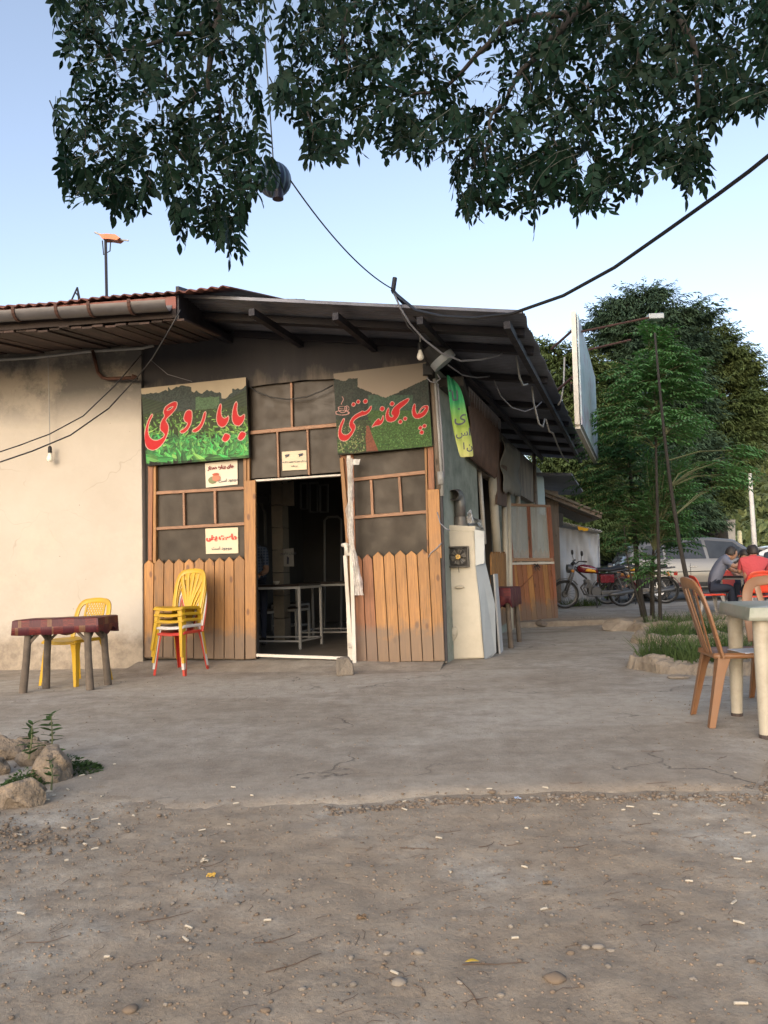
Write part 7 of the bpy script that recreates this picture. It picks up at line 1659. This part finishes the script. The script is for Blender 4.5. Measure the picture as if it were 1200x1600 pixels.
b = MB(); y_ = [RG.p(x, y, -.36) for x, y in ((902, 822), (906, 823), (920, 826), (919, 829), (912, 830), (909, 828), (905, 829), (903, 826))]; b.prism(y_, RG.n*.01); tag(recenter(mk('yellow_rag', b, simple('yellow_cloth', (.65, .36, .02), .8))), 'torn yellow cloth strip hanging on the pale shed roof edge', 'cloth')
# utility pole, sign boards, posts at the roadside
up = thing('utility_pole', 'grey concrete utility pole at the right edge beyond the parked cars', 'pole', tuple(on_z(1182, 900, 0)))
a = on_y(1171, 740, 26); c_ = on_y(1182, 895, 26); c_.z = -.1; a.x = c_.x-.0; b = MB(); b.tube([c_, a], [.095, .065], 12); mk('shaft', b, simple('pole_concrete', (.46, .45, .43), .8), up, smooth=True); up.location = (c_.x, c_.y, 0); 
for ch in up.children: ch.location = -Vector((c_.x, c_.y, 0))+ORG[up.name]
SGN = simple('back_of_sign', (.36, .34, .31), .6); PNK = simple('faded_pink_white_panel', (.58, .52, .50), .6)
s1_ = thing('roadside_sign', 'beige panelled back of a roadside sign beyond the silver car', 'sign', tuple(on_y(1135, 880, 30)))
F3 = Frame((0, 30), R(0))
for (x0, x1, y0, y1) in ((1125, 1136, 813, 826), (1137, 1149, 812, 825), (1125, 1136, 827, 846), (1137, 1149, 826, 845)):
    b = MB(); b.fpoly(F3, [(x0, y0), (x1, y0-.5), (x1, y1-.5), (x0, y1)], 0, .05); mk('panel', b, SGN, s1_)
b = MB(); p_ = F3.p(1127, 820, .1); b.tube([Vector((p_.x, p_.y, 0)), p_], .04, 6); mk('post', b, WHITEP, s1_); b = MB(); p_ = F3.p(1146, 820, .1); b.tube([Vector((p_.x, p_.y, 0)), p_], .04, 6); mk('post', b, WHITEP, s1_)
s2_ = thing('roadside_sign', 'pale pinkish sign panel just left of the beige sign back', 'sign', tuple(on_y(1115, 880, 29)))
F4 = Frame((0, 29), R(0)); b = MB(); b.fpoly(F4, [(1108, 828), (1126, 822), (1128, 852), (1106, 855)], 0, .06); mk('panel', b, PNK, s2_); b = MB(); p_ = F4.p(1116, 850, .08); b.tube([Vector((p_.x, p_.y, 0)), p_], .05, 6); mk('post', b, WHITEP, s2_)
for (x, y, Y, lab) in ((1155, 829, 31, 'pale yellow marker post left of the utility pole'), (1003, 842, 30, 'pale yellow marker post seen among the sapling trunks')):
    p_ = on_y(x, y, Y); b = MB(); b.tube([(p_.x, p_.y, -.1), (p_.x, p_.y, p_.z-.1), tuple(p_)], [.09, .09, .06], 10); tag(recenter(mk('marker_post', b, simple('pale_yellow_paint', (.60, .56, .36), .6), smooth=True)), lab, 'post')
p_ = on_y(1176, 832, 33); b = MB(); b.tube([(p_.x, p_.y, -.1), tuple(p_)], .07, 8); tag(recenter(mk('marker_post', b, SGN, smooth=True)), 'short grey post right beside the utility pole', 'post')
# ------------------------------------------------------------------ people
def capsule_body(chains, balls, res=.018):
    """one continuous surface: skin-modifier figure from chains of (point, radius)"""
    me = bpy.data.meshes.new('tmp'); vs = []; es = []; rs = []; key = {}
    def vid(p, r):
        k = (round(p.x, 3), round(p.y, 3), round(p.z, 3))
        if k not in key: key[k] = len(vs); vs.append(tuple(p)); rs.append(r)
        return key[k]
    for ch in chains:
        ids = [vid(Vector(p), r) for p, r in ch]; es += list(zip(ids[:-1], ids[1:]))
    me.from_pydata(vs, es, []); o = bpy.data.objects.new('tmp', me); COL.objects.link(o); m = o.modifiers.new('s', 'SKIN'); m.use_smooth_shade = True
    for i, r in enumerate(rs):
        d = me.skin_vertices[0].data[i]; d.radius = r if isinstance(r, tuple) else (r, r)
    me.skin_vertices[0].data[0].use_root = True
    s = o.modifiers.new('d', 'SUBSURF'); s.levels = 2; s.render_levels = 2
    dg = bpy.context.evaluated_depsgraph_get(); ev = o.evaluated_get(dg).to_mesh(); V = [v.co.copy() for v in ev.vertices]; F = [tuple(p.vertices) for p in ev.polygons]; bpy.data.objects.remove(o); return V, F
SKIN = simple('skin', (.36, .20, .13), .55, 0, .08, 20, .1); HAIR = simple('dark_hair', (.018, .014, .012), .6, 0, .2, 40, .6, bscale=120); JEAN = simple('dark_jeans', (.018, .024, .045), .85, 0, .2, 12, .2); SHOE = simple('dark_shoe', (.02, .018, .018), .6)
def head_mesh(c, fwd, up, s=1.0):
    """face-shaped head: skull ellipsoid with brow, nose, lips, chin, ears; fwd = where the face looks"""
    fwd = fwd.normalized(); up = (up-fwd*up.dot(fwd)).normalized(); rt = fwd.cross(up); b = MB(); n, m = 24, 18; vs = []
    for j in range(m+1):
        th = math.pi*j/m
        for i in range(n):
            ph = 2*math.pi*i/n; x = math.sin(th)*math.cos(ph); y = math.sin(th)*math.sin(ph); z = math.cos(th)   # x fwd, y right
            X = x*.098; Y = y*.076; Z = z*.118
            if z < -.1: t = min(1, (-z-.1)/.9); Y *= 1-.38*t; X *= 1-.18*t+(.12*t if x > 0 else -.12*t)
            if x > .3:
                f = (x-.3)/.7
                X += .024*f*math.exp(-((y)/.16)**2)*math.exp(-((z+.12)/.16)**2)          # nose
                X -= .010*f*math.exp(-((abs(y)-.34)/.14)**2)*math.exp(-((z-.08)/.10)**2)  # eye sockets
                X += .007*f*math.exp(-((z-.24)/.09)**2)                                   # brow
                X += .007*f*math.exp(-(y/.3)**2)*(math.exp(-((z+.42)/.05)**2)+math.exp(-((z+.54)/.06)**2)) # lips
                X += .008*f*math.exp(-(y/.3)**2)*math.exp(-((z+.80)/.12)**2)
            vs.append(c+(fwd*X+rt*Y+up*Z)*s)
    b.add(vs, [(j*n+i, j*n+(i+1) % n, (j+1)*n+(i+1) % n, (j+1)*n+i) for j in range(m) for i in range(n)])
    for sg in (-1, 1):   # ears
        e = c+(rt*sg*.078+up*-.005-fwd*.008)*s; ring = [e+(fwd*-.012*math.sin(a)+up*.030*math.cos(a)+rt*sg*(.006+.008*(math.sin(a) > 0)))*s for a in [k*math.pi/5 for k in range(10)]]; b.add([e+rt*sg*.002*s]+ring, [(0, k+1, (k+1) % 10+1) for k in range(10)])
    return b, fwd, up, rt
def hair_mesh(c, fwd, up, rt, s=1.0, line=.25, low=-.35, bald=False):
    b = MB(); n, m = 24, 12; vs = []; ok = []
    for j in range(m+1):
        th = math.pi*.66*j/m
        for i in range(n):
            ph = 2*math.pi*i/n; x = math.sin(th)*math.cos(ph); y = math.sin(th)*math.sin(ph); z = math.cos(th); k = 1.075+.03*noise.noise(Vector((x*5, y*5, z*5))); vs.append(c+(fwd*x*.098*k+rt*y*.076*k*1.03+up*z*.118*k)*s); lim = line if x > .35 else (low if x < .2 else -.02)
            ok.append(z > lim and not (bald and z > .80 and x < .45))
    fs = [(j*n+i, j*n+(i+1) % n, (j+1)*n+(i+1) % n, (j+1)*n+i) for j in range(m) for i in range(n)]
    b.add(vs, [f for f in fs if sum(ok[k] for k in f) >= 3]); return b
def hand(b_items, wr, d, nrm, s=1.0, curl=.5):
    """palm and five fingers as tapered chains; returns chains"""
    d = d.normalized(); nrm = (nrm-d*nrm.dot(d)).normalized(); sd_ = d.cross(nrm); out = MB(); palm = wr+d*.045*s
    out.hexa([wr+sd_*x*.026*s+nrm*z*.012*s for x, z in ((-1, -1), (1, -1), (1, 1), (-1, 1))], [wr+d*.085*s+sd_*x*.040*s+nrm*z*.011*s for x, z in ((-1, -1), (1, -1), (1, 1), (-1, 1))])
    for k, (x, L_) in enumerate(((-.030, .062), (-.010, .074), (.011, .070), (.031, .055))):
        p = wr+(d*.080+sd_*x)*s; d1 = (d-nrm*curl*.5).normalized(); d2 = (d-nrm*curl*1.6).normalized(); out.tube([p, p+d1*L_*.45*s, p+d1*L_*.45*s+d2*L_*.35*s, p+d1*L_*.45*s+d2*L_*.6*s], [.0095*s, .009*s, .008*s, .006*s], 7)
    p = wr+(d*.025-sd_*.026)*s; out.tube([p, p+(d*.5-sd_*.8).normalized()*.032*s, p+(d*.5-sd_*.8).normalized()*.032*s+(d*.9-sd_*.3-nrm*.3).normalized()*.03*s], [.012*s, .011*s, .008*s], 7); return out
def person(label, J, mats, face, fup, hair=dict(), group=None, s=1.0):
    """J: joints in world space; mats: shirt, trousers"""
    shirt, trou = mats; base = Vector((J['pel'].x, J['pel'].y, 0)); T = thing('person', label, 'person', tuple(base), group)
    pel, ch, nk, hd_ = J['pel'], J['chest'], J['neck'], J['head']
    mid = pel.lerp(ch, .5); hn = hd_-(hd_-nk)*.35
    chains = [[(pel, (.150*s, .125*s)), (mid, (.150*s, .115*s)), (ch, (.165*s, .12*s)), (nk.lerp(ch, .25), (.10*s, .08*s)), (nk, .055*s), (hn, .052*s)]]
    for sd_ in 'LR':
        if 'sh'+sd_ in J: sh, el, wr = J['sh'+sd_], J['el'+sd_], J['wr'+sd_]; chains.append([(ch, (.165*s, .12*s)), (sh, .066*s), (sh.lerp(el, .5), .052*s), (el, .043*s), (el.lerp(wr, .35), .042*s), (wr, .027*s)])
        if 'hp'+sd_ in J: hp, kn, an = J['hp'+sd_], J['kn'+sd_], J['an'+sd_]; toe = J['to'+sd_]; chains.append([(pel, (.150*s, .125*s)), (hp, .095*s), (hp.lerp(kn, .5), .080*s), (kn, .060*s), (kn.lerp(an, .35), .055*s), (an, .036*s), (an.lerp(toe, .5)+Vector((0, 0, -.02)), .036*s), (toe, .030*s)])
    V, F = capsule_body(chains, None)
    segs = []
    for sd_ in 'LR':
        if 'sh'+sd_ in J: sh, el, wr = J['sh'+sd_], J['el'+sd_], J['wr'+sd_]; segs += [(sh, sh.lerp(el, .72), 0), (sh.lerp(el, .78), el, 1), (el, wr, 1)]
        if 'hp'+sd_ in J: segs += [(J['hp'+sd_], J['kn'+sd_], 2), (J['kn'+sd_], J['an'+sd_]+Vector((0, 0, .03)), 2), (J['an'+sd_], J['to'+sd_], 3)]
    segs += [(pel+(ch-pel)*.12, ch, 0), (pel-(ch-pel)*.15, pel, 2), (ch, nk.lerp(ch, .2), 0), (nk+(nk-ch)*.12, hn, 1)]
    def sd2(p, a, c_): t = max(0, min(1, (p-a).dot(c_-a)/max(1e-6, (c_-a).length_squared))); return (p-a.lerp(c_, t)).length
    b = MB(); b.v = [tuple(v) for v in V]
    for f in F:
        p = sum((V[i] for i in f), Vector())/len(f); b.f.append(f); b.mi.append(min(segs, key=lambda q: sd2(p, q[0], q[1]))[2])
    hb, fw, up_, rt = head_mesh(hd_, face, fup, s); b.cur = 1; b.add(hb.v, hb.f)
    for sd_ in 'LR':
        if 'wr'+sd_ in J: h = hand(None, J['wr'+sd_], J.get('hd'+sd_, J['wr'+sd_]-J['el'+sd_]), J.get('hn'+sd_, Vector((0, 0, 1))), s); b.add(h.v, h.f)
    mk('body', b, [shirt, SKIN, trou, SHOE], T, smooth=True)
    b = MB()
    for sg in (-1, 1):
        e = hd_+(fw*.086+rt*sg*.030+up_*.010)*s; b.lathe([(.002, -.008), (.011, -.004), (.012, 0), (.010, .004), (.002, .008)], e, 8)
    mk('eyes', b, HAIR, T, smooth=True)
    mk('hair', hair_mesh(hd_, fw, up_, rt, s, **hair), HAIR, T, smooth=True, solid=.008); return T
def at(px, py, Y): return on_y(px, py, Y)
SHG = simple('grey_blue_tshirt', (.15, .165, .22), .9, 0, .12, 6, .5, bscale=9, bdist=.03); SHR_ = simple('coral_red_shirt', (.40, .055, .065), .9, 0, .10, 5, .5, bscale=8, bdist=.03); SHD = simple('dark_camouflage', (.05, .042, .038), .9, 0, .6, 14, .3)
Y1 = 13.5; J = dict(pel=at(1110, 916, Y1), chest=at(1127, 880, Y1), neck=at(1137, 869, Y1), head=at(1143, 864.5, Y1), shR=at(1132, 875, Y1-.17), elR=at(1148, 885.5, Y1-.30), wrR=at(1161, 878, Y1-.30), shL=at(1130, 876, Y1+.17), elL=at(1141, 889, Y1+.25), wrL=at(1152, 893.5, Y1+.12),
  hpR=at(1113, 919, Y1-.09), knR=at(1143, 918, Y1-.14), anR=at(1146, 953, Y1-.12), toR=at(1156, 961, Y1-.12), hpL=at(1113, 919, Y1+.09), knL=at(1144, 920, Y1+.12), anL=at(1139, 956, Y1+.12), toL=at(1149, 962, Y1+.12))
for k in ('anR', 'anL'): J[k].z = .09
for k in ('toR', 'toL'): J[k].z = .035
person('man in a grey t-shirt and dark jeans leaning over the table from a red chair', J, (SHG, JEAN), Vector((1, .05, -.15)), Vector((0, 0, 1)), dict(line=.42))
Y2 = 12.4; J = dict(pel=at(1178, 921, Y2), chest=at(1178, 880, Y2+.05), neck=at(1176, 868.5, Y2+.10), head=at(1176, 862, Y2+.14), shL=at(1158.5, 876, Y2+.06), elL=at(1156, 893, Y2+.14), wrL=at(1156, 890, Y2+.42), shR=at(1197, 877, Y2+.06), elR=at(1201, 896, Y2+.14), wrR=at(1192, 893, Y2+.44),
  hpL=at(1172, 922, Y2+.06), knL=at(1163, 919, Y2+.50), anL=at(1164, 950, Y2+.5), toL=at(1163, 955, Y2+.65), hpR=at(1185, 922, Y2+.06), knR=at(1193, 919, Y2+.50), anR=at(1192, 950, Y2+.5), toR=at(1193, 955, Y2+.65))
for k in ('anR', 'anL'): J[k].z = .09
for k in ('toR', 'toL'): J[k].z = .035
person('man in a coral red shirt seated with his back to the camera', J, (SHR_, JEAN), Vector((-.05, 1, -.25)), Vector((0, 0, 1)), dict(line=.3, bald=True, low=-.5))
Y3 = 14.2; J = dict(pel=at(1160, 914, Y3+.1), chest=at(1159, 884, Y3), neck=at(1160, 874, Y3-.06), head=at(1162, 868.5, Y3-.12), shL=at(1169, 882, Y3), elL=at(1173, 895, Y3-.12), wrL=at(1167, 897, Y3-.35), shR=at(1149, 882, Y3), elR=at(1146, 895, Y3-.10), wrR=at(1152, 898, Y3-.32),
  hpL=at(1164, 915, Y3), knL=at(1167, 914, Y3-.42), anL=at(1166, 945, Y3-.40), toL=at(1166, 950, Y3-.55), hpR=at(1156, 915, Y3), knR=at(1151, 914, Y3-.42), anR=at(1152, 945, Y3-.40), toR=at(1152, 950, Y3-.55))
for k in ('anR', 'anL'): J[k].z = .09
for k in ('toR', 'toL'): J[k].z = .035
person('man in dark patterned clothes bowing his head at the far side of the table', J, (SHD, JEAN), Vector((.35, -1, -.5)), Vector((0, 0, 1)), dict(line=.35))
# their chairs and table
p = at(1108, 925, Y1); make_chair('red plastic chair with grey legs under the man in the grey t-shirt', PO, (p.x-.02, Y1, 0), R(88), style='solid', hgt=.74, name='red_chair', legm=PGY)
p = at(1178, 925, Y2); make_chair('red plastic chair under the man in the coral shirt', PO, (p.x+.03, Y2, 0), R(178), style='solid', hgt=.80, name='red_chair', legm=PGY)
p = at(1160, 925, Y3); make_chair('red plastic chair at the far side of the men\'s table', PO, (p.x, Y3+.12, 0), R(5), style='solid', hgt=.80, name='red_chair', legm=PGY)
p = at(1160, 900, 13.4); tube_table(Vector((p.x+.15, 13.35, 0)), .75, .75, .70, R(2), 'small square table between the three seated men')
# seated figure just inside the doorway, seen only as a checked shirt back
g = NG('blue_checked_shirt'); s_ = g.sep(); a = g.math('GREATER_THAN', g.math('SINE', g.math('MULTIPLY', s_[0], 150.0)), .55); c_ = g.math('GREATER_THAN', g.math('SINE', g.math('MULTIPLY', s_[2], 150.0)), .55); g.col(g.mix(g.math('MAXIMUM', a, c_), (.05, .075, .13), (.13, .16, .22))); g.set(Roughness=.9); CHK = g.m
D_ = 2.45; fp = lambda x, y, d: FA.p(x, y, d)
J = dict(pel=fp(401, 912, D_+.1), chest=fp(401, 872, D_), neck=fp(395, 846, D_), head=fp(393, 828, D_), shR=fp(413, 860, D_-.05), elR=fp(416, 893, D_-.15), wrR=fp(407, 897, D_-.35), shL=fp(388, 860, D_+.1), elL=fp(385, 890, D_), wrL=fp(392, 897, D_-.3),
  hpR=fp(407, 916, D_), knR=fp(412, 918, D_-.42), anR=fp(412, 975, D_-.4), toR=fp(412, 985, D_-.55), hpL=fp(396, 916, D_), knL=fp(396, 918, D_-.42), anL=fp(396, 975, D_-.4), toL=fp(396, 985, D_-.55))
for k in ('anR', 'anL'): J[k].z = .125
for k in ('toR', 'toL'): J[k].z = .07
person('person in a dark blue checked shirt seated inside, half hidden by the door post', J, (CHK, JEAN), Vector((-.6, -1, -.1)), Vector((0, 0, 1)), dict(line=.3))
q = FA.w(FA.sz(400, 950, D_)[0], D_+.05, .035); tube_table(q, .4, .4, .44, R(-14), 'tubular stool under the person in the checked shirt', 'stool', False, 'tube_stool')
# man walking by behind the motorcycle, only his head and shoulders show over it
Y4 = 19.0; p = at(967, 893, Y4); g0 = .045
J = dict(pel=Vector((p.x-.05, Y4, .55)), chest=Vector((p.x, Y4, .70)), neck=Vector((p.x+.0, Y4, .80)), head=Vector((p.x, Y4-.02, .89)), shR=Vector((p.x-.17, Y4, .74)), elR=Vector((p.x-.22, Y4-.15, .55)), wrR=Vector((p.x-.1, Y4-.3, .5)), shL=Vector((p.x+.17, Y4, .74)), elL=Vector((p.x+.22, Y4-.15, .55)), wrL=Vector((p.x+.1, Y4-.3, .5)),
  hpR=Vector((p.x-.09, Y4, .30)), knR=Vector((p.x-.14, Y4-.38, .50)), anR=Vector((p.x-.13, Y4-.28, .13)), toR=Vector((p.x-.13, Y4-.44, .08)), hpL=Vector((p.x+.09, Y4, .30)), knL=Vector((p.x+.14, Y4-.38, .50)), anL=Vector((p.x+.13, Y4-.28, .13)), toL=Vector((p.x+.13, Y4-.44, .08)))
J['pel'].z = .32
person('person crouching behind the red motorcycle with only a dark-haired head showing', J, (SHD, JEAN), Vector((.3, -1, 0)), Vector((0, 0, 1)), dict(line=.3), s=.9)
# ------------------------------------------------------------------ litter, pebbles, twigs on the dirt
rng = random.Random(77)
def gz(x, y):
    return max(0.0, 0) if y > edge_y(x)+.02 else dirt_h(x, y)+(.020*min(1, (-x-.4)) if x < -.4 else 0)
bm = bmesh.new(); bmesh.ops.create_icosphere(bm, subdivisions=1, radius=1); PBV = np.array([v.co[:] for v in bm.verts], np.float32); PBF = np.array([[v.index for v in f.verts] for f in bm.faces], np.int32); bm.free()
def pebbles(name, n, smin, smax, region, mat, label, seed, powr=2.5):
    r_ = np.random.RandomState(seed); V = []; k = 0
    for _ in range(n):
        x, y = region(r_); s = smin+(smax-smin)*r_.rand()**powr; sc = np.array([s*(.8+.5*r_.rand()), s*(.7+.4*r_.rand()), s*(.45+.3*r_.rand())]); a = r_.rand()*6.28; ca, sa = math.cos(a), math.sin(a)
        v = PBV*(1+.22*(r_.rand(len(PBV), 1)-.5))*sc; v = np.stack([v[:, 0]*ca-v[:, 1]*sa, v[:, 0]*sa+v[:, 1]*ca, v[:, 2]], 1)+np.array([x, y, gz(x, y)+sc[2]*.35]); V.append(v); k += 1
    V = np.concatenate(V); m = len(PBV); F = (PBF[None]+(np.arange(k)*m)[:, None, None]).reshape(-1, 3); o = mkraw(name, V, F, mat, None, 'stuff', smooth=True); o['label'] = label; o['category'] = 'gravel'; return o
def near(r_):
    y = 1.15+2.35*r_.rand()**.8; x = (r_.rand()*2-1)*(y*.56+.15); return x, y
def edgeband(r_):
    x = -.3+2.3*r_.rand(); return x, edge_y(x)-.02+.05*r_.randn()*.6-.03
PEB1 = simple('dirt_crumb', (.23, .17, .12), .95, 0, .3, 3, .3); PEB2 = simple('grey_pebble', (.22, .19, .155), .9, 0, .3, 3, .3); PEB3 = simple('dark_clod', (.16, .12, .085), .95, 0, .3, 3, .3)
pebbles('dirt_crumbs', 9000, .0008, .0048, near, PEB1, 'small crumbs and grit scattered over the packed dirt', 1); pebbles('grey_pebbles', 550, .0015, .011, near, PEB2, 'small grey pebbles scattered over the packed dirt', 2, 4); pebbles('dark_clods', 3200, .0012, .008, near, PEB3, 'small dark clods scattered over the packed dirt', 3, 3)
pebbles('edge_rubble', 900, .003, .013, edgeband, PEB3, 'crumbled rubble along the broken concrete edge', 4, 2); pebbles('pale_edge_rubble', 260, .003, .014, edgeband, PEB2, 'pale chips along the broken concrete edge', 5, 2)
def yard(r_):
    x = -3.5+7*r_.rand(); return x, 3.6+4.5*r_.rand()**1.3
pebbles('pale_yard_grit', 1400, .001, .006, yard, PEB2, 'pale grit scattered over the concrete yard', 16, 3)
pebbles('yard_grit', 2200, .0015, .007, yard, PEB3, 'dark grit scattered over the concrete yard', 6, 3)
def rocks_dirt(r_): return -1.85+.9*r_.rand()*r_.rand(), 3.05+.35*r_.randn()*.4
pebbles('soil_crumbs', 900, .002, .012, rocks_dirt, PEB3, 'dark soil crumbs around the rock pile', 7, 2)
# stones that can be told apart
for i, (x, y, r_, dk) in enumerate([(868, 1540, .030, 1), (625, 1545, .022, 0), (605, 1498, .012, 0), (655, 1500, .016, 0), (916, 1487, .015, 0), (934, 1487, .018, 0), (955, 1492, .012, 0), (892, 1496, .013, 1), (545, 1357, .014, 1), (415, 1588, .014, 1), (205, 1588, .020, 1), (385, 1560, .010, 0), (783, 1563, .011, 0), (500, 1587, .010, 0), (770, 1248, .02, 1), (1055, 1262, .016, 0), (1080, 1252, .018, 0), (1022, 1308, .014, 1), (1175, 1512, .012, 1), (1030, 1398, .011, 1)]):
    p = on_z(x, y, -.025); p.z = gz(p.x, p.y); b = rockmesh((p.x, p.y, p.z+r_*.2), (r_, r_*.75, r_*.5), 100+i, 2, .25); tag(recenter(mk('stone', b, PEB3 if dk else PEB2, smooth=True)), ('dark' if dk else 'grey')+' stone lying in the packed dirt', 'stone', ('dark' if dk else 'grey')+' stones in the dirt')
# cigarette ends and paper scraps
BUT = simple('cigarette_paper', (.42, .375, .30), .7, 0, .1, 60, .2)
b = MB(); b.tube([(-.014, 0, .0035), (0, .0004, .0038), (.014, 0, .0035)], [.0036, .0038, .0034], 8); src = mk('cigarette_end', b, BUT); tag(src, 'white cigarette end lying on the packed dirt', 'cigarette end', 'cigarette ends on the dirt'); first = True
butts = [(100, 1306), (29, 1316), (133, 1329), (148, 1335), (104, 1358), (148, 1290), (187, 1297), (365, 1238), (394, 1251), (369, 1264), (358, 1294), (316, 1302), (209, 1282), (295, 1455), (418, 1443), (167, 1502), (290, 1475), (33, 1443), (850, 1424), (805, 1472), (1077, 1381), (1147, 1413), (1155, 1445), (820, 1359), (632, 1254), (632, 1267), (765, 1241), (853, 1239), (871, 1262), (974, 1270), (985, 1263), (1026, 1273), (1106, 1290), (1133, 1284), (1168, 1304), (1178, 1309), (1153, 1346), (1170, 1349), (823, 1298), (704, 1366), (686, 1313), (1158, 1575), (1130, 1260), (160, 1252), (142, 1223), (128, 1219), (106, 1241), (76, 1245), (62, 1237), (84, 1251), (72, 1261), (26, 1264), (179, 1201), (1149, 1215), (617, 1526), (731, 1242)]
for x, y in butts:
    p = on_z(x, y, -.02); o = src if first else src.copy(); first = False
    if o is not src: COL.objects.link(o)
    s_ = rng.uniform(.45, 1.15); o.location = (p.x, p.y, gz(p.x, p.y)+.001); o.rotation_euler = (0, 0, rng.uniform(-.8, .8) if rng.random() < .8 else rng.uniform(0, 3)); o.scale = (s_, .95, .95)
# a few flattened scraps, one blue
for x, y, c_, lab in ((809, 1250, (.35, .45, .62), 'pale blue plastic scrap at the concrete edge'), (320, 1352, (.42, .36, .27), 'curled beige paper scrap left of the middle of the dirt'), (330, 1378, (.5, .3, .05), 'tiny yellow leaf on the dirt near the middle left'), (855, 1386, (.16, .10, .05), 'small brown crumpled leaf patch on the dirt at right'), (565, 1438, (.42, .22, .10), 'reddish brown chip on the dirt below the middle')):
    p = on_z(x, y, -.02); b = MB(); b.grid(lambda u, v: Vector((p.x+(u-.5)*.028, p.y+(v-.5)*.022, gz(p.x, p.y)+.004+.012*abs(noise.noise(Vector((u*3, v*3, x)))))), 5, 5); tag(recenter(mk('scrap', b, simple('scrap_'+lab.split()[1], c_, .7), solid=.0015)), lab, 'scrap')
b = MB(); p = on_z(738, 1511, -.02); b.grid(lambda u, v: Vector((p.x+(u-.5)*.034, p.y+(v-.5)*.012*(1-(2*u-1)**2), gz(p.x, p.y)+.006+.004*math.sin(u*3))), 6, 2); tag(recenter(mk('yellow_leaf', b, simple('yellow_leaf', (.5, .33, .04), .6), solid=.001)), 'small yellow leaf beside the long straight twig', 'leaf')
# twigs
TW_ = simple('dry_twig', (.10, .065, .045), .9)
def twig(px, L_, a, curve, r_=.0016):
    p = on_z(px[0], px[1], -.02); d = Vector((math.cos(a), math.sin(a), 0)); n = Vector((-d.y, d.x, 0)); pts = [p+d*L_*(k/6-.5)+n*curve*L_*((k/6-.5)**2*4-1)*.5 for k in range(7)]; pts = [Vector((q.x, q.y, gz(q.x, q.y)+r_+.001)) for q in pts]; b = MB(); b.tube(pts, [r_*(1-.5*k/6) for k in range(7)], 5); return b
for i, (x, y, L_, a, cv) in enumerate([(775, 1511, .17, .0, .0), (700, 1301, .10, .05, .2), (800, 1322, .08, -.1, .3), (900, 1328, .10, .3, .1), (655, 1330, .14, -.1, -.1), (430, 1470, .12, .5, .2), (260, 1440, .16, .5, .1), (75, 1480, .11, .3, .3), (900, 1231, .06, .0, .2), (1030, 1231, .12, .15, 0), (700, 1259, .13, -.05, .1), (1000, 1292, .1, .35, 0), (460, 1510, .16, .6, .1), (760, 1324, .09, .8, .3), (330, 1355, .08, .3, .5), (1130, 1190, .07, .6, .1), (1085, 1135, .1, -.3, .2), (1020, 1180, .12, -.1, .1), (730, 1555, .12, 1.9, .1)]):
    tag(recenter(mk('dry_twig', twig((x, y), L_, a, cv), TW_)), 'thin dry twig lying on the ground', 'twig', 'dry twigs on the ground')
V = MB()
for _ in range(320):
    x, y = near(np.random); px = Vector((x, y, 0)); L_ = rng.uniform(.02, .07); a = rng.uniform(0, 3.14); d = Vector((math.cos(a), math.sin(a), 0)); pts = [px+d*L_*(k/3-.5)+Vector((-d.y, d.x, 0))*.006*math.sin(k*1.5+a) for k in range(4)]; V.tube([Vector((q.x, q.y, gz(q.x, q.y)+.0015)) for q in pts], .0007, 3, cap=False)
o = mk('straw_bits', V, TW_, kind='stuff'); o['label'] = 'fine straw and stalk bits over the packed dirt'; o['category'] = 'litter'
